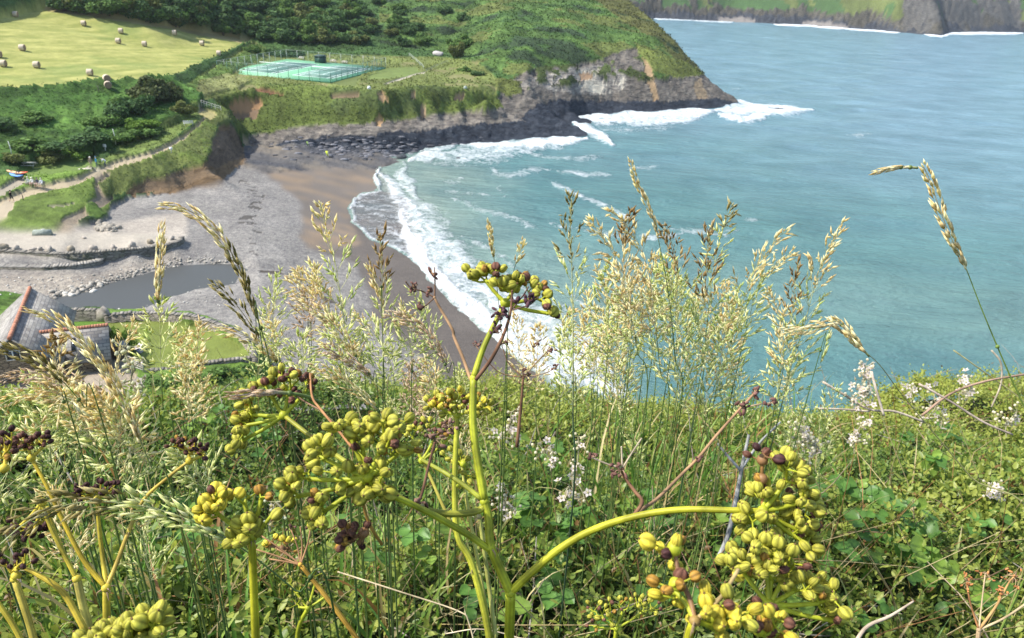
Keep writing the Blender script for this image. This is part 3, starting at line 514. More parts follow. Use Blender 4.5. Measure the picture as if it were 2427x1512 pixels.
# water colour: sandy shallows, turquoise, pale sky reflection painted into the far water
dsh = dline(PXw, PYw, [(900, 420), (950, 500), (1000, 610), (1100, 720), (1290, 880)])
T1 = np.array([0.085, 0.185, 0.18]); T2 = np.array([0.215, 0.275, 0.225]); T3 = np.array([0.155, 0.26, 0.31])
a = smooth(330, 60, dsh + s3 * 120)[..., None]; far = smooth(520, 100, PYw - (PXw - 1500) * 0.22 + s3 * 60)[..., None]
band2 = np.exp(-((PYw - 660 - (PXw - 1500) * 0.1) / 90.0) ** 2)[..., None] * 0.55
cw = T1 * (1 - a) + T2 * a; cw = cw * (1 - band2) + np.array([0.155, 0.245, 0.215]) * band2; cw = cw * (1 - far) + T3 * far
cw = cw * (1 + 0.12 * s3 + 0.10 * fbm(XW / 10, YW / 3, 4, 207))[..., None]
cw = np.where(sw[..., None] > 0, np.array([0.17, 0.15, 0.135]), cw)
sedi = smooth(24, 0, dsh)[..., None]; cw = cw * (1 - sedi * 0.6) + np.array([0.25, 0.235, 0.20]) * sedi * 0.6
hump = np.clip(F, 0, 1)
ZW = hump * (0.4 + 0.5 * s2) * smooth(0.3, 0.8, hump) + 0.10 * s1 + 0.26 * np.sin((YW * 0.9 - XW * 0.45) * 0.26 + s3 * 4) * smooth(60, 200, dsh) + sw * 0.02
ZW *= 1 - 0.8 * sw
ZW += 0.05 * (sw + (edge < 8))
k = NT('sea_water'); cc = k.attr('tint').outputs['Color']; fo = k.sep(k.attr('foam').outputs['Color'])[0]
v1 = k.noise(0.35, 6, 0.72, dist=1.6); v2 = k.noise(1.6, 5, 0.65, dist=0.8); nf = k.math('ADD', k.math('MULTIPLY', v1, 0.65), k.math('MULTIPLY', v2, 0.35))
th = k.math('SUBTRACT', 0.72, k.math('MULTIPLY', fo, 0.38)); lace = k.rng(k.math('SUBTRACT', nf, th), -0.06, 0.19)
lace = k.math('MULTIPLY', lace, k.rng(fo, 0.05, 0.2)); 
pat = k.noise(0.045, 4, 0.6, vec=k.mp(scale=(1, 2.2, 1), rot=(0, 0, 0.45))); cc2 = k.mix(k.rng(pat, 0.35, 0.7, 0.0, 0.5), cc, (0.035, 0.095, 0.11))
kc = k.mix(lace, cc2, (0.80, 0.82, 0.83)); rip = k.noise(1.1, 5, 0.62, vec=k.mp(scale=(0.8, 1.7, 1), rot=(0, 0, 0.4))); rip2 = k.noise(0.22, 3, 0.5, vec=k.mp(scale=(0.7, 2.0, 1), rot=(0, 0, 0.42)))
hh = k.math('ADD', k.math('MULTIPLY', rip, 0.55), k.math('ADD', k.math('MULTIPLY', rip2, 1.4), k.math('MULTIPLY', lace, 0.3)))
k.P(color=kc, rough=k.rng(lace, 0, 1, 0.22, 0.8), spec=k.rng(lace, 0, 1, 0.5, 0.1), normal=k.bump(hh, 1.0, 0.9)); k.p.inputs['IOR'].default_value = 1.33
fv = np.stack([F, F, F, np.ones(F.shape)], -1).reshape(-1, 4); cwv = np.concatenate([np.clip(cw, 0, 1), np.ones(F.shape + (1,))], -1).reshape(-1, 4)
sea = np_mesh('sea', np.stack([XW, YW, ZW], -1).reshape(-1, 3), gridfaces(wr, wa), k.m, cols={'tint': cwv, 'foam': fv}); tag(sea, kind='structure')
# stream pool
pool = [(118, 712), (170, 694), (237, 674), (305, 654), (390, 633), (424, 622), (509, 619), (560, 621), (625, 636), (632, 646), (556, 679), (475, 690), (407, 711), (345, 738), (305, 746), (240, 748), (118, 744)]
pp = np.array([PZ(x, y, 2.03) for x, y in pool]); k = NT('stream_water'); rp = k.noise(3.0, 3, 0.5)
k.P(color=(0.07, 0.072, 0.068), rough=0.35, spec=0.1, normal=k.bump(rp, 0.2, 0.1))
me = bpy.data.meshes.new('stream'); me.from_pydata([tuple(p) for p in pp], [], [list(range(len(pp)))]); me.update(); st_ = link_mesh('stream', me, k.m); tag(st_, kind='structure')
print('sea ok')
# ================================================================== NEAR BANK
def edge_y(x):
    return np.interp(x, [-6, -2.2, -1.2, 0, 0.9, 1.6, 2.2, 3.2, 8], [2.6, 3.25, 4.0, 4.25, 4.1, 3.7, 4.0, 4.9, 5.2])
def bank(x, y):
    x = np.asarray(x, dtype=float); y = np.asarray(y, dtype=float); e = edge_y(x)
    z = 40 - (0.93 + 0.365 * np.minimum(y, e)) + 0.13 * smooth(1.9, 3.2, x) * smooth(2.5, 5, y)
    z = z + 0.30 * fbm(x * 1.3, y * 1.5, 3, 301) * smooth(0.8, 1.6, y) * (1 - 0.65 * smooth(0, 1.6, y - e + 1.8)) + 0.05 * fbm(x * 4, y * 4, 2, 305)
    o = np.maximum(y - e, 0); return z - o * 0.75 - smooth(0, 1.5, o) * 0.5 - np.maximum(-y, 0) * 0
def near_sheet():
    xs = np.concatenate([np.linspace(-40, -7, 18), np.linspace(-6.6, 6.6, 150), np.linspace(7, 40, 18)]); ys = np.concatenate([np.linspace(-2, 7, 120), 7 + 40 * (np.linspace(0.02, 1, 50) ** 1.4)])
    Xn, Yn = np.meshgrid(xs, ys); Zb = bank(Xn, Yn) - 0.13
    Zt = np.array([tinz(a, b) for a, b in zip(Xn.ravel(), Yn.ravel())]).reshape(Xn.shape) - 0.6
    wgt = smooth(7, 16, Yn); out = smooth(7, 14, np.abs(Xn)) * 0; Zn = Zb * (1 - wgt) + np.minimum(Zt, Zb) * wgt
    Zn = np.where(Yn > 16, Zt, Zn); i, j = np.meshgrid(np.arange(len(ys) - 1), np.arange(len(xs) - 1), indexing='ij'); n = len(xs); a = i * n + j
    k = NT('bank_earth'); q = k.noise(9, 5); k.P(color=k.mix(k.rng(q, 0.35, 0.7), (0.012, 0.02, 0.006), (0.045, 0.055, 0.018)), rough=0.95, spec=0.1, normal=k.bump(q, 0.8, 0.1))
    o = np_mesh('hillside', np.stack([Xn, Yn, Zn], -1).reshape(-1, 3), np.stack([a, a + 1, a + n + 1, a + n], -1).reshape(-1, 4), k.m); tag(o, kind='structure')
near_sheet()
def nrm(v): return v / (np.linalg.norm(v, axis=-1, keepdims=True) + 1e-12)
LEAF6 = np.array([[0, 0, 0], [0.5, 0.30, 0.10], [0.42, 0.72, 0.06], [0, 1, -0.10], [-0.42, 0.72, 0.06], [-0.5, 0.30, 0.10]])
def place(tpl, pos, d, nz, L, W):
    """copy a template (x across, y along, z up) to many places"""
    d = nrm(d); x = nrm(np.cross(d, nz)); z = np.cross(x, d)
    return pos[:, None, :] + tpl[None, :, 0, None] * (x * W[:, None])[:, None, :] + tpl[None, :, 1, None] * (d * L[:, None])[:, None, :] + tpl[None, :, 2, None] * (z * W[:, None])[:, None, :]
def leafcloud(name, tpl, Q, T, pos, d, nz, L, W, col, mat, kind=None, parent=None, shade=None):
    V = place(tpl, pos, d, nz, L, W); n, k = V.shape[:2]; o = (np.arange(n) * k)[:, None, None]; F = []
    if Q is not None: F.append((np.asarray(Q)[None] + o).reshape(-1, 4))
    if T is not None: F.append((np.asarray(T)[None] + o).reshape(-1, 3))
    cc = np.repeat(col[:, None, :], k, axis=1)
    if shade is not None: cc = cc * np.asarray(shade)[None, :, None]
    cc = np.concatenate([np.clip(cc, 0, 1), np.ones((n, k, 1))], -1)
    o = np_mesh(name, V.reshape(-1, 3), F, mat, parent, True, {'tint': cc.reshape(-1, 4)})
    if kind: o['kind'] = kind
    return o
Q6 = [[0, 1, 2, 3], [3, 4, 5, 0]]
M_LEAF = tint_mat('leaf', rough=0.42, nscale=60, namp=0.18, transl=0.45, spec=0.35)
M_BLADE = tint_mat('grass_blade', rough=0.5, nscale=30, namp=0.15, transl=0.35, spec=0.35)
M_SPIKE = tint_mat('spikelet', rough=0.6, nscale=90, namp=0.1, transl=0.5, spec=0.3)
M_STEM = tint_mat('stem', rough=0.5, nscale=160, namp=0.28, transl=0.15, spec=0.3)
M_TWIG = tint_mat('twig', rough=0.85, nscale=80, namp=0.35, spec=0.15)
def visible_bank(n, y0=0.95, y1=None, seed=0):
    g = np.random.default_rng(seed); xs = []; ys = []
    while len(xs) < n:
        y = 0.9 + 4.9 * g.random(4000) ** 0.9; x = (g.random(4000) * 2 - 1) * (0.80 * y + 0.85); e = edge_y(x)
        ok = (y < e + 0.45) & (y > y0); 
        if y1 is not None: ok &= y < y1
        xs += list(x[ok]); ys += list(y[ok])
    return np.array(xs[:n]), np.array(ys[:n]), g
def thicket():
    x, y, g = visible_bank(19500, seed=5); kp = (fbm(x * 2.6, y * 2.6, 3, 333) > -0.28) | (y > edge_y(x) - 1.3) | (g.random(len(x)) < 0.3); x, y = x[kp], y[kp]; z = bank(x, y); base = np.stack([x, y, z - 0.02 + 0.0 * x], -1); n = len(x)
    lf = 13; s = nrm(np.stack([g.normal(0, 0.45, n), g.normal(-0.12, 0.45, n), np.ones(n)], -1)); ln = g.uniform(0.05, 0.13, n) * (1 + 0.5 * (g.random(n) > 0.93)); tall = g.random(n) > 0.90; ln = np.where(tall, ln * 1.7, ln)
    t = (np.arange(lf) + 0.5) / lf; ph = np.arange(lf)[None] * 2.4 + g.random(n)[:, None] * 6.3
    a = nrm(np.cross(s, [0.3, 1, 0.1])); b = np.cross(s, a)
    rad = np.cos(ph)[..., None] * a[:, None] + np.sin(ph)[..., None] * b[:, None]
    pos = base[:, None] + s[:, None] * (ln[:, None] * t[None])[..., None] + rad * 0.003
    up = 0.35 + 0.6 * t[None, :, None]; d = nrm(rad + s[:, None] * up + g.normal(0, 0.22, (n, lf, 3))); nz = nrm(s[:, None] * 1.0 - rad * 0.4 + g.normal(0, 0.3, (n, lf, 3)))
    patch = fbm(x * 0.9, y * 0.9, 3, 320); big = 1 + 0.35 * (fbm(x * 1.7, y * 1.7, 3, 325) > 0.15)
    L = g.uniform(0.011, 0.027, (n, lf)) * big[:, None]; W = L * g.uniform(0.40, 0.58, (n, lf))
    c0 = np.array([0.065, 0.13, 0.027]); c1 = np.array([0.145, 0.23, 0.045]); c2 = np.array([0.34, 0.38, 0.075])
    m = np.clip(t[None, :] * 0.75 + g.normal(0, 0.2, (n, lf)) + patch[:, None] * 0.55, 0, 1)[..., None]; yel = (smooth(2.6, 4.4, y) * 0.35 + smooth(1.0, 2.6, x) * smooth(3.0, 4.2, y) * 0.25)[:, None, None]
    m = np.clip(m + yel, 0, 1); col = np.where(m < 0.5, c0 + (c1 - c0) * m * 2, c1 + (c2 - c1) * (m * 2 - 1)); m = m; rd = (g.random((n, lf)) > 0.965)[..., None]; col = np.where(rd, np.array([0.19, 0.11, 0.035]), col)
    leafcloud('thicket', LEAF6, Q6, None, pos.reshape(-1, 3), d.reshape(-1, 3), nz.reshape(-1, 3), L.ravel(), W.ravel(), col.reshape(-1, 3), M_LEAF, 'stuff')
    # twigs of the thicket
    B = MB(); idx = g.choice(n, 2200, replace=False)
    for i in idx: B.tube([base[i] - s[i] * 0.05, base[i] + s[i] * ln[i] * 0.55 + g.normal(0, 0.004, 3), base[i] + s[i] * ln[i]], [0.0012, 0.001, 0.0006], 3, (0.13, 0.08, 0.045) if i % 3 else (0.16, 0.17, 0.05), caps=False)
    for i in range(700):
        p = base[g.integers(n)] + [0, 0, 0.01]; q = p + nrm(g.normal(0, 1, 3) * [1, 1, 0.45] + [0, 0, 0.25]) * g.uniform(0.08, 0.35); md = (p + q) / 2 + g.normal(0, 0.02, 3)
        B.tube(spline([p, md, q], 3), [0.0022] * 3 + [0.0017] * 3 + [0.001], 4, [(0.26, 0.235, 0.205), (0.17, 0.11, 0.07), (0.30, 0.24, 0.16)][i % 3], caps=False)
    o = B.build('thicket_twigs', M_TWIG); o['kind'] = 'stuff'
thicket()
def bramble_leaf_tpl():
    """pleated, toothed leaflet"""
    n = 7; V = []; ys = np.linspace(0, 1, n); mid = []
    wd = np.sin(np.clip(ys, 0, 1) ** 0.75 * PI) ** 0.8 * 0.5
    for i, yv in enumerate(ys):
        V.append((0, yv, -0.06 * math.sin(yv * PI) - 0.12 * yv * yv))
        for sgn in (-1, 1):
            for f, tooth in ((0.55, 0), (1.0, 0.05)):
                V.append((sgn * (wd[i] * f + (0.035 if (i % 2 and f == 1) else 0)), yv + (0.05 * f), 0.05 * f + (0.035 if i % 2 else -0.02) * f - 0.12 * yv * yv))
    Q = []
    for i in range(n - 1):
        a = i * 5; b = a + 5
        Q += [[a, a + 3, b + 3, b], [a + 3, a + 4, b + 4, b + 3], [a + 1, a, b, b + 1], [a + 2, a + 1, b + 1, b + 2]]
    sh = np.tile([1.12, 0.95, 0.86, 0.95, 0.86], n); return np.array(V), np.array(Q), sh
BL_V, BL_Q, BL_S = bramble_leaf_tpl()
TT = np.arange(0.8, 7, 0.012)
def bank_hit(px, py, dz=0.0):
    d = ray(px, py); P = EYE[None] + TT[:, None] * d[None]; k = np.flatnonzero(P[:, 2] < bank(P[:, 0], P[:, 1]) + dz)
    return (P[k[0]], TT[k[0]]) if len(k) else (EYE + d * 4.5, 4.5)
def bramble():
    spots = [(2150, 1290, 7), (2090, 1200, 6), (2010, 1190, 5), (2030, 1340, 5), (2160, 1390, 6), (2100, 1380, 4), (2230, 1250, 4), (2240, 1040, 7), (2150, 1050, 5), (2190, 1100, 4), (1760, 1270, 5), (1540, 1230, 5), (1580, 1260, 5), (1330, 1260, 7), (1370, 1290, 5), (1290, 1240, 4), (1170, 1230, 3), (1240, 1070, 4), (700, 1180, 5), (640, 1040, 5), (560, 1060, 4), (430, 1300, 5), (380, 1220, 4), (800, 1250, 5), (1480, 1440, 3), (1150, 1470, 3), (2000, 1180, 3), (1700, 1100, 4), (1020, 1330, 4), (1390, 1480, 3), (500, 1000, 4), (1500, 1080, 3), (2300, 1400, 4), (2380, 1280, 4), (1950, 1440, 4)]
    g = np.random.default_rng(21); P = []; D = []; N = []; L = []; Cc = []; B = MB()
    for px, py, n in spots:
        p = bank_hit(px, py, 0.08)[0]
        for q in range(n):
            o = p + g.normal(0, 0.06, 3) * [1, 1, 0.25] + [0, 0, 0.03]; ax = nrm(g.normal(0, 1, 3) * [1, 1, 0.25] + [0, -0.35, 0.05]); s = g.uniform(0.028, 0.052)
            lc = np.array([0.10, 0.21, 0.04]) * g.uniform(0.75, 1.35) if g.random() < 0.65 else np.array([0.22, 0.34, 0.055]) * g.uniform(0.8, 1.2)
            B.tube([o - ax * 0.06 - [0, 0, 0.05], o], [0.0012, 0.001], 4, (0.2, 0.16, 0.05), caps=False)
            for a3, k3 in ((0, 1.0), (1.25, 0.82), (-1.25, 0.82)):
                c, s_ = math.cos(a3), math.sin(a3); dd = np.array([ax[0] * c - ax[1] * s_, ax[0] * s_ + ax[1] * c, ax[2]]); P.append(o + dd * 0.006); D.append(dd + [0, 0, -0.1]); N.append(np.array([0, -0.25, 1]) + g.normal(0, 0.22, 3)); L.append(s * k3); Cc.append(lc)
    P, D, N, L, Cc = map(np.array, (P, D, N, L, Cc)); o = leafcloud('bramble_leaves', BL_V, BL_Q, None, P, D, N, L, L * 0.86, Cc, M_LEAF, 'stuff', shade=BL_S)
    o = B.build('bramble_stalks', M_TWIG); o['kind'] = 'stuff'
bramble()
def blade(B, p, d, L, w, bend, col, nseg=6, tipc=None):
    """a ribbon leaf of grass arching over"""
    d = nrm(np.asarray(d, dtype=float)); side = nrm(np.cross(d, [bend[0], bend[1], 0.3])); pts = []
    for i in range(nseg + 1):
        t = i / nseg; pts.append(p + d * L * t + np.asarray(bend) * L * t * t * 0.55 + np.array([0, 0, -0.35]) * L * max(0, t - 0.35) ** 2 * 1.6)
    pts = np.array(pts); ww = w * np.sin((np.linspace(0.12, 1, nseg + 1)) ** 0.7 * PI * 0.97 + 0.05); V = np.stack([pts - side * ww[:, None] / 2, pts + np.array([0, 0, -0.0]) + nrm(np.cross(side, d)) * ww[:, None] * 0.12, pts + side * ww[:, None] / 2], 1).reshape(-1, 3)
    Q = []
    for i in range(nseg): a = i * 3; Q += [[a, a + 1, a + 4, a + 3], [a + 1, a + 2, a + 5, a + 4]]
    c = np.tile(np.asarray(col, dtype=float), (len(V), 1))
    if tipc is not None:
        f = np.repeat(smooth(0.45, 0.95, np.linspace(0, 1, nseg + 1)), 3)[:, None]; c = c * (1 - f) + np.asarray(tipc) * f
    B.add(V, Q, c=c)
def meadow():
    g = np.random.default_rng(33); B = MB(); GR = [(0.14, 0.27, 0.045), (0.10, 0.21, 0.035), (0.21, 0.31, 0.06)]; ST = [(0.42, 0.33, 0.16), (0.36, 0.19, 0.08), (0.5, 0.42, 0.22)]
    def scat(n, cx, cy, sx, sy, L0, L1, w, dry, lean=(0, 0)):
        for _ in range(n):
            p, t = bank_hit(np.clip(g.normal(cx, sx), -60, 2480), np.clip(g.normal(cy, sy), 930, 1640)); p = p - [0, 0, 0.04]; az = g.random() * 6.3; bd = np.array([math.cos(az), math.sin(az), 0]) * g.uniform(0.1, 0.8); c = ST[g.integers(3)] if g.random() < dry else GR[g.integers(3)]
            blade(B, p, [g.normal(lean[0], 0.22), g.normal(lean[1], 0.15), 1], g.uniform(L0, L1), w * g.uniform(0.6, 1.4), bd, np.array(c) * g.uniform(0.8, 1.25), tipc=ST[g.integers(3)] if g.random() < 0.4 else None)
    scat(230, 1640, 1130, 170, 90, 0.25, 0.55, 0.007, 0.22); scat(330, 280, 1420, 330, 150, 0.18, 0.42, 0.0075, 0.30); scat(220, 700, 1350, 300, 140, 0.15, 0.36, 0.006, 0.3)
    scat(150, 1250, 1300, 260, 150, 0.15, 0.38, 0.006, 0.35); scat(110, 1750, 1400, 250, 100, 0.12, 0.32, 0.006, 0.35); scat(160, 300, 1060, 260, 60, 0.15, 0.35, 0.006, 0.3); scat(110, 2150, 1330, 220, 130, 0.12, 0.34, 0.006, 0.35)
    for _ in range(260):        # thin dead stalks
        px = g.choice([g.normal(600, 350), g.normal(1500, 350), g.normal(2100, 250)]); p, t = bank_hit(np.clip(px, -40, 2400), g.uniform(1000, 1600)); q = p + nrm(np.array([g.normal(0, 0.6), g.normal(0, 0.3), g.uniform(0.2, 1)])) * g.uniform(0.2, 0.55)
        B.tube([p - [0, 0, .03], (p + q) / 2 + g.normal(0, 0.015, 3), q], [0.0014, 0.0012, 0.0007], 4, np.array(ST[g.integers(3)]) * g.uniform(0.8, 1.3), caps=False)
    o = B.build('grass', M_BLADE); o['kind'] = 'stuff'
meadow()
print('bank ok')
# ================================================================== GRASS HEADS
SPK = np.array([[0, 0, 0], [0.5, 0.38, 0], [0, 0.38, 0.5], [-0.5, 0.38, 0], [0, 0.38, -0.5], [0, 1, 0]]); SPT = [[0, 1, 2], [0, 2, 3], [0, 3, 4], [0, 4, 1], [5, 2, 1], [5, 3, 2], [5, 4, 3], [5, 1, 4]]
PAL = {'straw': [(0.88, 0.77, 0.46), (0.78, 0.62, 0.33), (0.92, 0.86, 0.6)], 'pale': [(0.76, 0.78, 0.38), (0.58, 0.66, 0.26), (0.86, 0.85, 0.52)], 'brown': [(0.42, 0.28, 0.11), (0.30, 0.19, 0.07), (0.55, 0.42, 0.2)], 'olive': [(0.42, 0.35, 0.14), (0.28, 0.24, 0.08), (0.62, 0.54, 0.28)], 'pink': [(0.72, 0.56, 0.42), (0.8, 0.66, 0.5), (0.6, 0.45, 0.3)]}
gg = np.random.default_rng(77)
def grass_head(pts, t0, t1, head=0.45, kind='open', col='pale', sl=0.012, dens=1.0, top=None, width=None, label=None, group=None, stemc=(0.14, 0.20, 0.05), base=True, topcol=None, rs=0.0013, g=None):
    """pts survey points from tip to base; t0 distance at tip, t1 at base; head = share of length carrying spikelets"""
    g = g or gg; n = len(pts); ts = np.linspace(t0, t1, n); P = np.array([PT(x, y, t) for (x, y), t in zip(pts, ts)])
    if base:
        b = P[-1].copy(); gzb = float(bank(b[0], b[1]))
        if b[2] > gzb: P = np.vstack([P, [b[0] + (P[-1] - P[-2])[0] * 0.3, b[1] + 0.03, gzb - 0.06]])
    root = empty('grass_stalk', tuple(P[-1])); O = P[-1]
    plen = np.sum(np.linalg.norm(np.diff(spline(P[:n], 4), axis=0), axis=1)); S = spline(P, 8); seg = np.linalg.norm(np.diff(S, axis=0), axis=1); cum = np.concatenate([[0], np.cumsum(seg)]); tot = cum[-1]
    B = MB(); head = min(0.96, head * (1.6 if kind == 'open' else 1.12)) * min(1.0, plen / tot); f = cum / tot; rr = rs * (0.28 + 0.72 * smooth(0, 0.5, f)); sc_ = np.array(stemc)[None] * (1 - smooth(head + 0.05, head * 0.5, f)[:, None] * 0.0) ; hc = np.array(PAL[col][0]) * 0.75; mixf = smooth(head * 1.15, head * 0.6, f)[:, None]; sc_ = sc_ * (1 - mixf) + hc * mixf
    B.tube(S[::-1] - O, rr[::-1], 5, sc_[::-1]); 
    for q in range(2):      # joints
        i = int(len(S) * (0.62 + 0.2 * q)); i = min(i, len(S) - 2); B.ball(S[i] - O, [rs * 1.7] * 3, 6, 4, np.array(stemc) * 0.8)
    B.build('stem', M_STEM, root)
    hl_ = head * tot; pos = []; dr = []; ln = []; cc = []; FB = MB()
    def at(s):
        s = np.clip(s, 0, tot); i = min(np.searchsorted(cum, s), len(S) - 1); i = max(i, 1); a = (s - cum[i - 1]) / (seg[i - 1] + 1e-9); return S[i - 1] * (1 - a) + S[i] * a, nrm(S[i - 1] - S[i])
    pal = PAL[col]; tp = PAL[topcol or col]
    if kind == 'narrow':
        m_ = int(hl_ / sl * 7.5 * dens); wd_ = width or 0.55
        for i in range(m_):
            s = hl_ * (i + g.random()) / m_; p, d = at(s); az = g.random() * 6.3; a = nrm(np.cross(d, [0.2, 1, 0.3])); b = np.cross(d, a); r = np.cos(az) * a + np.sin(az) * b
            k = wd_ * (0.35 + 0.65 * math.sin(min(1, s / hl_ + 0.08) * PI) ** 0.6); pos.append(p + r * sl * 0.22 * k * 1.6); dr.append(nrm(d + r * g.uniform(0.1, 0.42) * k)); ln.append(sl * g.uniform(0.85, 1.35) * (0.65 + 0.35 * min(1, s / hl_ * 3))); cc.append(np.array(tp[g.integers(3)] if s < hl_ * 0.5 else pal[g.integers(3)]) * g.uniform(0.85, 1.1))
    else:
        nn = max(5, int(10 * dens)); W = width or 0.07
        for i in range(nn):
            u = (i + 0.6) / nn; s = hl_ * u; p, d = at(s); m_ = int(round(2 + 3 * u + g.random())); az0 = g.random() * 6.3
            a = nrm(np.cross(d, [0.2, 1, 0.3])); b = np.cross(d, a)
            for q in range(m_):
                az = az0 + q * 6.28 / m_ + g.normal(0, 0.3); r = np.cos(az) * a + np.sin(az) * b; L = W * (0.18 + 0.82 * math.sin(min(u * 0.95 + 0.08, 1) ** 0.9 * PI * 0.62)) * g.uniform(0.55, 1.1); op = 0.25 + 0.85 * u * g.uniform(0.6, 1.1)
                e = p + nrm(d + r * op) * L; md = p + nrm(d + r * op * 1.25) * L * 0.5; e = e - [0, 0, L * 0.10]
                FB.tube([p, md, e], [0.00035, 0.0003, 0.00022], 3, hc, caps=False); k = max(3, int(L / sl * 1.5)); 
                for z in range(k):
                    v = 0.35 + 0.65 * (z + g.random() * 0.6) / k; c0 = p + (md - p) * 2 * v if v < 0.5 else md + (e - md) * (2 * v - 1); dd = nrm(nrm(e - p) + g.normal(0, 0.30, 3)); pos.append(c0); dr.append(dd); ln.append(sl * g.uniform(0.9, 1.35)); cc.append(np.array(tp[g.integers(3)] if u < 0.4 else pal[g.integers(3)]) * g.uniform(0.85, 1.12))
        m_ = int(hl_ * 0.35 / sl * 2.2)
        for i in range(m_):
            s = hl_ * 0.38 * i / m_; p, d = at(s); r = nrm(np.cross(d, g.normal(0, 1, 3))); pos.append(p + r * sl * 0.08); dr.append(nrm(d + r * 0.3)); ln.append(sl * g.uniform(0.6, 1)); cc.append(np.array(tp[g.integers(3)]))
        if FB.n: FB.build('sprays', M_STEM, root, base=O)
    pos, dr, ln, cc = map(np.array, (pos, dr, ln, cc)); nz = nrm(np.cross(dr, g.normal(0, 1, dr.shape))); leafcloud('seed_sprays', SPK, None, SPT, pos - O, dr, nz, ln, ln * g.uniform(0.17, 0.26, len(ln)), cc, M_SPIKE, parent=root)
    tag(root, label, 'grass stalk', group); return root
GS = 'grass stalks rising above the thicket'
H = grass_head
H([(385, 487), (432, 492), (490, 527), (540, 585), (575, 655), (600, 725), (628, 810), (650, 900), (690, 1010)], .74, .86, .50, 'narrow', 'olive', .0115, 1.3, width=.95, topcol='straw', label='thick olive brown grass head arching over left above the river pool', group=GS, stemc=(.13, .17, .05), rs=.0016)
H([(500, 672), (530, 690), (570, 735), (605, 790), (625, 850)], .76, .82, .7, 'narrow', 'olive', .011, 1.0, width=1.1, label='short dark side head below the thick arching olive grass head', group=GS)
H([(386, 530), (381, 580), (377, 640), (374, 705), (378, 720)], .80, .82, .95, 'narrow', 'straw', .011, 1.0, width=.85, label='slim upright straw coloured spike in front of the pebble bank', group=GS, base=False)
H([(378, 700), (379, 760), (381, 850), (386, 960), (395, 1080)], .82, .98, .35, 'open', 'pale', .012, .7, width=.045, label='pale open grass head under the slim straw spike', group=GS)
H([(70, 733), (125, 752), (185, 800), (235, 858), (280, 925), (315, 1000), (360, 1110), (440, 1290)], .52, .62, .55, 'narrow', 'straw', .0095, 1.35, width=1.0, topcol='straw', label='heavy golden grass head leaning across the slate cottage roof', group=GS, stemc=(.16, .2, .05), rs=.0013)
H([(0, 820), (48, 838), (100, 865), (150, 905), (200, 965), (260, 1060)], .6, .7, .45, 'narrow', 'olive', .0105, .9, width=1.3, label='brownish grass head drooping left over the cottage gable', group=GS)
H([(127, 800), (130, 840), (136, 885), (150, 950), (190, 1060)], .66, .74, .45, 'open', 'straw', .011, .8, width=.035, topcol='brown', label='ragged upright straw grass head before the long cottage wall', group=GS)
H([(760, 480), (768, 520), (782, 580), (796, 630), (815, 760), (828, 870), (840, 1000)], 1.0, 1.2, .48, 'open', 'pale', .014, 1.0, width=.06, topcol='straw', label='feathery pale grass head on the dark sand left of the dry twigs', group=GS)
H([(745, 632), (755, 680), (775, 740), (800, 830), (830, 950)], 1.05, 1.2, .5, 'open', 'straw', .013, .8, width=.05, topcol='straw', label='lower pinkish grass head beside the feathery pale one', group=GS)
H([(901, 562), (905, 620), (906, 680), (907, 790), (908, 920), (910, 1010)], 1.0, 1.1, .52, 'open', 'pale', .0135, 1.15, width=.055, topcol='brown', label='upright grass head with a dark brown tip over the shingle', group=GS, stemc=(.09, .13, .05))
H([(870, 630), (885, 665), (905, 720), (907, 800)], 1.0, 1.05, .6, 'narrow', 'straw', .012, .8, width=.7, label='short straw spike leaning to the dark tipped grass head', group=GS)
H([(1157, 525), (1163, 565), (1172, 620), (1180, 700), (1190, 800), (1200, 950)], .9, 1.05, .22, 'narrow', 'straw', .011, 1.0, width=.6, label='thin straw spike rising behind the topmost umbel', group=GS)
H([(1240, 572), (1232, 600), (1218, 640), (1205, 720), (1200, 850)], .9, 1.0, .25, 'narrow', 'straw', .012, .7, width=.9, label='short leaning straw spike just behind the dark seeds of the top umbel', group=GS)
H([(1355, 470), (1352, 530), (1354, 600), (1357, 700), (1358, 850), (1358, 1000), (1360, 1160)], 1.1, 1.35, .45, 'open', 'pale', .0145, 1.15, width=.065, topcol='olive', label='tall straight grass stalk with dark blue green stem right of the top umbel', group=GS, stemc=(.055, .10, .05), rs=.0018)
H([(1495, 382), (1505, 420), (1525, 465), (1548, 520), (1565, 590), (1585, 700), (1600, 850), (1610, 1000)], 1.1, 1.3, .30, 'narrow', 'straw', .0145, .8, width=.6, label='tallest grass stalk of the clump with a slim spike against the open water', group=GS)
H([(1400, 527), (1435, 570), (1465, 630), (1490, 720), (1510, 830), (1530, 980)], 1.1, 1.3, .42, 'open', 'straw', .0145, 1.0, width=.045, topcol='straw', label='straw grass head leaning left at the front of the clump', group=GS)
H([(1442, 498), (1480, 528), (1510, 570), (1535, 640), (1550, 740), (1565, 880), (1580, 1010)], 1.15, 1.3, .40, 'open', 'straw', .0145, .9, width=.04, topcol='straw', label='straw grass head curving left above its neighbours', group=GS)
H([(1495, 505), (1482, 545), (1478, 610), (1482, 720), (1490, 880)], 1.15, 1.25, .45, 'open', 'straw', .0145, 1.0, width=.045, topcol='brown', label='upright golden grass head crossing the left leaning ones', group=GS)
H([(1735, 485), (1722, 520), (1706, 570), (1690, 650), (1672, 800), (1655, 960)], 1.2, 1.4, .30, 'open', 'pale', .0145, .8, width=.035, topcol='olive', label='slender grass head leaning right over the foam streak', group=GS)
H([(1576, 540), (1592, 575), (1602, 620), (1606, 720), (1602, 850), (1595, 1000)], 1.2, 1.35, .55, 'open', 'pale', .0145, 1.3, width=.07, topcol='brown', label='bushy pale grass head with a bent dark tip mid clump', group=GS)
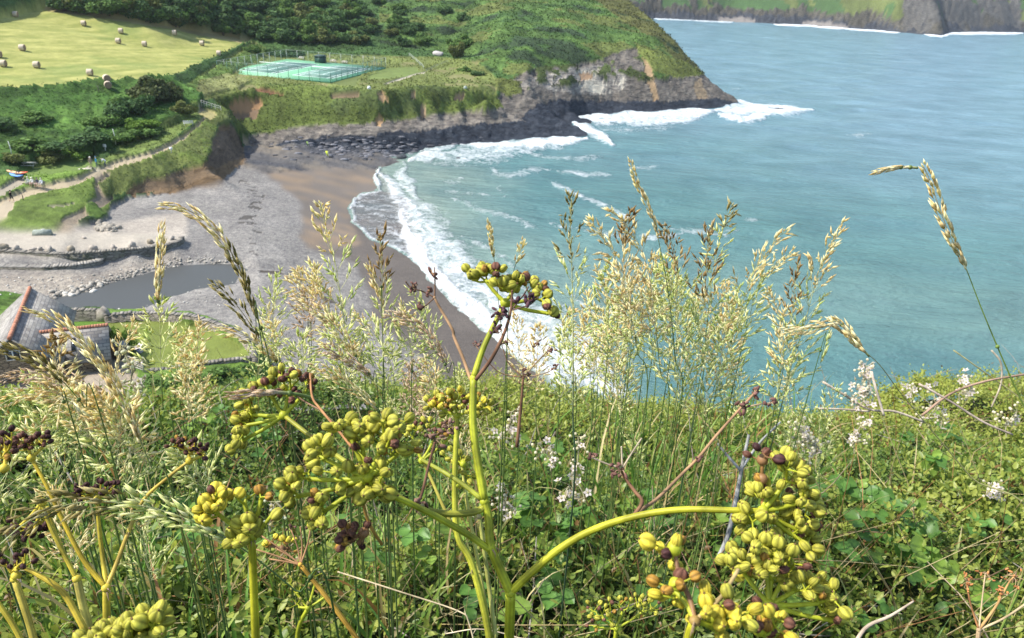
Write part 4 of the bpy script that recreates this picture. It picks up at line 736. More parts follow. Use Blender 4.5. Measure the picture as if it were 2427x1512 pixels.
H([(1680, 548), (1677, 600), (1674, 650), (1665, 760), (1650, 900), (1640, 1020)], 1.2, 1.35, .62, 'open', 'pale', .0145, 1.4, width=.075, topcol='brown', label='bushy grass head with an upright chocolate brown tip', group=GS, stemc=(.06, .11, .05))
H([(1864, 543), (1835, 575), (1800, 625), (1772, 680), (1745, 770), (1710, 880), (1670, 1010)], 1.15, 1.35, .60, 'open', 'pale', .0145, 1.4, width=.065, topcol='straw', label='plumed grass head leaning right with a long golden tip', group=GS)
H([(1877, 600), (1845, 622), (1812, 655), (1785, 720), (1760, 820), (1735, 930)], 1.2, 1.35, .42, 'open', 'pale', .0135, 1.0, width=.045, topcol='straw', label='smaller plume below the long golden tip', group=GS)
H([(1990, 533), (1972, 575), (1945, 630), (1925, 700), (1900, 790), (1872, 880), (1845, 990)], 1.1, 1.3, .58, 'open', 'pale', .0145, 1.4, width=.06, topcol='straw', label='rightmost golden plume of the big grass clump', group=GS, stemc=(.07, .12, .05))
H([(1892, 625), (1884, 670), (1878, 740), (1862, 820), (1845, 900), (1830, 990)], 1.15, 1.3, .6, 'open', 'pale', .0135, 1.2, width=.05, topcol='brown', label='grass head with a brown flecked tip left of the golden plume', group=GS)
H([(1820, 690), (1840, 730), (1855, 790), (1850, 870), (1838, 960)], 1.15, 1.3, .5, 'open', 'straw', .013, .9, width=.04, label='short straw head leaning left below the golden plume', group=GS)
H([(2072, 408), (2105, 400), (2140, 396), (2175, 398)], .72, .72, .85, 'narrow', 'straw', .009, .9, width=.5, label='snapped tip of a straw spike lying level over the water', group=GS, base=False)
H([(2188, 393), (2205, 430), (2222, 480), (2250, 555), (2285, 625), (2330, 740), (2385, 870), (2440, 990), (2520, 1150)], .72, .85, .30, 'narrow', 'straw', .0125, .85, width=.75, label='long green stem with a straw spike alone at the right over the sea', group=GS, stemc=(.20, .30, .06), rs=.0014)
H([(1855, 786), (1905, 778), (1950, 772), (1990, 768), (2020, 800), (2060, 845)], .85, .86, .95, 'narrow', 'straw', .0125, 1.0, width=1.1, label='bent over straw grass head above the pale bramble panicle', group=GS, base=False)
H([(1950, 760), (1995, 772), (2030, 815), (2085, 865), (2130, 925), (2200, 1010), (2300, 1130), (2440, 1300)], .84, 1.0, .18, 'narrow', 'straw', .012, .8, width=1.0, label='straw grass stalk crossing the right hand thicket down to the corner', group=GS, stemc=(.34, .33, .12))
H([(1965, 790), (1945, 860), (1925, 900), (1955, 780)][:3], .9, .95, .5, 'narrow', 'pale', .010, .5, width=.6, label='little green stem standing under the bent straw head', group=GS, stemc=(.10, .17, .05))
H([(1540, 915), (1600, 885), (1628, 848), (1640, 900), (1655, 960), (1680, 1040), (1700, 1110)][2:], 1.2, 1.4, .05, 'narrow', 'straw', .008, .2, label='bare yellow stem folded over inside the clump', group=GS, stemc=(.5, .46, .2))
H([(545, 938), (590, 935), (650, 930), (720, 938), (760, 955)], .45, .5, .5, 'narrow', 'pink', .009, 1.0, width=.6, label='pinkish grass spike lying level across the left umbel', group=GS, base=False)
H([(0, 1290), (60, 1240), (130, 1205), (220, 1188), (330, 1198), (430, 1225), (560, 1290), (700, 1400), (800, 1500)], .42, .55, .52, 'narrow', 'pale', .0105, 1.3, width=1.6, topcol='olive', label='greenish grass head drooping to the left bottom over yellow stems', group=GS, stemc=(.06, .11, .03), rs=.0012)
cg = 'grass stalks crowded along the thicket'
def crowd(n, boxx, boxy, t0, t1, W, sl, cols, drop=(0, 0), seed=1, dens=1.0, where='', kinds=('open',), hd=(.30, .46)):
    g = np.random.default_rng(seed)
    side = ['pale', 'straw yellow', 'greenish', 'golden', 'buff']; 
    par = sorted([(g.uniform(*boxx), g.uniform(*boxy), g.normal(drop[0], 22), g.uniform(200, 330), g.uniform(t0, t1), cols[g.integers(len(cols))], kinds[g.integers(len(kinds))]) for _ in range(n)], key=lambda q: q[0] + q[2])
    ORD = ['first', 'second', 'third', 'fourth', 'fifth', 'sixth', 'seventh', 'eighth', 'ninth', 'tenth', 'eleventh', 'twelfth', 'thirteenth', 'fourteenth', 'fifteenth', 'sixteenth', 'seventeenth', 'eighteenth']
    for i, (x, y, dx, L, t, c, kd) in enumerate(par):
        dy = drop[1]; pts = [(x + dx * 1.0, y + dy * 0.4), (x + dx * .55, y + L * .16), (x + dx * .22, y + L * .36), (x + 2, y + L * .62), (x, y + L)]
        nm = {'pale': 'pale green', 'straw': 'straw coloured', 'pink': 'pinkish', 'brown': 'brown', 'olive': 'olive'}[c]
        H(pts, t, t * 1.15, g.uniform(*hd), kd, c, sl * g.uniform(.9, 1.1), dens, width=W * g.uniform(.7, 1.2) if kd == 'open' else 1.0, topcol=c if g.random() < .6 else 'straw', label='%s grass head, %s from left %s' % (nm, ORD[i], where), group=cg + ' ' + where, stemc=(.12, .19, .055), g=g)
crowd(17, (1400, 1800), (590, 740), 1.2, 1.6, .075, .0145, ['pale', 'pale', 'straw'], seed=3, dens=1.2, hd=(.42, .6), where='in the big seaward clump')
crowd(6, (1130, 1420), (720, 850), 1.2, 1.6, .055, .014, ['pale', 'straw'], seed=4, where='behind the tall stem')
crowd(6, (560, 760), (640, 830), 1.0, 1.4, .05, .012, ['pale', 'pale', 'pink', 'straw'], seed=5, where='between lawn and shingle')
crowd(5, (760, 1080), (690, 850), 1.0, 1.4, .055, .013, ['pale', 'pale', 'straw'], (-30, 0), seed=6, where='over the dark wet beach')
crowd(9, (-20, 520), (870, 1010), .7, 1.1, .06, .0125, ['pale', 'straw', 'pale'], (-70, 25), seed=8, dens=1.1, where='below the cottages')
crowd(7, (250, 480), (760, 850), .9, 1.2, .04, .012, ['pale', 'straw'], (0, 0), seed=9, dens=.7, where='in front of the walled lawn')
crowd(3, (0, 520), (1020, 1240), .55, .9, .045, .011, ['pale', 'straw'], (-60, 30), seed=10, dens=.9, where='among the dark umbels')
crowd(6, (880, 1120), (840, 960), 1.2, 1.7, .05, .013, ['straw', 'pale', 'pink'], (-30, 0), seed=12, where='at the foot of the brown dead stalk')
crowd(5, (1450, 1950), (850, 980), 1.6, 2.2, .06, .014, ['straw', 'pale'], (0, 0), seed=13, where='sunk in the thicket below the clump')
for i, (a, b, c) in enumerate([((740, 870), (820, 910), (905, 990)), ((760, 830), (800, 840), (880, 900)), ((505, 785), (590, 800), (660, 870)), ((920, 745), (1010, 790), (1060, 880)), ((700, 715), (780, 760), (850, 860)), ((0, 905), (70, 890), (200, 930)), ((0, 960), (80, 935), (210, 965)), ((60, 900), (150, 890), (260, 950))]):
    H([a, ((a[0] + b[0]) / 2, (a[1] + b[1]) / 2 - 8), b, ((b[0] + c[0]) / 2 + 6, (b[1] + c[1]) / 2 - 4), c, (c[0] + 20, c[1] + 110)], .8, .9, .55, 'narrow', ['straw', 'pink'][i % 2], .011, .9, width=1.2, label=['buff head drooping left over the wet beach edge', 'buff head curling left above the first droop', 'pale head drooping left beside the garden wall end', 'buff head arching left near the dry twigs', 'straw head arching across the grey shingle', 'upper straw head sweeping left under the cottage', 'lower straw head sweeping left under the cottage', 'middle straw head sweeping left across the lane'][i], group=GS)
print('grass ok', len(bpy.data.objects))
# ================================================================== MIDDLE DISTANCE
M_MATTE = tint_mat('matte', rough=0.85, nscale=6, namp=0.2, spec=0.15); M_PAINT = tint_mat('paint', rough=0.5, nscale=3, namp=0.06, spec=0.3); M_FOL = tint_mat('foliage', rough=0.75, nscale=1.5, namp=0.25, transl=0.25, spec=0.15)
M_ROCK = tint_mat('boulder', rough=0.9, nscale=3, namp=0.35, bump=0.6, bdist=0.1, spec=0.15, detail=6)
def stone_mat(name, c1, c2, c3, sx=2.2, sz=6.0, moss=0.3):
    k = NT(name); tc = k.n('TexCoord').outputs['Object']; mp_ = k.mp(tc, (sx, sx, sz)); v = k.n('TexVoronoi'); k.set(v.inputs['Vector'], mp_); v.inputs['Scale'].default_value = 1; e = k.n('TexVoronoi', feature='DISTANCE_TO_EDGE'); k.set(e.inputs['Vector'], mp_); e.inputs['Scale'].default_value = 1
    r = k.sep(v.outputs['Color'])[0]; c = k.mix(r, c1, c2); nz = k.noise(0.6, 4, 0.6, vec=tc); c = k.mix(k.rng(nz, 0.5, 0.7, 0, moss), c, c3); gap = k.rng(e.outputs['Distance'], 0.0, 0.09); c = k.mix(gap, (0.04, 0.036, 0.03), c)
    k.P(color=c, rough=0.9, spec=0.1, normal=k.bump(gap, 0.7, 0.05)); return k.m
M_STONE = stone_mat('stone_wall', (0.20, 0.175, 0.14), (0.34, 0.30, 0.25), (0.09, 0.12, 0.04)); M_WSTONE = stone_mat('sea_wall_stone', (0.13, 0.12, 0.10), (0.26, 0.24, 0.20), (0.07, 0.10, 0.03), 1.6, 4.5, 0.6); M_HSTONE = stone_mat('house_stone', (0.24, 0.185, 0.13), (0.36, 0.29, 0.21), (0.2, 0.2, 0.17), 1.8, 6.5, 0.2)
def slate_mat():
    k = NT('slate'); tc = k.n('TexCoord').outputs['Object']; b = k.n('TexBrick'); k.set(b.inputs['Vector'], k.mp(tc, (1, 1, 1))); b.inputs['Scale'].default_value = 1; b.inputs['Brick Width'].default_value = 0.6; b.inputs['Row Height'].default_value = 0.32; b.inputs['Mortar Size'].default_value = 0.025; b.inputs['Bias'].default_value = -0.1; b.inputs['Mortar'].default_value = (0.10, 0.10, 0.11, 1)
    b.inputs['Color1'].default_value = (0.19, 0.17, 0.15, 1); b.inputs['Color2'].default_value = (0.37, 0.345, 0.31, 1); n = k.noise(0.5, 4, 0.6, vec=tc); c = k.mix(k.rng(n, 0.45, 0.75, 0, 0.55), b.outputs['Color'], (0.36, 0.35, 0.30)); n2 = k.noise(3.0, 3, 0.6, vec=tc); c = k.mix(k.rng(n2, 0.6, 0.75, 0, 0.5), c, (0.55, 0.54, 0.5))
    k.P(color=c, rough=0.7, spec=0.25, normal=k.bump(b.outputs['Fac'], -0.4, 0.03)); return k.m
M_SLATE = slate_mat()
k = NT('glass_pane'); k.P(color=(0.02, 0.025, 0.03), rough=0.08, spec=0.6); M_GLASS = k.m
k = NT('fence_mesh'); tr = k.n('BsdfTransparent'); ms = k.n('MixShader'); k.P(color=(0.12, 0.2, 0.16), rough=0.6); wv = k.n('TexVoronoi', feature='DISTANCE_TO_EDGE'); wv.inputs['Scale'].default_value = 12; k.set(wv.inputs['Vector'], k.pos()); k.set(ms.inputs[0], k.rng(wv.outputs['Distance'], 0.06, 0.10, 0.35, 0.0)); k.t.links.new(k.p.outputs[0], ms.inputs[1]); k.t.links.new(tr.outputs[0], ms.inputs[2])
k.t.links.new(tr.outputs[0], ms.inputs[1]); k.t.links.new(k.p.outputs[0], ms.inputs[2]); k.t.links.new(ms.outputs[0], k.out.inputs[0]); M_MESH = k.m
def rotz(a): c, s = math.cos(a), math.sin(a); return np.array([[c, -s, 0], [s, c, 0], [0, 0, 1.0]])
def frame(o, u, w=None):
    """4x4 with x along u (horizontal), z up"""
    u = nrm(np.array([u[0], u[1], 0.0])); M = np.eye(4); M[:3, 0] = u; M[:3, 1] = (-u[1], u[0], 0); M[:3, 3] = o; return M
def setM(o, M): o.matrix_world = Matrix([list(r) for r in M]); return o
# ---- hay bales
def bale_mesh():
    B = MB(); n = 28; prof = [(-.60, .0), (-.60, .25), (-.605, .5), (-.60, .70), (-.55, .745), (-.3, .75), (0, .755), (.3, .75), (.55, .745), (.60, .70), (.605, .5), (.60, .25), (.60, 0)]
    th = np.arange(n) * 2 * PI / n; V = []; c = []
    for i, (x, r) in enumerate(prof):
        for t in th: rr = max(r, .01) * (1 + .012 * math.sin(t * 5 + x * 4)); V.append((x, rr * math.cos(t), .735 + rr * math.sin(t) * (1 if math.sin(t) > -.8 else .97))); c.append((0.56, 0.46, 0.35) if abs(x) < .58 else (0.27, 0.19, 0.13))
    Q = [[i * n + j, i * n + (j + 1) % n, (i + 1) * n + (j + 1) % n, (i + 1) * n + j] for i in range(len(prof) - 1) for j in range(n)]; B.add(V, Q, c=np.array(c)); return B
bales = [(38, 40, 'far up by the field corner', 0), (199, 61, 'at the top edge under the dark hedge', 0), (287, 79, 'upper one of the pair near the middle of the field', 0), (281, 103, 'lower one of the pair near the middle of the field', 0), (343, 110, 'right of the middle pair', 0), (414, 83, 'close to the hedge on the right part of the field', 0), (479, 108, 'near the right corner of the field', 0), (519, 132, 'last before the tennis court corner', 0), (54, 120, 'left, above the two at the field edge', 0), (-2, 136, 'cut by the left edge of the view', 0), (9, 158, 'at the left edge with its dark end showing', 0), (88, 161, 'lower left, second from the edge', 0), (214, 179, 'lower middle of the field, left of the end on pair', 0), (254, 193, 'end on, upper of the two in line', 1), (257, 209, 'end on, lowest of all and next to the hedge', 1)]
bm0 = None
for x, y, s, e in bales:
    p = hit(x, y); p[2] = gz(p[0], p[1]); 
    if bm0 is None: o = bale_mesh().build('hay_bale', tint_mat('hay', rough=0.9, nscale=9, namp=0.3, bump=0.4, bdist=0.03, spec=0.1)); bm0 = o
    else: o = bm0.copy(); COL.objects.link(o)
    o.location = p; o.rotation_euler[2] = (math.radians(14) if not e else math.radians(126)) + random.uniform(-.12, .12); o.scale = (.9,) * 3; tag(o, 'round straw bale ' + s, 'hay bale', 'round bales on the mown field')
# ---- tennis courts
cs = [PZ(573.6, 173.7, 12), PZ(838.5, 202.7, 12), PZ(859.5, 156.7, 12), PZ(638, 142, 12)]; cen = sum(cs) / 4; u = nrm((cs[1] - cs[0]) + (cs[2] - cs[3])); vdir = np.array([-u[1], u[0], 0]); W2, D2 = 15.8, 17.3
M0 = frame(cen + [0, 0, 0.28], u); court = empty('tennis_court', (0, 0, 0), 'pair of green tennis courts side by side on the cliff top meadow', 'tennis court'); setM(court, M0)
B = MB(); B.box((-W2, -D2, -.3), (W2, D2, 0), (0.17, 0.42, 0.235)); B.build('surface', M_PAINT, court, False)
for cx in (-7.9, 7.9):
    B = MB(); B.box((cx - 5.5, -11.9, -.1), (cx + 5.5, 11.9, .006), (0.10, 0.20, 0.16)); B.build('playing_area', M_PAINT, court, False)
    B = MB(); w_ = .16; z0, z1 = .0, .012
    for xx in (-5.485, 5.485, -4.115, 4.115): B.box((cx + xx - w_, -11.9, z0), (cx + xx + w_, 11.9, z1), (0.75, 0.88, 0.8))
    for yy, hw in ((-11.9, 5.485), (11.9, 5.485), (-6.4, 4.115), (6.4, 4.115)): B.box((cx - hw + w_, yy - w_, z0), (cx + hw - w_, yy + w_, z1 - .002), (0.75, 0.88, 0.8))
    B.box((cx - w_, -6.3, z0), (cx + w_, 6.3, z1 - .003), (0.75, 0.88, 0.8)); B.build('court_lines', M_PAINT, court, False)
    nt_ = empty('tennis_net', (0, 0, 0), 'tennis net with white band across the %s court' % ('left' if cx < 0 else 'right'), 'tennis net', 'tennis nets'); setM(nt_, M0 @ np.array([[1, 0, 0, cx], [0, 1, 0, 0], [0, 0, 1, 0.02], [0, 0, 0, 1.0]]))
    B = MB(); B.box((-6.3, -.012, .05), (6.3, .012, .86), (.30, .38, .36)); B.build('netting', M_MESH, nt_, False); B = MB(); B.box((-6.3, -.03, .86), (6.3, .03, 1.02), (.75, .8, .76)); B.build('white_band', M_PAINT, nt_, False)
    for sx in (-6.4, 6.4): B = MB(); B.tube([(sx, 0, 0), (sx, 0, 1.1)], .06, 8, (.08, .2, .12)); B.build('net_post', M_PAINT, nt_)
fen = empty('court_fence', (0, 0, 0), 'tall wire fence on posts round the tennis courts', 'fence'); setM(fen, M0)
per = [((-W2, -D2), (W2, -D2), 11), ((W2, -D2), (W2, D2), 11), ((W2, D2), (-W2, D2), 9), ((-W2, D2), (-W2, -D2), 11)]
for si, (a, b, n) in enumerate(per):
    for q in range(n):
        x = a[0] + (b[0] - a[0]) * q / n; y = a[1] + (b[1] - a[1]) * q / n; hgt = 2.75; B = MB(); cc = (.42, .44, .40) if si >= 2 else (.10, .2, .16); B.tube([(x, y, -.3), (x, y, hgt)], .065, 6, cc)
        if q % 3 == 0: B.tube([(x + .9 * (1 if si == 0 else 0), y + .9 * (1 if si % 2 else 0), 0), (x, y, hgt * .8)], .035, 5, cc)
        B.build('fence_post', M_PAINT, fen)
    B = MB(); B.add([(a[0], a[1], 0.05), (b[0], b[1], 0.05), (b[0], b[1], 2.7), (a[0], a[1], 2.7)], [[0, 1, 2, 3]], c=(.2, .3, .25)); B.build('wire_mesh', M_MESH, fen, False)
    B = MB(); B.tube([(a[0], a[1], 2.72), (b[0], b[1], 2.72)], .03, 5, (.3, .34, .3)); B.build('top_rail', M_PAINT, fen)
def at(px, py): p = hit(px, py); return p
def thing(name, px, py, label, cat, group=None, rz=0.0, dz=0.0):
    p = at(px, py); return empty(name, (p[0], p[1], p[2] + dz), label, cat, group, rz)
hut = thing('hut', 760, 151, 'dark green hut at the far side of the tennis courts', 'hut', rz=-.35)
B = MB(); B.box((-1.4, -.9, -.3), (1.4, .9, 2.1), (.018, .05, .04)); B.build('wall', M_PAINT, hut, False); B = MB(); B.add([(-1.55, -1.1, 2.1), (1.55, -1.1, 2.1), (1.55, 1.1, 2.35), (-1.55, 1.1, 2.35), (-1.55, -1.1, 2.2), (1.55, -1.1, 2.2), (1.55, 1.1, 2.45), (-1.55, 1.1, 2.45)], [[3, 2, 1, 0], [4, 5, 6, 7], [0, 1, 5, 4], [1, 2, 6, 5], [2, 3, 7, 6], [3, 0, 4, 7]], c=(.03, .06, .05)); B.build('roof', M_PAINT, hut, False); B = MB(); B.box((-.4, -.94, 0), (.45, -.905, 1.95), (.03, .075, .055)); B.build('door', M_PAINT, hut, False)
def bench(px, py, label, cat='bench', col=(.5, .48, .42), rz=0.0, L=1.8, group=None, back=True):
    o = thing('bench', px, py, label, cat, group, rz); B = MB(); B.box((-L / 2, -.22, .42), (L / 2, .22, .48), col); B.build('seat', M_PAINT, o, False)
    if back: B = MB(); [B.box((-L / 2, .22, z), (L / 2, .26, z + .11), col) for z in (.58, .74)]; B.build('backrest', M_PAINT, o, False)
    for sx in (-L / 2 + .12, L / 2 - .2):
        for sy in (-.2, .14): B = MB(); B.box((sx, sy, -.2), (sx + .08, sy + .08, .42 if sy < 0 else .84), np.array(col) * .8); B.build('leg', M_PAINT, o, False)
    return o
g3 = 'pale benches behind the tennis courts'
bench(714, 141, 'pale bench left of the dark hut', col=(.6, .56, .5), rz=-.35, group=g3); bench(790, 148, 'pale bench just right of the dark hut', col=(.6, .56, .5), rz=-.35, group=g3); bench(817, 151, 'pale bench farthest right behind the courts', col=(.6, .56, .5), rz=-.35, group=g3)
bench(447, 297, 'grey and white bench beside the top of the cliff path', col=(.45, .47, .46), rz=.5)
o = bench(766, 150, 'white chair in front of the dark hut', cat='chair', col=(.85, .85, .85), rz=-.3, L=.6); o.name = 'chair'
def rock(px, py, s, label, col=(.25, .24, .22), seed=0, cat='boulder', group=None, dz=0.0, p=None, name='boulder'):
    g = np.random.default_rng(seed + 900); p = at(px, py) if p is None else p; B = MB(); off_ = g.random(3) * 20
    def fn(D): return 1 + 0.28 * fbm(D[:, 0] * 1.6 + off_[0], D[:, 1] * 1.6 + D[:, 2] * 1.3 + off_[1], 4, seed) - 0.12 * (np.abs(D[:, 2]) > .7)
    B.ball((0, 0, 0), s, 16, 10, col, rotz(g.random() * 3), fn); o = B.build(name, M_ROCK, None, seed % 2 == 0); o.location = (p[0], p[1], p[2] + s[2] * .45 + dz); return tag(o, label, cat, group)
rock(1037, 131, (2.0, 1.3, 1.0), 'large pale boulder at the foot of the scrub hill', (.42, .39, .37), 1)
rock(1103, 211, (.6, .5, .6), 'grey stone marker on the cliff top grass', (.3, .34, .3), 2, 'stone'); rock(875, 211, (.45, .35, .55), 'small white stone by the corner of the tennis fence', (.75, .75, .72), 4, 'stone')
def rails(label, pts, n, h, col, cat='fence', name='rail_fence', rl=2):
    P = [at(*pt) for pt in pts]; o = empty(name, tuple(P[0]), label, cat); S = spline(np.array(P), 6) if len(P) > 2 else np.linspace(P[0], P[1], 7); idx = np.linspace(0, len(S) - 1, n).astype(int)
    for i in idx: B = MB(); q = S[i] - P[0]; B.tube([q - [0, 0, .3], q + [0, 0, h]], .06, 6, col); B.build('post', M_PAINT, o)
    for r in range(rl): B = MB(); B.tube(S - P[0] + np.array([0, 0, h * (.95 - .4 * r)]), .05, 5, col); B.build('rail', M_PAINT, o)
    return o
rails('pale wooden rail fence at the bend of the cliff path', [(478, 249), (498, 256), (524, 264)], 6, 1.1, (.5, .48, .42)); rails('pale rails slanting down the meadow past the courts', [(970, 134), (987, 148), (1004, 164)], 5, 1.1, (.36, .40, .33)); rails('low rail along the path over the cliff', [(1010, 172), (1035, 160), (1060, 150)], 5, .9, (.22, .24, .17))
for x, y, h, lab in ((234, 219, 1.3, 'single dark post at the field edge'), (274, 341, 2.6, 'thin pale pole beside the cliff path scrub'), (28, 369, 2.3, 'thin pale pole behind the picnic table'), (55, 474, 1.0, 'short dark post where the paths meet'), (406, 362, 1.0, 'short white marker post under the cliff path'), (250, 357, 1.1, 'white notice post above the lawn')):
    p = at(x, y); B = MB(); c = (.09, .07, .05) if 'dark' in lab else (.6, .6, .56); B.tube([(0, 0, -.2), (.03 * h, 0, h * .5), (-.03 * h, 0, h)], [.07, .06, .05], 8, c)
    if 'notice' in lab or 'white marker' in lab: B.box((-.28, -.04, h - .5), (.28, .0, h), (.75, .76, .75))
    o = B.build('post', M_PAINT); o.location = p; tag(o, lab, 'post')
# picnic table
pt_ = thing('picnic_table', 71, 396, 'weathered grey picnic table with benches on the lawn', 'picnic table', rz=.2)
B = MB(); B.box((-.95, -.4, .70), (.95, .4, .76), (.32, .33, .28)); B.build('tabletop', M_MATTE, pt_, False)
for sy in (-1, 1): B = MB(); B.box((-.95, sy * .75 - .14, .42), (.95, sy * .75 + .14, .47), (.32, .33, .28)); B.build('seat', M_MATTE, pt_, False)
for sx in (-.7, .7): B = MB(); B.tube([(sx, -.75, -.1), (sx, -.2, .7)], .05, 5, (.25, .25, .2)); B.tube([(sx, .75, -.1), (sx, .2, .7)], .05, 5, (.25, .25, .2)); B.tube([(sx, -.85, .38), (sx, .85, .38)], .045, 5, (.25, .25, .2)); B.build('leg_frame', M_MATTE, pt_)
# kayaks
def kayak(px, py, L, col, col2, label, rz, dz=0):
    B = MB(); n = 18; xs = np.linspace(-L / 2, L / 2, n); V = []; c = []; m_ = 10
    for i, x in enumerate(xs):
        f = max(0.04, math.sqrt(max(0, 1 - (2 * x / L) ** 2)) ** .8); lift = .28 * abs(2 * x / L) ** 3
        for j in range(m_): a = j * 2 * PI / m_; V.append((x, .38 * f * math.cos(a), .18 + lift + .17 * f * math.sin(a))); c.append(col if math.sin(a) > -.2 and x < L * .22 else col2)
    Q = [[i * m_ + j, i * m_ + (j + 1) % m_, (i + 1) * m_ + (j + 1) % m_, (i + 1) * m_ + j] for i in range(n - 1) for j in range(m_)]; root = thing('kayak', px, py, label, 'kayak', 'kayaks on the grass', rz, dz); B.add(V, Q, c=np.array(c)); B.build('hull', M_PAINT, root); B = MB(); B.ball((0.1, 0, .33), (.42, .2, .06), 12, 6, (.04, .04, .05)); B.build('cockpit', M_PAINT, root); return root
kayak(43, 414, 3.6, (.85, .42, .22), (.75, .12, .05), 'orange and white kayak lying on the lawn edge', -.12, .15); kayak(40, 419, 2.6, (.12, .3, .72), (.1, .25, .6), 'blue kayak half under the orange one', -.3)
# people
def ramp_mat(name, stops):
    k = NT(name); z = k.n('SeparateXYZ'); k.set(z.inputs[0], k.n('TexCoord').outputs['Object']); r = k.n('ValToRGB'); r.color_ramp.interpolation = 'CONSTANT'; k.set(r.inputs[0], k.math('DIVIDE', z.outputs[2], 2.0)); e = r.color_ramp.elements
    while len(e) < len(stops): e.new(0.5)
    for q, (zz, c) in enumerate(stops): e[q].position = zz / 2; e[q].color = (*c, 1)
    k.P(color=r.outputs[0], rough=.8, spec=.1); return k.m
def person(px, py, label, stops, hair, pose='stand', rz=0.0, hat=False, p=None, s=1.0):
    p = at(px, py) if p is None else p; root = empty('person', tuple(p), label, 'person', None, rz)
    J = {'stand': [(0, 0, .95), (0, 0, 1.2), (0, 0, 1.42), (0, .01, 1.52), (0, -.01, 1.66), (.10, 0, .9), (.12, -.02, .5), (.13, .02, .06), (.13, -.12, .03), (-.10, 0, .9), (-.12, .03, .5), (-.13, -.02, .06), (-.13, -.14, .03), (.2, 0, 1.4), (.27, .02, 1.12), (.25, -.1, .88), (-.2, 0, 1.4), (-.27, .02, 1.12), (-.25, -.08, .88)],
         'walk': [(0, 0, .94), (0, -.02, 1.2), (0, -.03, 1.42), (0, -.03, 1.52), (0, -.06, 1.66), (.10, 0, .9), (.12, -.16, .5), (.13, -.2, .06), (.13, -.34, .04), (-.10, 0, .9), (-.12, .08, .5), (-.13, .36, .12), (-.13, .26, .05), (.2, 0, 1.4), (.27, .14, 1.14), (.25, .12, .9), (-.2, 0, 1.4), (-.27, -.08, 1.14), (-.25, -.28, .98)],
         'bend': [(0, .12, .9), (0, -.05, 1.1), (0, -.28, 1.2), (0, -.38, 1.22), (0, -.5, 1.2), (.10, .12, .86), (.14, -.05, .48), (.14, .08, .06), (.14, -.06, .03), (-.10, .12, .86), (-.14, -.02, .48), (-.14, .12, .06), (-.14, -.02, .03), (.18, -.26, 1.16), (.22, -.36, .9), (.18, -.42, .66), (-.18, -.26, 1.16), (-.22, -.36, .9), (-.18, -.44, .68)],
         'sit': [(0, .05, .52), (0, .08, .8), (0, .06, 1.0), (0, .04, 1.1), (0, 0, 1.24), (.10, 0, .52), (.13, -.42, .5), (.13, -.4, .06), (.13, -.54, .04), (-.10, 0, .52), (-.13, -.42, .5), (-.13, -.44, .06), (-.13, -.56, .04), (.2, .05, .98), (.25, -.08, .74), (.16, -.3, .62), (-.2, .05, .98), (-.25, -.08, .74), (-.16, -.3, .62)]}[pose]
    E = [(0, 1), (1, 2), (2, 3), (3, 4), (0, 5), (5, 6), (6, 7), (7, 8), (0, 9), (9, 10), (10, 11), (11, 12), (2, 13), (13, 14), (14, 15), (2, 16), (16, 17), (17, 18)]; R = [.14, .145, .14, .055, .105, .095, .062, .045, .04, .095, .062, .045, .04, .06, .045, .035, .06, .045, .035]
    me = bpy.data.meshes.new('body'); me.from_pydata([tuple(np.array(j) * s) for j in J], E, []); o = link_mesh('body', me, ramp_mat('clothes', stops), root); md = o.modifiers.new('Skin', 'SKIN'); sk = me.skin_vertices[0].data
    for i, r in enumerate(R): sk[i].radius = (r * s, r * s * (.72 if i < 3 else 1))
    sk[0].use_root = True; o.modifiers.new('Sub', 'SUBSURF').levels = 1; md2 = o.modifiers[-1]; md2.render_levels = 1
    h = np.array(J[4]) * s; B = MB(); B.ball(h + [0, .015, .035], (.108 * s, .118 * s, .115 * s), 12, 8, hair, fn=lambda D: np.where(D[:, 2] > -.1, 1.0, .78))
    if hat: B.ball(h + [0, 0, .06], (.19 * s, .19 * s, .02), 12, 4, hair)
    B.build('hat' if hat else 'hair', M_MATTE, root); B = MB()
    fx = h + np.array([0, -.09 * s, 0]); B.ball(fx + [0, -.015, -.01], (.016, .02, .025), 6, 4, (.6, .4, .3)); B.ball(fx + [.035, -.005, .02], (.012, .008, .01), 5, 4, (.05, .04, .04)); B.ball(fx + [-.035, -.005, .02], (.012, .008, .01), 5, 4, (.05, .04, .04)); B.build('face', M_MATTE, root)
    for sx, hi in ((1, 15), (-1, 18)):
        B = MB(); hp = np.array(J[hi]) * s; B.ball(hp + [0, 0, -.05], (.022, .04, .045), 7, 5, (.6, .4, .3))
        for q in range(5): B.tube([hp + [0, -.03 + .015 * q, -.08], hp + [.005 * sx, -.034 + .017 * q, -.125 + .012 * abs(q - 2)]], .008, 4, (.6, .4, .3))
        B.build('hand', M_MATTE, root)
    return root
SK = (.55, .36, .26)
person(29, 479, 'person in black t shirt and shorts walking on the sandy path', [(0, (.7, .65, .6)), (.09, SK), (.48, (.015, .015, .018)), (1.46, SK)], (.03, .02, .015), 'walk', 1.4)
person(217, 397, 'person in khaki with a white sun hat standing by the paved spot', [(0, (.3, .25, .2)), (.09, (.36, .29, .21)), (1.46, SK)], (.8, .78, .7), 'stand', .6, True); person(230, 396, 'person in a bright blue top standing beside the white hatted one', [(0, (.1, .1, .1)), (.09, (.05, .09, .12)), (.9, (.03, .24, .42)), (1.46, SK)], (.1, .2, .3), 'stand', -.8); person(250, 394, 'person in white top and jeans bending forward by the path', [(0, (.1, .1, .1)), (.09, (.05, .07, .14)), (.88, (.75, .78, .82)), (1.24, SK)], (.35, .28, .18), 'bend', -1.2)
bn = bench(84, 441, 'low wooden bench with four people on it', col=(.3, .26, .2), rz=-.15, L=3.2); bp = np.array(bn.location)
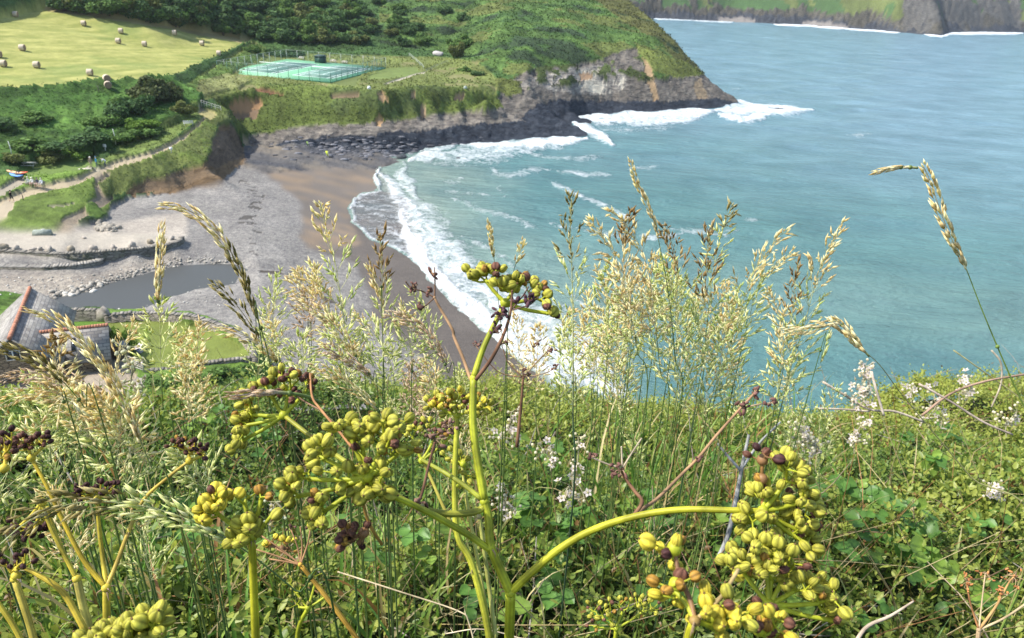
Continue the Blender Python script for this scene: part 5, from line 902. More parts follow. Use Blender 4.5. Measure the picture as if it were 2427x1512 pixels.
for i, (dx, top, leg, hr_, lab) in enumerate(((-1.1, (.5, .55, .48), (.4, .42, .36), (.6, .6, .55), 'person in pale green seated at the left end of the bench'), (-.42, (.8, .8, .76), (.6, .42, .34), (.75, .72, .6), 'person in cream with a pale hat seated second on the bench'), (.45, (.06, .07, .1), (.6, .42, .34), (.08, .07, .08), 'person in dark blue seated third on the bench'), (1.15, (.72, .74, .8), (.6, .5, .4), (.7, .7, .6), 'person in pale blue seated at the right end of the bench'))):
    person(0, 0, lab, [(0, (.3, .25, .2)), (.07, SK), (.4, leg), (.58, top), (1.06, SK)], hr_, 'sit', -.15, i in (1,), p=bp + rotz(-.15) @ np.array([dx, 0, 0.0]))
pv = at(212, 401); B = MB(); B.box((-1.6, -.6, -.3), (1.0, .6, .08), (.42, .39, .32)); o = B.build('paving_slab', M_MATTE, None, False); o.location = pv; tag(o, 'pale paved slab where the three people stand', 'paving')
def flag(px, py, label, h, c, s):
    o = thing('beach_marker', px, py, label, 'flag', 'yellow green beach markers'); B = MB(); B.tube([(0, 0, -.2), (0, 0, h)], .025, 6, (.6, .6, .5)); B.build('pole', M_PAINT, o); B = MB(); B.add([(-.02, .01, h), (-.75 * s, .1, h * .92), (-.35 * s, .12, h * .3), (.12, .02, h * .25), (-.02, -.02, h), (-.75 * s, .06, h * .92), (-.35 * s, .08, h * .3), (.12, -.01, h * .25)], [[0, 1, 2, 3], [7, 6, 5, 4], [0, 4, 5, 1], [1, 5, 6, 2], [2, 6, 7, 3], [3, 7, 4, 0]], c=c); B.build('cloth', M_PAINT, o, False)
flag(778, 374, 'bright yellow green marker on the wet rock ledges', 1.5, (.55, .65, .04), .8); flag(731, 349, 'dull green marker against the dark rock ledge', 1.3, (.18, .30, .05), .6)
# ---- stones along the quay
qs = [(8, 590, .5), (40, 592, .42), (78, 591, .38), (116, 594, .5), (169, 595, .52), (221, 593, .5), (268, 588, .36), (314, 586, .55), (356, 576, .42), (408, 568, .36), (199, 564, .3), (96, 592, .3)]
nm = ['at the left edge', 'second from the left edge', 'low and flat, third along', 'upright with dark end beside a tuft', 'wide and pale in the middle of the row', 'rounded, right of the pale wide one', 'small and brown', 'tallest, near the end of the quay', 'small grey one near the quay end', 'last one at the rounded quay end', 'small flat block lying back on the track', 'small mossy one tucked beside the upright']
for i, (x, y, s) in enumerate(qs): rock(x, y, (s * (1.15 if i % 3 else 1.5), s * .8, s * (1.1 if i not in (2, 10) else .5)), 'quay stone ' + nm[i], (.36, .32, .27) if i % 4 else (.28, .24, .18), i * 2, 'boulder', 'stones set along the quay edge')
st = thing('stone_bench', 101, 556, 'long grey green stone slab lying at the foot of the grassy mound', 'stone slab', rz=.25); B = MB(); B.box((-1.2, -.35, -.1), (1.2, .35, .62), (.26, .29, .25), taper=.12); B.build('slab', M_ROCK, st, False)
for i, (x, y, s, lab) in enumerate(((222, 694, .42, 'white boulder standing at the pool shore'), (155, 697, .3, 'pale boulder at the left tip of the pool'), (170, 702, .35, 'flat pale boulder by the pool beside the cottage'), (215, 697, .25, 'small white stone beside the white boulder'), (100, 548, .3, 'brown stone on the track'))): rock(x, y, (s * 1.3, s, s * .8), lab, (.55, .52, .46), 40 + i * 2)
g = np.random.default_rng(5); B = MB()
for i in range(330):
    t_ = g.random(); px = np.interp(t_, [0, .2, .5, .8, 1], [130, 190, 300, 420, 560]) + g.normal(0, 14); py = np.interp(t_, [0, .2, .5, .8, 1], [708, 690, 655, 624, 618]) + g.normal(-3, 5); p = hit(px, py); s = g.uniform(.05, .20) * (1.6 if t_ < .35 else 1); B.ball(p + [0, 0, s * .3], (s * 1.3, s, s * .7), 7, 5, np.array((.36, .33, .28)) * g.uniform(.5, 1.3), rotz(g.random() * 3))
for i in range(300): px = g.uniform(-30, 560); py = g.uniform(600, 735) if px > 250 else g.uniform(655, 700); p = hit(px, py); s = g.uniform(.05, .13); B.ball(p + [0, 0, s * .3], (s * 1.3, s, s * .7), 6, 4, np.array((.42, .40, .36)) * g.uniform(.5, 1.4), rotz(g.random() * 3))
for i in range(110): p = hit(g.normal(248, 12), g.normal(538, 5)); s = g.uniform(.15, .4); B.ball(p + [0, 0, s * .3], (s * 1.3, s, s * .8), 7, 5, np.array((.3, .27, .22)) * g.uniform(.6, 1.3), rotz(g.random() * 3))
for i in range(220): p = hit(g.normal(850, 90), g.normal(352, 14)); s = g.uniform(.15, .5); B.ball(p + [0, 0, 0], (s * 2.0, s * .8, s * .6), 7, 5, np.array((.12, .12, .13)) * g.uniform(.6, 1.7), rotz(g.random() * .5))
o = B.build('pebbles', M_ROCK); o['kind'] = 'stuff'
for i, (x, y, sx, sz, lab) in enumerate(((1840, 259, 3.0, .5, 'dark rock awash in the surf off the headland'), (1865, 262, 2.0, .4, 'smaller dark rock farther out in the surf'), (952, 374, 1.6, .6, 'dark rock at the edge of the foam below the cliff'), (1090, 371, 2.4, .22, 'flat dark rock in the white water'), (1250, 345, 1.6, .4, 'low rock in the surf under the shelf'), (1010, 362, 2.0, .5, 'rock beside the wet ledge in the foam'))): p = PZ(x, y, 0.0); p[2] = -.1; rock(0, 0, (sx, 1.0, sz), lab, (.06, .065, .07), 60 + i * 2, 'rock', p=p, name='rock')
# ---- walls
def wall(name, label, pts, zt, zb, th, mat, cat='stone wall', parent=None, jag=.04, sub=.33, cap=True, capc=(.36, .33, .28)):
    W = [PZ(p[0], p[1], p[2] if len(p) > 2 else zt) for p in pts]; S = []
    for a, b in zip(W[:-1], W[1:]):
        n = max(1, int(np.linalg.norm(b - a) / sub)); S += [a + (b - a) * q / n for q in range(n)]
    S.append(W[-1]); S = np.array(S); T = nrm(np.gradient(S[:, :2], axis=0)); N = np.stack([-T[:, 1], T[:, 0]], -1); g = np.random.default_rng(len(pts) + 3); jg = g.normal(0, jag, len(S))
    zb_ = np.interp(np.linspace(0, 1, len(S)), np.linspace(0, 1, len(zb)), zb) if hasattr(zb, '__len__') else np.full(len(S), zb); V = []; O = S[0].copy()
    for i in range(len(S)):
        for sd, z in ((0, zb_[i]), (0, S[i, 2] + jg[i]), (1, S[i, 2] + jg[i] * .5), (1, zb_[i])): V.append([S[i, 0] + N[i, 0] * th * sd, S[i, 1] + N[i, 1] * th * sd, z])
    V = np.array(V) - O; k_ = len(S); Q = []
    for i in range(k_ - 1):
        for a, b in ((0, 1), (1, 2), (2, 3)): Q.append([i * 4 + a, i * 4 + b, i * 4 + 4 + b, i * 4 + 4 + a])
    Q += [[0, 3, 2, 1], [(k_ - 1) * 4 + q for q in (0, 1, 2, 3)]]; root = empty(name, tuple(O), label, cat); np_mesh('masonry', V, np.array(Q), mat, root, False)
    if cap:
        B = MB()
        for i in range(0, k_ - 1):
            c = (S[i] + S[i + 1]) / 2 - O; ln_ = np.linalg.norm(S[i + 1] - S[i]); a = math.atan2(T[i, 1], T[i, 0]); M = np.eye(4); M[:3, :3] = rotz(a); M[:3, 3] = c + [N[i, 0] * th / 2, N[i, 1] * th / 2, jg[i]]; B.box((-ln_ * .49, -th * .52, -.04), (ln_ * .49, th * .52, .045 + abs(g.normal(0, .025))), np.array(capc) * .6 * g.uniform(.7, 1.2), M)
        B.build('coping', M_ROCK, root, False)
    return root
wall('quay_wall', 'long stone quay wall holding up the sandy track', [(-60, 593), (0, 595), (95, 600), (139, 602.6), (190, 600), (239, 597), (318, 591, 4.15), (398, 580.5, 4.05), (425, 573, 4.0), (434, 567, 3.95), (437, 560, 3.9)], 4.25, [2.4, 2.4, 2.2, 2.1, 2.1, 2.3], .7, M_WSTONE, jag=.03)
wall('river_wall', 'lower curved stone wall with pale top below the quay', [(-60, 632), (0, 632.5), (100, 634), (170, 630), (215, 624), (240, 618), (247, 613)], 3.35, 2.1, 1.0, M_WSTONE, jag=.03, capc=(.46, .43, .38))
wall('garden_wall', 'curved stone wall along the top of the lawn above the beach', [(246, 749), (303, 744.5), (345, 743), (389, 744), (453, 750.5), (502, 765), (540, 780), (572, 800), (590, 825), (596, 848)], 6.15, 2.6, .55, M_STONE, capc=(.38, .35, .31)); wall('garden_wall', 'stone wall along the lower edge of the lawn', [(343, 880), (400, 875), (453, 868), (520, 858), (596, 849)], 6.1, 4.8, .5, M_STONE); wall('yard_wall', 'thick mossy wall between the cottage and the stone gable', [(130, 738), (190, 737), (242, 737)], 6.5, 1.8, .6, M_WSTONE)
p = PZ(246, 766, 5.2); B = MB(); B.add([(-.8, 0, 0), (.8, 0, 0), (.5, 0, 1.3), (0, 0, 1.75), (-.5, 0, 1.3), (-.8, .5, 0), (.8, .5, 0), (.5, .5, 1.3), (0, .5, 1.75), (-.5, .5, 1.3)], [[0, 1, 6, 5], [1, 2, 7, 6], [2, 3, 8, 7], [3, 4, 9, 8], [4, 0, 5, 9], [1, 0, 4, 2], [5, 6, 7, 9]], [[2, 4, 3], [7, 8, 9]], (.3, .27, .23)); o = B.build('stone_gable', M_ROCK, None, False); o.location = p; tag(o, 'small pointed stone end at the corner of the garden wall', 'stone gable')
# ---- cottage
ub = nrm(np.array([.915, .40, 0])); wb = np.array([-ub[1], ub[0], 0]); R0 = np.array([-41.1, 54.4, 0]); house = empty('cottage', (0, 0, 0), 'stone cottage with slate roofs and orange ridge tiles, main range and wing', 'cottage'); MH = np.eye(4); MH[:3, 0] = ub; MH[:3, 1] = wb; MH[:3, 3] = R0 + [0, 0, 0]; setM(house, MH)
zr, ze, zg, hw, LH = 10.5, 7.9, 5.0, 3.0, 10.6
B = MB(); t_ = .1
B.add([(-hw, 0, zg), (hw, 0, zg), (hw, 0, ze), (0, 0, zr - .08), (-hw, 0, ze), (-hw, LH, zg), (hw, LH, zg), (hw, LH, ze), (0, LH, zr - .08), (-hw, LH, ze)], [[0, 1, 2, 4], [6, 5, 9, 7], [1, 6, 7, 2], [5, 0, 4, 9]], [[4, 2, 3], [9, 8, 7]]); B.build('wall', M_HSTONE, house, False)
def roof_slab(name, a, b, c, d, th=.12, parent=None):
    """slab with its own local frame so slates run along the eaves: a,b eaves ends; c,d ridge ends (c over b)"""
    a, b, c, d = map(np.array, (a, b, c, d)); x = nrm(b - a); n = nrm(np.cross(x, d - a)); y = np.cross(n, x); M = np.eye(4); M[:3, 0] = x; M[:3, 1] = y; M[:3, 2] = n; M[:3, 3] = a; L = [np.array([(q - a) @ x, (q - a) @ y]) for q in (a, b, c, d)]
    V = [(l[0], l[1], 0) for l in L] + [(l[0], l[1], th) for l in L]; o = np_mesh(name, V, np.array([[3, 2, 1, 0], [4, 5, 6, 7], [0, 1, 5, 4], [1, 2, 6, 5], [2, 3, 7, 6], [3, 0, 4, 7]]), M_SLATE, parent, False); o.matrix_local = Matrix([list(r) for r in M]); return o
ov = .3; sl_ = (zr - ze) / hw
roof_slab('roof', (hw + ov, -ov, ze - ov * sl_), (hw + ov, LH + ov, ze - ov * sl_), (0, LH + ov, zr), (0, -ov, zr), parent=house); roof_slab('roof', (-hw - ov, LH + ov, ze - ov * sl_), (-hw - ov, -ov, ze - ov * sl_), (0, -ov, zr), (0, LH + ov, zr), parent=house)
def ridge(a, b, parent):
    B = MB(); n = 24; a = np.array(a); b = np.array(b)
    for q in range(n): p0 = a + (b - a) * q / n; p1 = a + (b - a) * (q + .97) / n; B.tube([p0, p1], .17, 8, np.array((.42, .19, .12)) * random.uniform(.8, 1.15))
    B.build('ridge_tiles', M_MATTE, parent)
ridge((0, -ov, zr + .12), (0, LH + ov, zr + .12), house)
# wing: along +x of the house frame
wy0 = 3.9; zr2, ze2, hw2, x1 = 9.25, 7.3, 2.15, 6.5 + .9
def loc(px, py, z): q = PZ(px, py, z) - R0; return np.array([q @ ub, q @ wb, z])
wr_ = loc(254, 772, zr2); x1 = wr_[0]; wy0 = wr_[1]
B = MB(); B.add([(.5, wy0 - hw2, zg), (x1 - .15, wy0 - hw2, zg), (x1 - .15, wy0 + hw2, zg), (x1 - .15, wy0 + hw2, ze2), (x1 - .15, wy0, zr2 - .08), (x1 - .15, wy0 - hw2, ze2), (.5, wy0 - hw2, ze2), (2.5, wy0 + hw2, zg), (2.5, wy0 + hw2, ze2)], [[0, 1, 5, 6], [1, 2, 3, 5], [2, 7, 8, 3]], [[5, 3, 4]]); B.build('wing_wall', M_HSTONE, house, False)
s2 = (zr2 - ze2) / hw2; roof_slab('wing_roof', (hw - .6, wy0 - hw2 - ov, ze2 - ov * s2), (x1 + .1, wy0 - hw2 - ov, ze2 - ov * s2), (x1 + .1, wy0, zr2), (1.2, wy0, zr2), parent=house); roof_slab('wing_roof', (x1 + .1, wy0 + hw2 + ov, ze2 - ov * s2), (hw - .6, wy0 + hw2 + ov, ze2 - ov * s2), (1.2, wy0, zr2), (x1 + .1, wy0, zr2), parent=house); ridge((1.5, wy0, zr2 + .1), (x1 + .1, wy0, zr2 + .1), house)
# roof light
ax_ = loc(173, 812, 8.5); xs = ax_[0]; yy = wy0 - hw2 * .55; zz = zr2 - s2 * hw2 * .55 + .15
B = MB(); M = np.eye(4); an = math.atan(s2); M[:3, :3] = np.array([[1, 0, 0], [0, math.cos(an), -math.sin(an)], [0, math.sin(an), math.cos(an)]]); M[:3, 3] = (xs, yy, zz); B.box((-.17, -.62, 0), (.17, .62, .07), (.03, .05, .09), M); B.build('roof_light', M_GLASS, house, False)
def window(parent, x, y, z, w, h, nx=-1):
    f = MB(); 
    for a, b in (((-w / 2 - .06, -h / 2 - .06), (w / 2 + .06, -h / 2)), ((-w / 2 - .06, h / 2), (w / 2 + .06, h / 2 + .06)), ((-w / 2 - .06, -h / 2), (-w / 2, h / 2)), ((w / 2, -h / 2), (w / 2 + .06, h / 2)), ((-.05, -h / 2), (.05, h / 2))): f.box((x + a[0], y - .06, z + a[1]), (x + b[0], y + .03, z + b[1]), (.75, .74, .70))
    fo_ = f.build('window', M_PAINT, parent, False); p = MB(); p.box((x - w / 2, y - .02, z - h / 2), (x + w / 2, y + .02, z + h / 2), (.02, .02, .02)); p.build('pane', M_GLASS, fo_, False)
def gable_hit(px, py, yl):
    d = ray(px, py); o = EYE - R0; t = (yl - o @ wb) / (d @ wb); q = o + d * t; return q @ ub, q[2]
gx, gzz = gable_hit(31, 842, 0.0); window(house, gx, -.01, gzz, .95, .75)
out = thing('outhouse', 291, 846, 'small square stone outhouse with slab roof beside the shrub', 'outhouse', rz=.35); B = MB(); B.box((-.62, -.6, -.6), (.62, .6, 1.45), (1, 1, 1)); B.build('wall', M_HSTONE, out, False); B = MB(); B.box((-.72, -.7, 1.45), (.72, .7, 1.58), (.3, .3, .28)); B.build('roof', M_ROCK, out, False)
p = at(328, 834); B = MB(); B.box((-.38, -.3, -.1), (.38, .3, .25), (.36, .34, .36), taper=.05); o = B.build('stone_trough', M_ROCK, None, False); o.location = p; tag(o, 'pale grey slab block lying on the lawn', 'stone block')
pa, pb = at(304, 868), at(341, 882); gt = empty('field_gate', tuple(pa), 'pale wooden five bar gate at the lawn entrance', 'gate'); v = pb - pa; 
for q in (0, 1): B = MB(); B.tube([v * q - [0, 0, .2], v * q + [0, 0, 1.25]], .07, 8, (.5, .46, .38)); B.build('gate_post', M_PAINT, gt)
B = MB(); [B.tube([v * .03 + [0, 0, .2 + .22 * q], v * .97 + [0, 0, .2 + .22 * q]], .035, 5, (.52, .49, .42)) for q in range(5)]; B.tube([v * .05 + [0, 0, .2], v * .9 + [0, 0, 1.08]], .03, 5, (.52, .49, .42)); B.build('bars', M_PAINT, gt)
# ---- trees and bushes
def crown(seed, n, leaf, lumps=7, flat=1.0):
    """unit-size crown: leaf clumps spread over several lumps"""
    g = np.random.default_rng(seed); C_ = g.normal(0, .42, (lumps, 3)) * [1, 1, .6]; C_[:, 2] = np.abs(C_[:, 2]) * .9 + .35; r = g.uniform(.28, .55, lumps); k_ = g.integers(lumps, size=n); d = nrm(g.normal(0, 1, (n, 3))); P = C_[k_] + d * (r[k_] * g.uniform(.7, 1.06, n))[:, None] * [1, 1, .8 * flat]; ok = P[:, 2] > .02; P = P[ok]; d = d[ok]
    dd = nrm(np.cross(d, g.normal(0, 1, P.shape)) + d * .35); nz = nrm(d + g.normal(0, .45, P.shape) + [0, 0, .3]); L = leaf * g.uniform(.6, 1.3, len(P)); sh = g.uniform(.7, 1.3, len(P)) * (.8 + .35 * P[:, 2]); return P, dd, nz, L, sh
protos = {}
def tree(px, py, w, h, col, label, group=None, cat='bush', name='bush', seed=0, p=None, n=1500, leaf=None, trunk=True):
    p = at(px, py) if p is None else p; key = (seed % 4, cat, tuple(col)); root = empty(name, (p[0], p[1], p[2] - .3), label, cat, group, seed * 1.3); root.scale = (w / 2, w / 2, h / 1.35)
    if key not in protos:
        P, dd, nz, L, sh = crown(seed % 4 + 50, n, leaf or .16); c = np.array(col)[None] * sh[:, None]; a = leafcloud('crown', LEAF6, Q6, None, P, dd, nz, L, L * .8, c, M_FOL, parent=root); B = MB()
        for q in range(5): e = np.array([math.cos(q * 1.3), math.sin(q * 1.3), 1.2]) * .45; B.tube([(0, 0, -.2), (e[0] * .2, e[1] * .2, .25), e], [.05, .035, .01], 5, (.12, .09, .06), caps=False)
        b = B.build('trunk', M_TWIG, root); core = MB(); core.ball((0, 0, .42), (.62, .62, .40), 12, 8, np.array(col) * .6, fn=lambda D: 1 + .2 * fbm(D[:, 0] * 2 + seed, D[:, 1] * 2, 3, 4)); protos[key] = (a, b)
    else:
        for a in protos[key]: q = a.copy(); COL.objects.link(q); q.parent = root
    return root
DO, DG_, MG, BG, OL = (.085, .105, .04), (.065, .12, .04), (.095, .165, .04), (.13, .22, .035), (.115, .135, .04)
for i, (x, y, w_, h_, c, lab) in enumerate(((368, 240, 9, 5.5, DO, 'tall dark olive bush standing over the field corner'), (325, 262, 8, 4.5, DG_, 'dark bush left of the tall olive one'), (400, 235, 6, 4.6, DO, 'ragged dark bush at the right of the field corner'), (285, 280, 6, 3.5, DG_, 'dark bush at the end of the green bank'), (432, 268, 5, 2.8, OL, 'olive bush between the dark bushes and the cliff path'), (352, 300, 5, 2.2, BG, 'bright green bush under the dark ones'), (318, 300, 4, 1.8, BG, 'smaller bright green bush beside it'), (250, 300, 6, 2.6, MG, 'mid green bush on the slope below the bank'), (60, 352, 7, 2.2, MG, 'broad bush at the left of the valley'), (140, 352, 7, 2.2, DG_, 'dark bush in the middle of the valley'), (215, 332, 7, 2.4, DG_, 'dark round bush right in the valley'), (28, 382, 4, 1.8, OL, 'brownish bush behind the picnic table'), (110, 375, 5, 1.8, OL, 'low brownish bush above the lawn'), (170, 368, 5, 1.7, BG, 'bright green bush at the top of the lawn'), (300, 330, 6, 2.0, MG, 'green bush on the inner side of the cliff path'), (350, 318, 6, 1.8, MG, 'green scrub bush higher along the path'), (690, 131, 9, 2.8, DG_, 'dark clipped hedge bush behind the left court'), (650, 126, 7, 2.4, DG_, 'dark bush at the back corner of the courts'), (1086, 135, 5.5, 5.2, OL, 'rounded olive tree behind the cliff top meadow'), (1130, 178, 4, 1.8, DG_, 'dark bush on the edge of the cliff top grass'), (1105, 168, 4, 1.8, MG, 'green bush left of the dark edge bush'), (600, 122, 6, 3, MG, 'bush where the field meets the court fence'), (285, 262, 5, 3.0, MG, 'green bush in front of the dark pair'), (0, 300, 7, 2.5, DG_, 'dark bush at the left end of the bank'), (90, 285, 7, 2.0, MG, 'green bush on the bank under the field'))):
    tree(x, y, w_, h_, c, lab, 'bushes round the valley and courts', 'bush' if h_ < 5 else 'tree', 'bush' if h_ < 5 else 'tree', i)
tree(297, 838, 2.6, 3.3, BG, 'bright green feathery shrub beside the cottage wing', None, 'shrub', 'shrub', 2, n=2200, leaf=.10)
for i, (x, y, w_, h_) in enumerate(((455, 905, 3, 1.2), (395, 915, 3, 1.2), (520, 895, 3, 1.3), (580, 880, 2.6, 1.1), (350, 905, 1.6, .8))): tree(x, y, w_, h_, MG, ('low green bush outside the garden wall, ' + ['middle', 'left of the middle', 'right of the middle', 'by the beach corner', 'beside the gate'][i]), 'bushes outside the garden wall', 'bush', 'bush', 30 + i)
g = np.random.default_rng(17); n_ = 0
for i in range(190):
    px = g.uniform(150, 1120) if i % 2 else g.uniform(230, 960); lo = np.interp(px, [100, 300, 450, 600, 760, 900, 1120], [18, 38, 66, 96, 96, 108, 118]); py = lo - g.random() ** 1.3 * (lo + 25) + 2; c = [DG_, MG, DG_, MG, OL][g.integers(5)]; s = g.uniform(.8, 1.25) * (1.15 if px < 800 else .85)
    near_h = py > lo - 14; p = hit(px, py)
    tree(px, py, 7.2 * s, 4.1 * s, c, {DG_: 'dark green tree in the wood above the field', MG: 'mid green tree in the wood above the field', OL: 'olive green tree in the wood above the field'}[c], {DG_: 'dark trees of the hillside wood', MG: 'mid green trees of the hillside wood', OL: 'olive trees of the hillside wood'}[c], 'tree', 'tree', int(g.integers(100)), p=p)
# scrub texture over the hill and valley: leaf clumps no one could count
def scrub():
    g = np.random.default_rng(8); W_ = (K[..., 1] > .55) & (PXg > -40) & (PXg < 1760) & (PYg > -60) & (PYg < 470) & (Y < 620); ix = np.argwhere(W_); ix = ix[g.choice(len(ix), 62000)]; i, j = ix[:, 0], ix[:, 1]; P = np.stack([X[i, j], Y[i, j], Z[i, j]], -1) + g.normal(0, .3, (len(i), 3)) * [1, 1, .3]; dist = Y[i, j]; s = .0016 * dist * g.uniform(.6, 1.5, len(i)); c = C[i, j] * g.uniform(.55, 1.55, len(i))[:, None]
    d = nrm(g.normal(0, 1, P.shape) + [0, 0, .4]); nz = nrm(g.normal(0, .6, P.shape) + [0, 0, 1]); leafcloud('scrub', LEAF6, Q6, None, P, d, nz, s, s * .9, c, M_FOL, 'stuff')
scrub()
print('mid ok', len(bpy.data.objects))
# ================================================================== UMBEL PLANTS
def fruit_fn(seed):
    def f(D):
        ph = np.arctan2(D[:, 1], D[:, 0]); rt = np.hypot(D[:, 0], D[:, 1])
        groove = np.exp(-(np.abs(np.sin(ph)) / 0.18) ** 2); rdg = np.abs(np.cos(ph * 3.0)) ** 0.7
        return 1 - 0.30 * groove * rt ** 0.5 - 0.17 * (1 - rdg) * rt ** 0.5 - 0.12 * (np.abs(D[:, 2]) > 0.97)
    return f
def add_fruit(B, c, axis, r, col, g):
    ax = nrm(axis); s = nrm(np.cross(ax, g.normal(0, 1, 3))); t = np.cross(ax, s); R = np.stack([s, t, ax], -1); nu, nv = 24, 8
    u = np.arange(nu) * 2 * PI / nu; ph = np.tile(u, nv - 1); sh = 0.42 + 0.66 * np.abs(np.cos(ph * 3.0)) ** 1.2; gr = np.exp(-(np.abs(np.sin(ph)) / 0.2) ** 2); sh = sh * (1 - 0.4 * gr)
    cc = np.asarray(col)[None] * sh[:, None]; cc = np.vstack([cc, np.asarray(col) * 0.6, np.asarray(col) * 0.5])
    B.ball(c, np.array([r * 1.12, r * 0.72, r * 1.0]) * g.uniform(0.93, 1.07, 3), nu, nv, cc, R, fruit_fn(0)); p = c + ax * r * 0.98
    B.ball(p, [r * 0.16] * 3, 5, 4, (0.16, 0.09, 0.04), R)
M_FRUIT = tint_mat('umbel_fruit', rough=0.6, nscale=420, namp=0.3, transl=0.12, spec=0.2)
YG = (0.47, 0.445, 0.06); YL = (0.70, 0.58, 0.06); BR = (0.16, 0.07, 0.045); OR = (0.42, 0.23, 0.04); DK = (0.07, 0.028, 0.026)
SC_ = (0.40, 0.43, 0.03); SY = (0.56, 0.45, 0.05); SB = (0.26, 0.14, 0.06)
ug = np.random.default_rng(404)
def umbel(root, O, hub, t, clusters, r=0.0036, ray_r=0.0011, col=YG, stemc=SC_, n=(3, 5), spread=0.0085, up=None, brown=0.12, depth=0.012, stem_t=None):
    """hub and clusters in survey points; clusters (px,py[,colour[,count]])"""
    g = ug; h = PT(hub[0], hub[1], t); B = MB(); B.ball(h - O, [0.0033] * 3, 8, 6, stemc)
    un = empty('umbel', tuple(h - O)); un.parent = root; cen = np.mean([PT(c[0], c[1], t) for c in clusters], axis=0)
    grp = []
    for c in sorted(clusters, key=lambda c: math.atan2(c[1] - hub[1], c[0] - hub[0])):
        for q in grp:
            if math.hypot(q[0] - c[0], q[1] - c[1]) < 46 * (0.42 / t) ** 0.5: q[2].append(c); q[0] = np.mean([w[0] for w in q[2]]); q[1] = np.mean([w[1] for w in q[2]]); break
        else: grp.append([c[0], c[1], [c]])
    for q in grp:
        e = PT(q[0], q[1], t); b_ = h + (e - h) * (0.80 if len(q[2]) > 1 else 0.9) - np.array([0, 0, spread * 0.7]); q.append(b_); mm = (h + b_) / 2 - [0, 0, 0.04 * np.linalg.norm(b_ - h)]
        B.tube(spline([h, mm, b_], 4) - O, [ray_r * 1.35] * 3 + [ray_r * 1.15] * 6, 7, [np.array(stemc) * g.uniform(.85, 1.1)] * 9, caps=False); B.ball(b_ - O, [ray_r * 1.35] * 3, 6, 4, stemc)
    own = {id(c): q[3] for q in grp for c in q[2]}
    for c in clusters:
        cc = c[2] if len(c) > 2 and c[2] is not None else col; k = c[3] if len(c) > 3 else int(g.integers(n[0], n[1] + 1)); dt = g.uniform(-1, 1) * depth; e = PT(c[0], c[1], t + dt); ax = nrm(nrm(e - h) * 0.8 + np.array(up if up is not None else [0, 0, 1]) * 0.5)
        e0 = e - ax * spread * 0.9; b0 = own[id(c)]; md = (b0 + e0) / 2 + g.normal(0, 0.0006, 3)
        B.tube(spline([b0, md, e0], 3) - O, [ray_r * .75] * 3 + [ray_r * .6] * 4, 6, [np.array(stemc) * g.uniform(.85, 1.1)] * 7, caps=False)
        F = MB(); az0 = g.random() * 6.3; a = nrm(np.cross(ax, [0.2, 1, 0.1])); b = np.cross(ax, a)
        for q in range(k):
            if g.random() < .3 and k > 3 and F.n: continue
            if q == 0 and k > 3: d = ax
            else: az = az0 + q * 6.283 / max(1, k - (k > 3)) + g.normal(0, .2); d = nrm(ax * g.uniform(0.25, 0.7) + np.cos(az) * a + np.sin(az) * b)
            L = spread * g.uniform(0.75, 1.15) if k > 1 else spread * 0.4; p = e0 + d * L; rr = r * g.uniform(0.84, 1.14); f1 = np.array(cc) * g.uniform(0.82, 1.15)
            u = g.random()
            if cc in (YG, YL): f1 = np.array(BR) * 1.2 if u < brown else (np.array(OR) if u < brown * 1.6 else f1)
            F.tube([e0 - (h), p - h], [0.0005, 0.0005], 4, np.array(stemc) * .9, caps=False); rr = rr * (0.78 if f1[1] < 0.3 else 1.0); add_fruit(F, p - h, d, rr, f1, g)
        if F.n: F.build('fruit_cluster', M_FRUIT, un)
    # shift rays (they were built relative to hub)
    B.v = [v - (h - O) for v in B.v]; B.build('rays', M_STEM, un); return un
def stem(B, O, pts, r, col=SC_, n=10, ribs=True, node_at=()):
    P = spline(np.array([PT(*p) for p in pts]), 6); k = len(P); r = [q * (.8 if col[1] > col[0] * .68 and col[0] > .54 or col == SY else 1) for q in r]; rr = np.interp(np.linspace(0, 1, k), np.linspace(0, 1, len(r)), r); c = np.array([np.array(col) * (0.9 + 0.2 * math.sin(i * 0.7)) for i in range(k)])
    c = c * (1 + 0.15 * fbm(np.arange(k) * 0.35, np.zeros(k) + r[0] * 999, 2, 3))[:, None]; B.tube(P - O, rr, 14 if ribs and r[0] > .0015 else n, c, ribs=.06 if ribs and r[0] > .0015 else 0)
def node(B, O, p, r, col=SC_):
    P = PT(*p) - O; B.ball(P, [r * 1.12, r * 1.12, r * 1.0], 10, 6, np.array(col) * 1.05); g = ug
    for q in range(4):      # withered sheath scraps
        a = g.random() * 6.3; d = np.array([math.cos(a), math.sin(a), g.uniform(-.8, .5)]); B.tube([P + d * r, P + d * r * 2.0 + [0, 0, -r * .3], P + d * r * 2.3 + [0, 0, -r * 1.2]], [r * .22, r * .16, r * .05], 4, (0.30, 0.21, 0.12), caps=False)
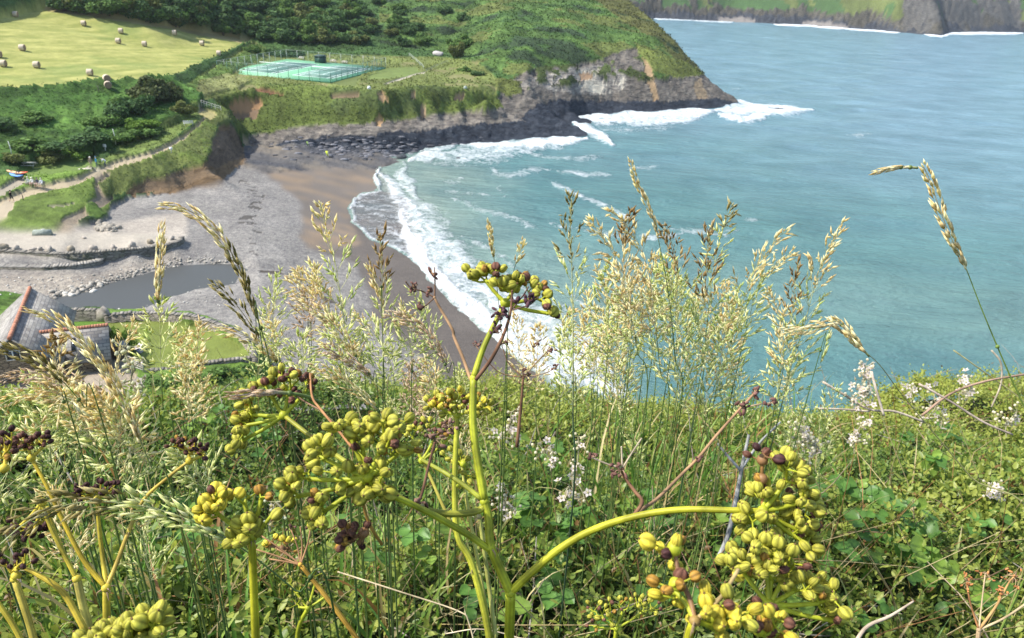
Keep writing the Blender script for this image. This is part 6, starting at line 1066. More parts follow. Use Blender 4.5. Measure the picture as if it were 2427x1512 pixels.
# ---- the main plant
O = PT(1205, 1600, .50); root = empty('umbel_plant', tuple(O), 'tall yellow green umbel plant standing in the middle with round ribbed fruits', 'umbel plant', 'yellow fruited umbel plants')
B = MB()
stem(B, O, [(1205, 1600, .50), (1207, 1512, .485), (1210, 1405, .465)], [.0031, .0030], SC_); stem(B, O, [(1210, 1405, .465), (1183, 1345, .463), (1162, 1292, .46), (1158, 1230, .462), (1148, 1185, .463)], [.0029, .0026, .0024]); stem(B, O, [(1148, 1185, .463), (1131, 1085, .466), (1121, 1000, .47), (1123, 895, .475)], [.0025, .0024, .0023]); stem(B, O, [(1123, 895, .475), (1148, 820, .478), (1196, 720, .48)], [.0021, .0018, .0016])
stem(B, O, [(1212, 1402, .465), (1250, 1365, .46), (1320, 1305, .455), (1400, 1258, .45), (1500, 1225, .44), (1610, 1208, .43), (1730, 1209, .42), (1808, 1211, .418)], [.0025, .0023, .0021, .0018, .0015], (0.47, 0.46, 0.03))
stem(B, O, [(1163, 1305, .46), (1110, 1268, .455), (1040, 1228, .445), (975, 1195, .435), (925, 1172, .425), (872, 1130, .41)], [.0021, .0020, .0017, .0014], (0.40, 0.43, 0.03)); stem(B, O, [(1148, 1203, .463), (1120, 1215, .46), (1060, 1218, .455), (1010, 1208, .45), (965, 1190, .447), (905, 1150, .445), (835, 1105, .455), (760, 1052, .48), (672, 984, .50)], [.0021, .0021, .0019, .0017, .0015, .0014], (0.33, 0.33, 0.04)); stem(B, O, [(1140, 1182, .463), (1100, 1150, .468), (1050, 1118, .475), (1000, 1090, .49)], [.0016, .0014, .0012], (0.33, 0.36, 0.04))
for p, r in (((1210, 1404, .465), .0032), ((1162, 1296, .46), .0027), ((1148, 1188, .463), .0027), ((1123, 896, .475), .0024)): node(B, O, p, r)
for x, y in ((960, 1190), (1000, 1200), (1135, 1225)): node(B, O, (x, y, .447), .0016, (0.3, 0.26, 0.1))
B.build('stem', M_STEM, root)
umbel(root, O, (1197, 718), .48, [(1107, 640, None, 4), (1128, 632, YG, 3), (1142, 628), (1165, 626, None, 3), (1172, 632, BR, 2), (1192, 662, None, 5), (1205, 668, None, 5), (1222, 655), (1245, 655), (1252, 648, BR, 2), (1268, 672), (1290, 672, None, 4), (1280, 662, BR, 2), (1302, 694, None, 4), (1312, 702, BR, 2), (1318, 715, DK, 2), (1330, 736, YG, 1)], r=.0037, brown=.05, spread=.0078, n=(4, 5))
umbel(root, O, (672, 984), .50, [(648, 880), (668, 874, None, 4), (690, 884, BR, 4), (712, 878, BR, 3), (732, 884, OR, 3), (742, 898, BR, 2), (628, 905), (650, 912), (600, 915, None, 4), (672, 915, BR, 3), (575, 935, None, 4), (566, 955, OR, 3), (590, 960, None, 4), (576, 975, None, 3), (560, 995, None, 4), (580, 985, None, 3), (552, 1025, None, 3), (562, 1035, None, 2), (540, 1052, YG, 2), (690, 925, BR, 3)], r=.0037, brown=.05, spread=.0075, n=(4, 5))
umbel(root, O, (872, 1130), .41, [(800, 985, None, 3), (818, 990, None, 3), (845, 990, None, 3), (862, 1012, None, 3), (848, 1022, YG, 2), (893, 985, None, 3), (912, 975, None, 3), (930, 990, None, 3), (950, 985, None, 2), (905, 1000, YG, 2), (905, 1018, None, 3), (940, 1055, None, 5), (925, 1035, None, 4), (960, 1025, None, 3), (968, 1035, OR, 2), (860, 1060, BR, 2), (745, 1040, None, 4), (735, 1058, None, 4), (752, 1062, None, 3), (768, 1102, None, 2), (822, 1146, None, 4), (842, 1160, None, 4), (875, 1168, None, 4), (900, 1160, None, 4), (912, 1180, None, 4), (915, 1120, None, 4), (690, 1120, None, 4), (705, 1105, None, 3), (660, 1145, None, 4), (680, 1165, None, 4), (655, 1180, YG, 2), (734, 1185, None, 4), (738, 1215, None, 4), (735, 1235, YG, 3), (872, 1100, None, 3), (800, 1128, None, 3)], r=.0038, brown=.04, spread=.008, n=(3, 5))
umbel(root, O, (1808, 1211), .418, [(1877, 1085, None, 5), (1862, 1078, None, 4), (1892, 1105, None, 4), (1908, 1120, None, 4), (1925, 1135, None, 3), (1938, 1160, None, 3), (1935, 1180, None, 3), (1925, 1185, None, 2), (1812, 1150, None, 6), (1795, 1150, None, 4), (1848, 1155, None, 4), (1761, 1197, None, 6), (1752, 1228, None, 5), (1775, 1232, None, 3), (1884, 1146, BR, 1), (1862, 1215, None, 5), (1891, 1222, None, 4), (1856, 1238, None, 3), (1920, 1244, None, 5), (1938, 1275, None, 4), (1942, 1303, None, 4), (1938, 1207, BR, 3), (1950, 1268, BR, 2), (1914, 1262, None, 3)], r=.0037, brown=.03, spread=.0082)
umbel(root, O, (1823, 1432), .40, [(1815, 1272, None, 5), (1800, 1268, None, 3), (1844, 1290, None, 5), (1832, 1300, None, 4), (1812, 1322, None, 5), (1822, 1335, None, 4), (1866, 1338, None, 5), (1880, 1302, None, 5), (1895, 1310, BR, 2), (1899, 1352, None, 4), (1895, 1370, None, 3), (1930, 1378, None, 4), (1945, 1368, None, 4), (1960, 1395, None, 4), (1982, 1398, None, 3), (2004, 1408, YG, 2), (1972, 1425, None, 4), (1985, 1440, None, 3), (2004, 1456, YG, 2), (1760, 1318, None, 4), (1785, 1325, OR, 3), (1775, 1340, YL, 4), (1732, 1325, None, 5), (1735, 1300, None, 4), (1840, 1350, None, 3)], r=.0037, brown=.07, spread=.0078)
B = MB(); stem(B, O, [(1823, 1432, .40), (1826, 1500, .405), (1818, 1600, .42)], [.0016, .0018]); stem(B, O, [(1818, 1600, .42), (1500, 1640, .46), (1205, 1600, .50)], [.002, .0024]); B.build('side_stem', M_STEM, root)
def plant(label, O_, stems, nodes, umbels, group='yellow fruited umbel plants', mat=None):
    O = PT(*O_); root = empty('umbel_plant', tuple(O), label, 'umbel plant', group); B = MB()
    for s in stems: stem(B, O, *s)
    for n_ in nodes: node(B, O, *n_)
    B.build('stem', M_STEM, root)
    for u in umbels: umbel(root, O, *u[:3], **(u[3] if len(u) > 3 else {}))
    return root
plant('umbel plant at the bottom edge right of centre with loose blurred yellow fruits', (1620, 1620, .30), [([(1620, 1620, .30), (1631, 1512, .298), (1647, 1471, .295)], [.0021, .002], (0.55, 0.53, 0.03)), ([(1647, 1471, .295), (1625, 1430, .30), (1595, 1395, .305)], [.0011, .001], SC_), ([(1647, 1471, .295), (1635, 1420, .30), (1612, 1370, .305), (1603, 1330, .31), (1598, 1300, .31)], [.0011, .0009], SB), ([(1647, 1471, .295), (1700, 1485, .30), (1745, 1480, .30)], [.0012, .001], SC_), ([(1647, 1471, .295), (1705, 1420, .30), (1750, 1350, .31)], [.0009, .0008], (0.45, 0.33, 0.14))], [((1647, 1471, .295), .0021, (0.3, 0.2, 0.06))],
      [((1598, 1300), .31, [(1569, 1262, YL, 3), (1592, 1290, YL, 2), (1603, 1285, DK, 1)], dict(n=(2, 3))), ((1603, 1385), .305, [(1562, 1365, OR, 2), (1578, 1395, YL, 3), (1602, 1370, YL, 2), (1612, 1362, OR, 2)], dict()), ((1690, 1460), .30, [(1682, 1405, YL, 3), (1676, 1432, YL, 4), (1693, 1455, YL, 3), (1725, 1420, YL, 3), (1742, 1445, YL, 4), (1765, 1435, YG, 2), (1780, 1445, YL, 2)], dict(r=.0032)), ((1800, 1490), .31, [(1812, 1465, YL, 3), (1845, 1425, BR, 3), (1838, 1462, OR, 3), (1868, 1460, YL, 3), (1855, 1480, YL, 3)], dict())])
plant('small yellow umbel plant left of centre on a single upright stem', (606, 1640, .46), [([(606, 1640, .46), (606, 1512, .45), (602, 1400, .44), (597, 1275, .43)], [.0024, .0023, .0021], (0.50, 0.48, 0.03)), ([(597, 1275, .43), (625, 1245, .43), (650, 1215, .43)], [.0012, .0011], SC_)], [((597, 1273, .43), .002)],
      [((597, 1272), .43, [(500, 1160, YL, 4), (510, 1168, YL, 3), (488, 1188, YL, 4), (495, 1200, YL, 4), (478, 1212, YL, 3), (555, 1155, YL, 1), (592, 1153, OR, 2), (620, 1155, OR, 2), (588, 1228, YG, 4), (578, 1250, YG, 3), (543, 1260, YG, 3), (582, 1265, YG, 2)], dict(r=.0040, brown=.02, spread=.0068))])
plant('umbel of tightly packed fruits poking in at the bottom left', (300, 1680, .36), [([(300, 1680, .36), (300, 1600, .36), (295, 1560, .355)], [.0022, .0018], SC_), ([(295, 1560, .355), (310, 1530, .352)], [.0015, .0013], SC_)], [],
      [((300, 1560), .355, [(x, y, YG, 5) for x, y in ((195, 1515), (222, 1500), (245, 1488), (268, 1485), (290, 1480), (312, 1482), (330, 1472), (348, 1462), (366, 1448), (372, 1458), (300, 1505), (330, 1500), (355, 1492), (262, 1510), (235, 1515))], dict(r=.0037, brown=.0, spread=.0078))])
plant('umbel plant behind the main stem with a flat head of small fruits', (1150, 1620, .66), [([(1150, 1620, .66), (1160, 1512, .655), (1120, 1340, .65), (1085, 1270, .65), (1078, 1150, .65), (1082, 1030, .65), (1083, 985, .65)], [.0032, .003, .0024, .002], (0.50, 0.50, 0.05)), ([(1160, 1512, .655), (1150, 1430, .66), (1125, 1290, .66), (1105, 1180, .66), (1095, 1100, .66)], [.0022, .002, .0016], (0.58, 0.56, 0.14)), ([(1175, 1512, .655), (1160, 1400, .67), (1140, 1250, .67), (1128, 1180, .67)], [.002, .0018, .0014], (0.46, 0.46, 0.12)), ([(1120, 1340, .65), (1060, 1220, .66), (1020, 1130, .67), (1000, 1090, .67)], [.0018, .0014, .0012], (0.5, 0.44, 0.08))], [((1118, 1338, .65), .0026), ((1083, 1150, .65), .0022)],
      [((1083, 985), .65, [(x, y, c, 5) for x, y, c in ((1012, 945, YG), (1025, 955, YL), (1035, 930, YG), (1050, 940, OR), (1065, 925, YG), (1078, 938, YG), (1090, 925, YL), (1100, 945, YG), (1118, 930, BR), (1132, 938, YG), (1150, 945, YL), (1160, 955, YG), (1060, 958, YG), (1120, 960, YG))], dict(r=.0036, brown=.12, spread=.009)), ((1000, 1092), .67, [(x, y, YG, 4) for x, y in ((960, 1010), (985, 1000), (1020, 995), (1045, 1010), (1060, 1000), (1075, 1012), (1030, 1020))], dict(r=.0033, brown=.25, spread=.009)), ((1098, 1100), .66, [(x, y, YG, 4) for x, y in ((1050, 1075), (1070, 1068), (1090, 1075), (1100, 1085), (1105, 1108), (1112, 1140))], dict(r=.0031, brown=.05))])
plant('umbel plant low behind the right one with small olive fruits', (1450, 1650, .85), [([(1450, 1650, .85), (1455, 1560, .84), (1460, 1490, .83)], [.003, .002], SC_)], [], [((1460, 1490), .83, [(x, y, YG, 4) for x, y in ((1395, 1430), (1420, 1440), (1445, 1425), (1470, 1418), (1495, 1422), (1520, 1418), (1405, 1470), (1440, 1455), (1560, 1430), (1540, 1425))], dict(r=.0032, brown=.2, spread=.012))])
plant('small olive umbels among the brown grass below the left umbel', (700, 1640, .8), [([(700, 1640, .8), (706, 1500, .79), (730, 1440, .78)], [.0025, .002], SC_)], [], [((730, 1440), .78, [(x, y, (0.30, 0.28, 0.07), 5) for x, y in ((680, 1365), (700, 1385), (690, 1415), (740, 1350), (760, 1375), (715, 1430), (745, 1345), (770, 1400))], dict(r=.0028, spread=.011)), ((668, 1300), .7, [(628, 1275, YL, 3), (685, 1278, YL, 4), (690, 1290, OR, 3), (640, 1280, OR, 3)], dict(r=.0033, stemc=SB))])
DG = 'yellow stemmed plants with dark ripe fruits'
plant('yellow stemmed plant at left with three dark purple seed heads', (253, 1620, .60), [([(253, 1620, .60), (253, 1500, .595), (252, 1393, .59)], [.0036, .0034], SY), ([(252, 1393, .59), (200, 1330, .59), (150, 1235, .59), (110, 1150, .59), (74, 1085, .59)], [.0024, .0022, .0018, .0015], (0.60, 0.44, 0.04)), ([(252, 1393, .59), (243, 1320, .60), (234, 1240, .60), (230, 1185, .60)], [.0022, .0019, .0016], SY), ([(252, 1393, .59), (275, 1340, .60), (305, 1260, .61), (340, 1185, .62), (400, 1130, .62), (449, 1092, .62)], [.0024, .002, .0017, .0013], (0.55, 0.40, 0.07))], [((252, 1393, .59), .0034, SY), ((342, 1184, .62), .0018, SY), ((305, 1260, .61), .0018, SY)],
      [((74, 1085), .59, [(x, y, c, 5) for x, y, c in ((35, 1040, BR), (48, 1050, BR), (62, 1036, DK), (75, 1040, BR), (88, 1032, DK), (102, 1035, BR), (112, 1028, DK), (55, 1030, BR))], dict(r=.0031, stemc=SY, spread=.0075)), ((230, 1183), .60, [(x, y, DK, 4) for x, y in ((182, 1152), (198, 1158), (215, 1160), (228, 1150), (240, 1142), (252, 1150), (264, 1155), (270, 1145), (190, 1165))], dict(r=.0031, stemc=SY, spread=.0075)), ((449, 1092), .62, [(x, y, c, 4) for x, y, c in ((408, 1042, BR), (420, 1038, OR), (432, 1040, DK), (450, 1048, BR), (462, 1042, DK), (475, 1052, DK), (485, 1062, DK), (458, 1060, BR))], dict(r=.0031, stemc=SY, spread=.0075))], DG)
plant('yellow stemmed plant in the left corner with near black seed heads', (215, 1620, .55), [([(225, 1640, .55), (215, 1512, .545), (195, 1430, .54), (182, 1372, .54)], [.0034, .0033], (0.62, 0.52, 0.12)), ([(182, 1372, .54), (150, 1310, .54), (120, 1250, .54), (100, 1195, .54)], [.0021, .0018, .0015], SY), ([(182, 1372, .54), (165, 1340, .545), (130, 1260, .55), (112, 1200, .55)], [.0018, .0015], SY), ([(205, 1500, .5), (150, 1405, .5), (90, 1362, .5), (55, 1345, .5)], [.0026, .0022, .0014], (0.6, 0.45, 0.05)), ([(90, 1560, .5), (70, 1480, .5), (35, 1372, .5)], [.0028, .0026], (0.6, 0.48, 0.08)), ([(70, 1560, .45), (30, 1480, .45), (-20, 1410, .45)], [.002, .0018], (0.6, 0.48, 0.05))], [((182, 1372, .54), .003, SY), ((35, 1372, .5), .0026, SY)],
      [((100, 1190), .54, [(x, y, DK, 4) for x, y in ((80, 1245), (95, 1250), (62, 1270), (75, 1272), (30, 1245), (15, 1255), (45, 1262))], dict(r=.0031, stemc=SY, spread=.0075)), ((38, 1365), .5, [(x, y, DK, 4) for x, y in ((2, 1320), (40, 1325), (55, 1318), (60, 1310), (10, 1335))], dict(r=.003, stemc=SY)), ((10, 1110), .5, [(x, y, c, 4) for x, y, c in ((2, 1040, BR), (12, 1055, BR), (0, 1065, OR), (18, 1030, DK), (8, 1025, BR), (28, 1020, DK))], dict(r=.003, stemc=SY))], DG)
plant('brown umbel hanging below the big yellow head', (885, 1340, .42), [([(905, 1290, .43), (880, 1250, .42), (862, 1195, .415), (872, 1135, .412)][::-1], [.0008, .0010], (0.45, 0.26, 0.06))], [], [((862, 1262), .42, [(795, 1265, OR, 3), (812, 1270, BR, 4), (832, 1262, BR, 4), (848, 1268, DK, 3), (805, 1250, BR, 3)], dict(r=.0034, stemc=SB))], 'withered umbels')
plant('dark umbel standing above the right yellow one', (1808, 1211, .42), [([(1808, 1211, .42), (1806, 1130, .42), (1807, 1090, .42)], [.0010, .0009], (0.33, 0.17, 0.05))], [], [((1807, 1090), .42, [(1790, 1058, BR, 2), (1825, 1062, DK, 2)], dict(r=.0042, stemc=SB)), ((1806, 1135), .42, [(1795, 1128, BR, 1), (1822, 1118, OR, 1)], dict(stemc=SB))], 'withered umbels')
# ---- dead stalks
def dead(label, O_, stems, bits, col=(0.30, 0.18, 0.10), tipc=(0.10, 0.05, 0.04), g=ug):
    O = PT(*O_); root = empty('dead_stalk', tuple(O), label, 'dead stalk', 'dry dead stalks'); B = MB()
    for pts, r, c in stems: stem(B, O, pts, r, c or col, 7); 
    for pts, r, c in stems[:]: B.ball(PT(*pts[-1]) - O, [r[-1] * 1.4] * 3, 6, 4, c or col)
    B.build('stem', M_TWIG, root); F = MB()
    for x, y, t, n, s in bits:
        c = PT(x, y, t) - O
        for q in range(n):
            d = nrm(g.normal(0, 1, 3)); p = c + d * s * g.uniform(.4, 1.3); F.tube([c, (c + p) / 2 + g.normal(0, s * .2, 3), p], [.0004, .0004, .0003], 3, np.array(col) * .9, caps=False); F.ball(p, np.array([.0011, .0009, .0019]) * g.uniform(.7, 1.4), 6, 4, np.array(tipc) * g.uniform(.7, 1.8), R=np.linalg.qr(g.normal(0, 1, (3, 3)))[0])
    F.build('dry_sprays', M_TWIG, root); return root
dead('dry reddish brown stalk forking left of the main stem with shrivelled tips', (1118, 905, .48), [([(1118, 905, .48), (1098, 850, .485), (1077, 800, .49), (1072, 780, .49), (1040, 725, .49), (1030, 705, .49)], [.0012, .0010, .0008], (0.36, 0.22, 0.12)), ([(1030, 705, .49), (1031, 670, .49), (1030, 635, .49)], [.0006, .0004], (0.14, 0.08, 0.05)), ([(1030, 705, .49), (1000, 690, .49), (975, 683, .488), (962, 668, .487)], [.0005, .0004], (0.14, 0.08, 0.05)), ([(1028, 707, .49), (1012, 722, .49), (1000, 728, .49)], [.0005, .0004], (0.14, 0.08, 0.05))], [(1025, 650, .49, 5, .004), (980, 680, .49, 7, .004), (1015, 690, .49, 5, .003), (997, 722, .49, 5, .003)])
dead('dark dry stalk crossing behind the top umbel stem with black seeds', (1128, 900, .47), [([(1128, 900, .47), (1165, 850, .465), (1195, 790, .465), (1210, 740, .465), (1214, 690, .465)], [.0013, .0011, .0006], (0.16, 0.085, 0.05)), ([(1212, 735, .465), (1240, 700, .465), (1252, 680, .465)], [.0005, .0004], (0.12, 0.07, 0.05)), ([(1214, 735, .465), (1255, 722, .465), (1275, 705, .465)], [.0005, .0004], (0.12, 0.07, 0.05))], [(1190, 745, .465, 14, .006), (1182, 790, .465, 8, .005), (1252, 712, .465, 6, .003), (1258, 705, .465, 6, .004), (1225, 715, .465, 3, .003)], (0.14, 0.08, 0.05), (0.06, 0.03, 0.035))
dead('dead branching stalk behind the umbel at the wet sand', (1230, 1000, .8), [([(1225, 1060, .8), (1235, 960, .8), (1240, 895, .8)], [.0018, .0012], (0.17, 0.09, 0.05)), ([(1240, 895, .8), (1275, 855, .8), (1300, 830, .8)], [.0008, .0005], (0.3, 0.2, 0.12)), ([(1240, 895, .8), (1205, 860, .8), (1190, 820, .8)], [.0008, .0005], (0.17, 0.1, 0.06)), ([(1240, 895, .8), (1290, 885, .8), (1320, 870, .8)], [.0006, .0005], (0.3, 0.2, 0.12)), ([(1240, 895, .8), (1180, 880, .8), (1128, 820, .8)], [.0007, .0005], (0.2, 0.12, 0.07))], [(1300, 830, .8, 8, .007), (1188, 815, .8, 8, .006), (1240, 892, .8, 10, .008), (1320, 868, .8, 6, .006), (1130, 815, .8, 7, .006), (1270, 820, .8, 6, .006)], (0.24, 0.15, 0.09))
dead('long dead stalk slanting up from the right branch', (1520, 1222, .7), [([(1505, 1225, .44), (1525, 1205, .46), (1560, 1180, .48), (1620, 1120, .5), (1655, 1085, .5), (1700, 1030, .5), (1755, 968, .5), (1795, 925, .5)], [.0012, .0011, .0010, .0008], (0.33, 0.2, 0.11)), ([(1500, 1225, .44), (1522, 1190, .45), (1505, 1165, .46), (1480, 1130, .47), (1475, 1112, .47)], [.0012, .0010], (0.17, 0.09, 0.05)), ([(1475, 1110, .47), (1440, 1100, .47), (1405, 1085, .47)], [.0006, .0005], (0.42, 0.34, 0.24)), ([(1475, 1110, .47), (1473, 1060, .47)], [.0006, .0005], (0.42, 0.34, 0.24)), ([(1475, 1110, .47), (1500, 1070, .47), (1520, 1040, .47)], [.0006, .0005], (0.42, 0.34, 0.24)), ([(1755, 968, .5), (1800, 958, .5), (1830, 955, .5)], [.0006, .0004], (0.42, 0.3, 0.18))], [(1760, 965, .5, 12, .005), (1825, 955, .5, 6, .004), (1790, 930, .5, 8, .003), (1655, 1085, .5, 6, .003), (1470, 1115, .47, 10, .006), (1405, 1083, .47, 5, .003)], (0.33, 0.22, 0.14))
dead('brown dead umbel standing in the bottom right corner', (2320, 1560, .75), [([(2310, 1620, .75), (2315, 1540, .75), (2320, 1493, .75)], [.0022, .002], (0.36, 0.26, 0.15)), ([(2320, 1493, .75), (2300, 1430, .75), (2292, 1385, .75)], [.001, .0008], (0.36, 0.17, 0.07)), ([(2320, 1493, .75), (2328, 1420, .75), (2335, 1360, .75)], [.001, .0008], (0.55, 0.42, 0.25)), ([(2320, 1493, .75), (2365, 1430, .75), (2375, 1400, .75)], [.0014, .001], (0.42, 0.25, 0.1)), ([(2375, 1410, .75), (2392, 1380, .75), (2405, 1365, .75)], [.001, .0008], (0.42, 0.25, 0.1)), ([(2320, 1493, .75), (2380, 1465, .75), (2440, 1425, .75)], [.0012, .001], (0.5, 0.38, 0.22))], [(2292, 1378, .75, 12, .009), (2335, 1355, .75, 6, .009), (2402, 1365, .75, 12, .010), (2378, 1408, .75, 9, .008)], (0.42, 0.28, 0.16), (0.34, 0.14, 0.05))
dead('brown rayed dead umbel under the small yellow one', (700, 1345, .55), [([(900, 1610, .56), (845, 1512, .56), (770, 1410, .555), (712, 1338, .55)], [.0019, .0018, .0014], (0.62, 0.36, 0.06)), ] + [([(712, 1338, .55), ((712 + x) / 2 + 4, (1338 + y) / 2, .55), (x, y, .55)], [.0006, .0005], (0.40, 0.22, 0.11)) for x, y in ((620, 1270), (640, 1325), (655, 1300), (690, 1255), (712, 1250), (735, 1255), (738, 1240), (600, 1300))], [(615, 1268, .55, 5, .004), (600, 1300, .55, 4, .003), (690, 1250, .55, 4, .004), (735, 1245, .55, 4, .004)], (0.36, 0.2, 0.1))
dead('dark stalk hooked down behind the big yellow head', (1010, 1190, .5), [([(985, 1200, .45), (1000, 1170, .455), (1012, 1120, .46), (1030, 1050, .465)], [.001, .0008], (0.15, 0.08, 0.05)), ([(735, 885, .5), (740, 940, .48), (760, 970, .46), (810, 1030, .43), (850, 1080, .42)], [.0007, .0008], (0.36, 0.18, 0.08)), ([(760, 972, .46), (720, 950, .49), (700, 935, .5)], [.0005, .0005], (0.2, 0.12, 0.08))], [(1030, 1040, .465, 14, .006), (1065, 1010, .465, 10, .005), (998, 1200, .45, 12, .004)], (0.25, 0.17, 0.11), (0.14, 0.08, 0.06))
def cane(label, pts, r, col):
    O = PT(*pts[-1]); root = empty('bare_cane', tuple(O), label, 'cane', 'bare canes over the thicket'); B = MB(); stem(B, O, pts, r, col, 6); B.build('cane_stem', M_TWIG, root); root2 = MB(); g = ug
    P = spline(np.array([PT(*p) for p in pts]), 5)
    for q in range(6): i = g.integers(len(P)); root2.tube([P[i] - O, P[i] - O + nrm(g.normal(0, 1, 3)) * .008], [.0007, .0001], 4, col, caps=False)
    root2.build('thorns', M_TWIG, root)
T2 = 1.9
cane('pale cane slanting up to the bramble panicle from the right', [(2065, 880, 1.8), (2080, 935, 1.8), (2095, 985, 1.8)], [.004, .0035], (0.55, 0.47, 0.38))
cane('pale cane lying across below the bramble panicle', [(1950, 905, T2), (2000, 935, T2), (2060, 970, T2), (2120, 975, T2), (2190, 1000, T2)], [.003, .0028], (0.5, 0.42, 0.32)); cane('short pale cane beside the bramble panicle', [(1935, 968, T2), (2000, 970, T2), (2060, 975, T2)], [.0025, .0025], (0.5, 0.42, 0.32))
cane('brown cane rising to the right edge of the thicket', [(2185, 985, T2), (2250, 935, T2), (2330, 905, T2), (2440, 885, T2)], [.003, .0025], (0.36, 0.24, 0.17)); cane('straight pale cane slanting down to the right', [(2178, 910, T2), (2250, 950, T2), (2330, 1000, T2), (2400, 1030, T2)], [.0028, .0025], (0.5, 0.4, 0.32)); cane('wavy upright cane near the right edge', [(2350, 830, T2), (2372, 860, T2), (2372, 910, T2), (2350, 965, T2)], [.0022, .002], (0.45, 0.38, 0.28)); cane('thin cane slanting across the right corner', [(2260, 830, T2), (2330, 880, T2), (2400, 930, T2), (2460, 980, T2)], [.0016, .0016], (0.36, 0.33, 0.15))
cane('thin grey cane leaning at the left below the cottage', [(110, 1020, 1.6), (125, 1060, 1.6), (190, 1170, 1.6)], [.002, .002], (0.42, 0.36, 0.3)); cane('long straw cane across the dark thicket at bottom centre', [(800, 1355, .9), (950, 1403, .9), (1085, 1448, .9), (1112, 1478, .9), (1135, 1580, .9)], [.0012, .0011], (0.62, 0.5, 0.3)); cane('pale twig fork in front of the thicket at centre', [(1055, 1502, 1.0), (1150, 1492, 1.0), (1290, 1530, 1.0)], [.001, .001], (0.6, 0.5, 0.34))
cane('grey lichened dead branch below the clump', [(1700, 1330, 1.8), (1725, 1270, 1.8), (1745, 1180, 1.8), (1760, 1100, 1.8), (1775, 1030, 1.8)], [.006, .005, .003], (0.33, 0.33, 0.32)); cane('grey side twig of the lichened branch', [(1758, 1110, 1.8), (1800, 1050, 1.8), (1850, 1000, 1.8)], [.0035, .002], (0.33, 0.33, 0.32)); cane('grey side twig leaning left from the lichened branch', [(1755, 1115, 1.8), (1720, 1075, 1.8), (1700, 1050, 1.8)], [.0035, .002], (0.33, 0.33, 0.32)); cane('pale dead stick at the bottom right of the thicket', [(2010, 1560, .9), (2050, 1490, .9), (2110, 1460, .9), (2165, 1425, .9)], [.0025, .002, .001], (0.5, 0.4, 0.3)); 
# ---- bramble blossom
def blossom(label, t, pts, s=0.012, open_=0.4, g=ug, bud=(0.84, 0.79, 0.64)):
    O = PT(pts[-1][0], pts[-1][1] + 25, t); root = empty('bramble_panicle', tuple(O), label, 'bramble flowers', 'bramble panicles in bud'); B = MB(); F = MB(); P = [PT(x, y, t) for x, y, _ in pts]
    ax = P + [O]; B.tube(np.array(spline(ax, 4))[::-1] - O, [.0014] * (len(ax) * 4 - 3), 5, (0.36, 0.33, 0.2), caps=False)
    for (x, y, n), p in zip(pts, P):
        for q in range(n):
            d = nrm(g.normal(0, 1, 3) * [1, .8, 1]); e = p + d * s * g.uniform(.5, 2.2); B.tube([p - O, e - O], [.0006, .0005], 3, (0.4, 0.38, 0.22), caps=False)
            if g.random() < open_:
                nn = nrm(g.normal(0, 1, 3) + [0, -1, .6]); a = nrm(np.cross(nn, [1, .2, .3])); b = np.cross(nn, a)
                for k in range(5):
                    w = k * 1.2566; rd = np.cos(w) * a + np.sin(w) * b; sd = np.cross(nn, rd); r_ = s * .75; c = e - O; F.add([c, c + rd * r_ * .55 + sd * r_ * .33 + nn * r_ * .1, c + rd * r_ + nn * r_ * .2, c + rd * r_ * .55 - sd * r_ * .33 + nn * r_ * .1], [[0, 1, 2, 3]], c=np.array([0.88, 0.76, 0.74]) * g.uniform(.85, 1.1))
                F.ball(e - O + nn * .001, [.0022] * 3, 6, 4, (0.55, 0.5, 0.25))
            else: F.ball(e - O, [s * .27] * 3, 7, 5, np.array(bud) * g.uniform(.75, 1.1))
    B.build('stalks', M_STEM, root); F.build('blossoms', M_SPIKE, root)
blossom('tall pale bramble panicle against the sea at the right', 1.9, [(2052, 868, 12), (2055, 885, 14), (2052, 900, 12), (2040, 925, 12), (2045, 945, 12), (2020, 945, 10), (2060, 935, 8), (2035, 965, 9)], .013, .3)
blossom('lower part bramble panicle with a few pink petals', 1.85, [(2055, 995, 9), (2040, 1010, 9), (2030, 1030, 10), (2050, 1045, 6), (2025, 1050, 5)], .012, .35)
blossom('bramble panicle right of the tall pale one', 1.95, [(2166, 915, 8), (2160, 930, 6)], .013, .4); blossom('slim spire of white bramble buds', 1.95, [(2215, 925, 4), (2215, 945, 6), (2218, 965, 7), (2200, 990, 12), (2230, 990, 10)], .013, .3)
blossom('bramble panicle above the brown cane', 2.0, [(2290, 885, 6), (2285, 910, 7), (2300, 930, 10), (2275, 932, 6)], .013, .4); blossom('bramble panicle at the right edge', 1.9, [(2375, 985, 8), (2395, 1000, 9), (2410, 975, 7), (2385, 1010, 6)], .013, .3)
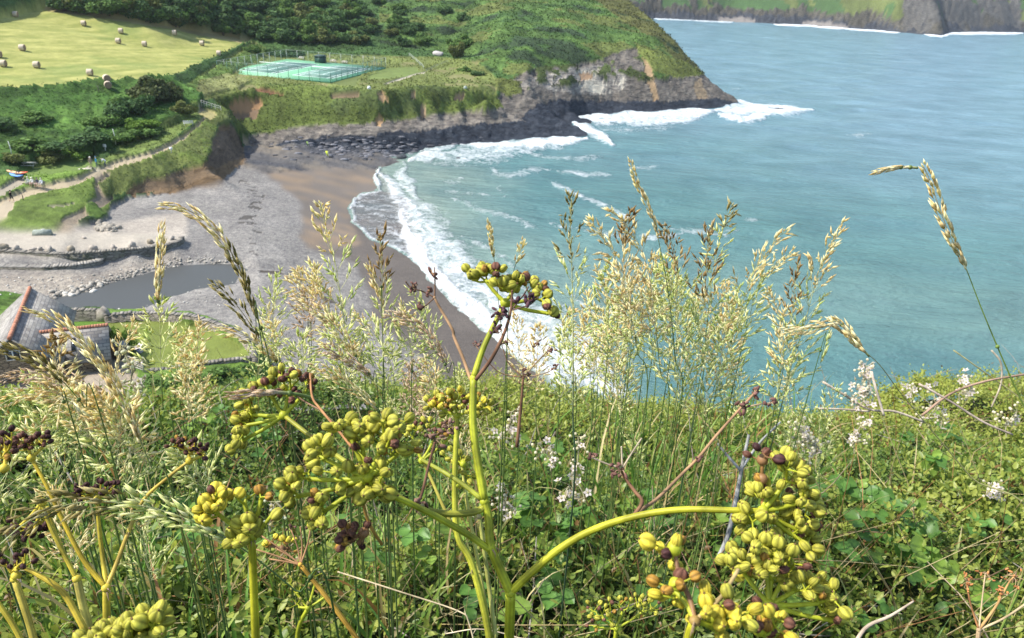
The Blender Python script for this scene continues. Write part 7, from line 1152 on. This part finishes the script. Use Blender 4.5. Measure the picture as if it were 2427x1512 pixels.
blossom('white bramble flowers above the right umbel', 1.5, [(1885, 1010, 8), (1905, 1030, 12), (1925, 1045, 12), (1895, 1050, 10), (1940, 1060, 8), (1920, 1080, 6)], .012, .3); blossom('bramble buds in the right hand thicket', 1.7, [(2352, 1150, 8), (2340, 1170, 8), (2370, 1165, 5)], .012, .5)
blossom('bramble buds right of the main stem', 1.5, [(1212, 975, 4), (1210, 1000, 6), (1205, 1020, 8), (1215, 1040, 8), (1185, 1035, 6)], .012, .25); blossom('bramble buds beside the dry fork', 1.5, [(1275, 1050, 7), (1290, 1068, 8), (1305, 1090, 6)], .012, .15); blossom('green white bramble buds mid thicket', 1.6, [(1370, 1035, 5), (1372, 1055, 7), (1368, 1100, 6), (1360, 1120, 4)], .012, .1)
blossom('bramble spray with pink petals mid thicket', 1.5, [(1350, 1150, 4), (1340, 1175, 4), (1385, 1180, 4), (1358, 1130, 3)], .013, .85, bud=(0.7, 0.66, 0.5)); blossom('bramble buds behind the left branch', 1.3, [(1205, 1165, 7), (1195, 1185, 7), (1212, 1205, 8), (1190, 1205, 5)], .011, .3)
blossom('slim white buds standing before the garden gate', 1.0, [(292, 820, 3), (298, 840, 5), (305, 855, 4), (318, 870, 5), (310, 900, 8), (325, 930, 8), (335, 905, 5)], .0095, .15, bud=(0.72, 0.72, 0.55)); blossom('small white buds among the grass under the yellow umbel', .9, [(655, 1190, 4), (668, 1210, 4), (640, 1235, 3)], .007, .1, bud=(0.7, 0.72, 0.55))
print('umbels ok')
# ================================================================== AIR
B = MB(); B.box((-1700, -320, -12), (2300, 1950, 185)); hz = B.build('haze', None, None, False); hz['kind'] = 'stuff'
k = NT('haze'); vol = k.n('VolumePrincipled'); vol.inputs['Color'].default_value = (0.80, 0.88, 1.0, 1); vol.inputs['Density'].default_value = 0.00008; vol.inputs['Anisotropy'].default_value = 0.2
k.N.remove(k.p); k.t.links.new(vol.outputs[0], k.out.inputs['Volume']); hz.data.materials.clear(); hz.data.materials.append(k.m)
SC.cycles.volume_bounces = 0; SC.cycles.volume_step_rate = 4
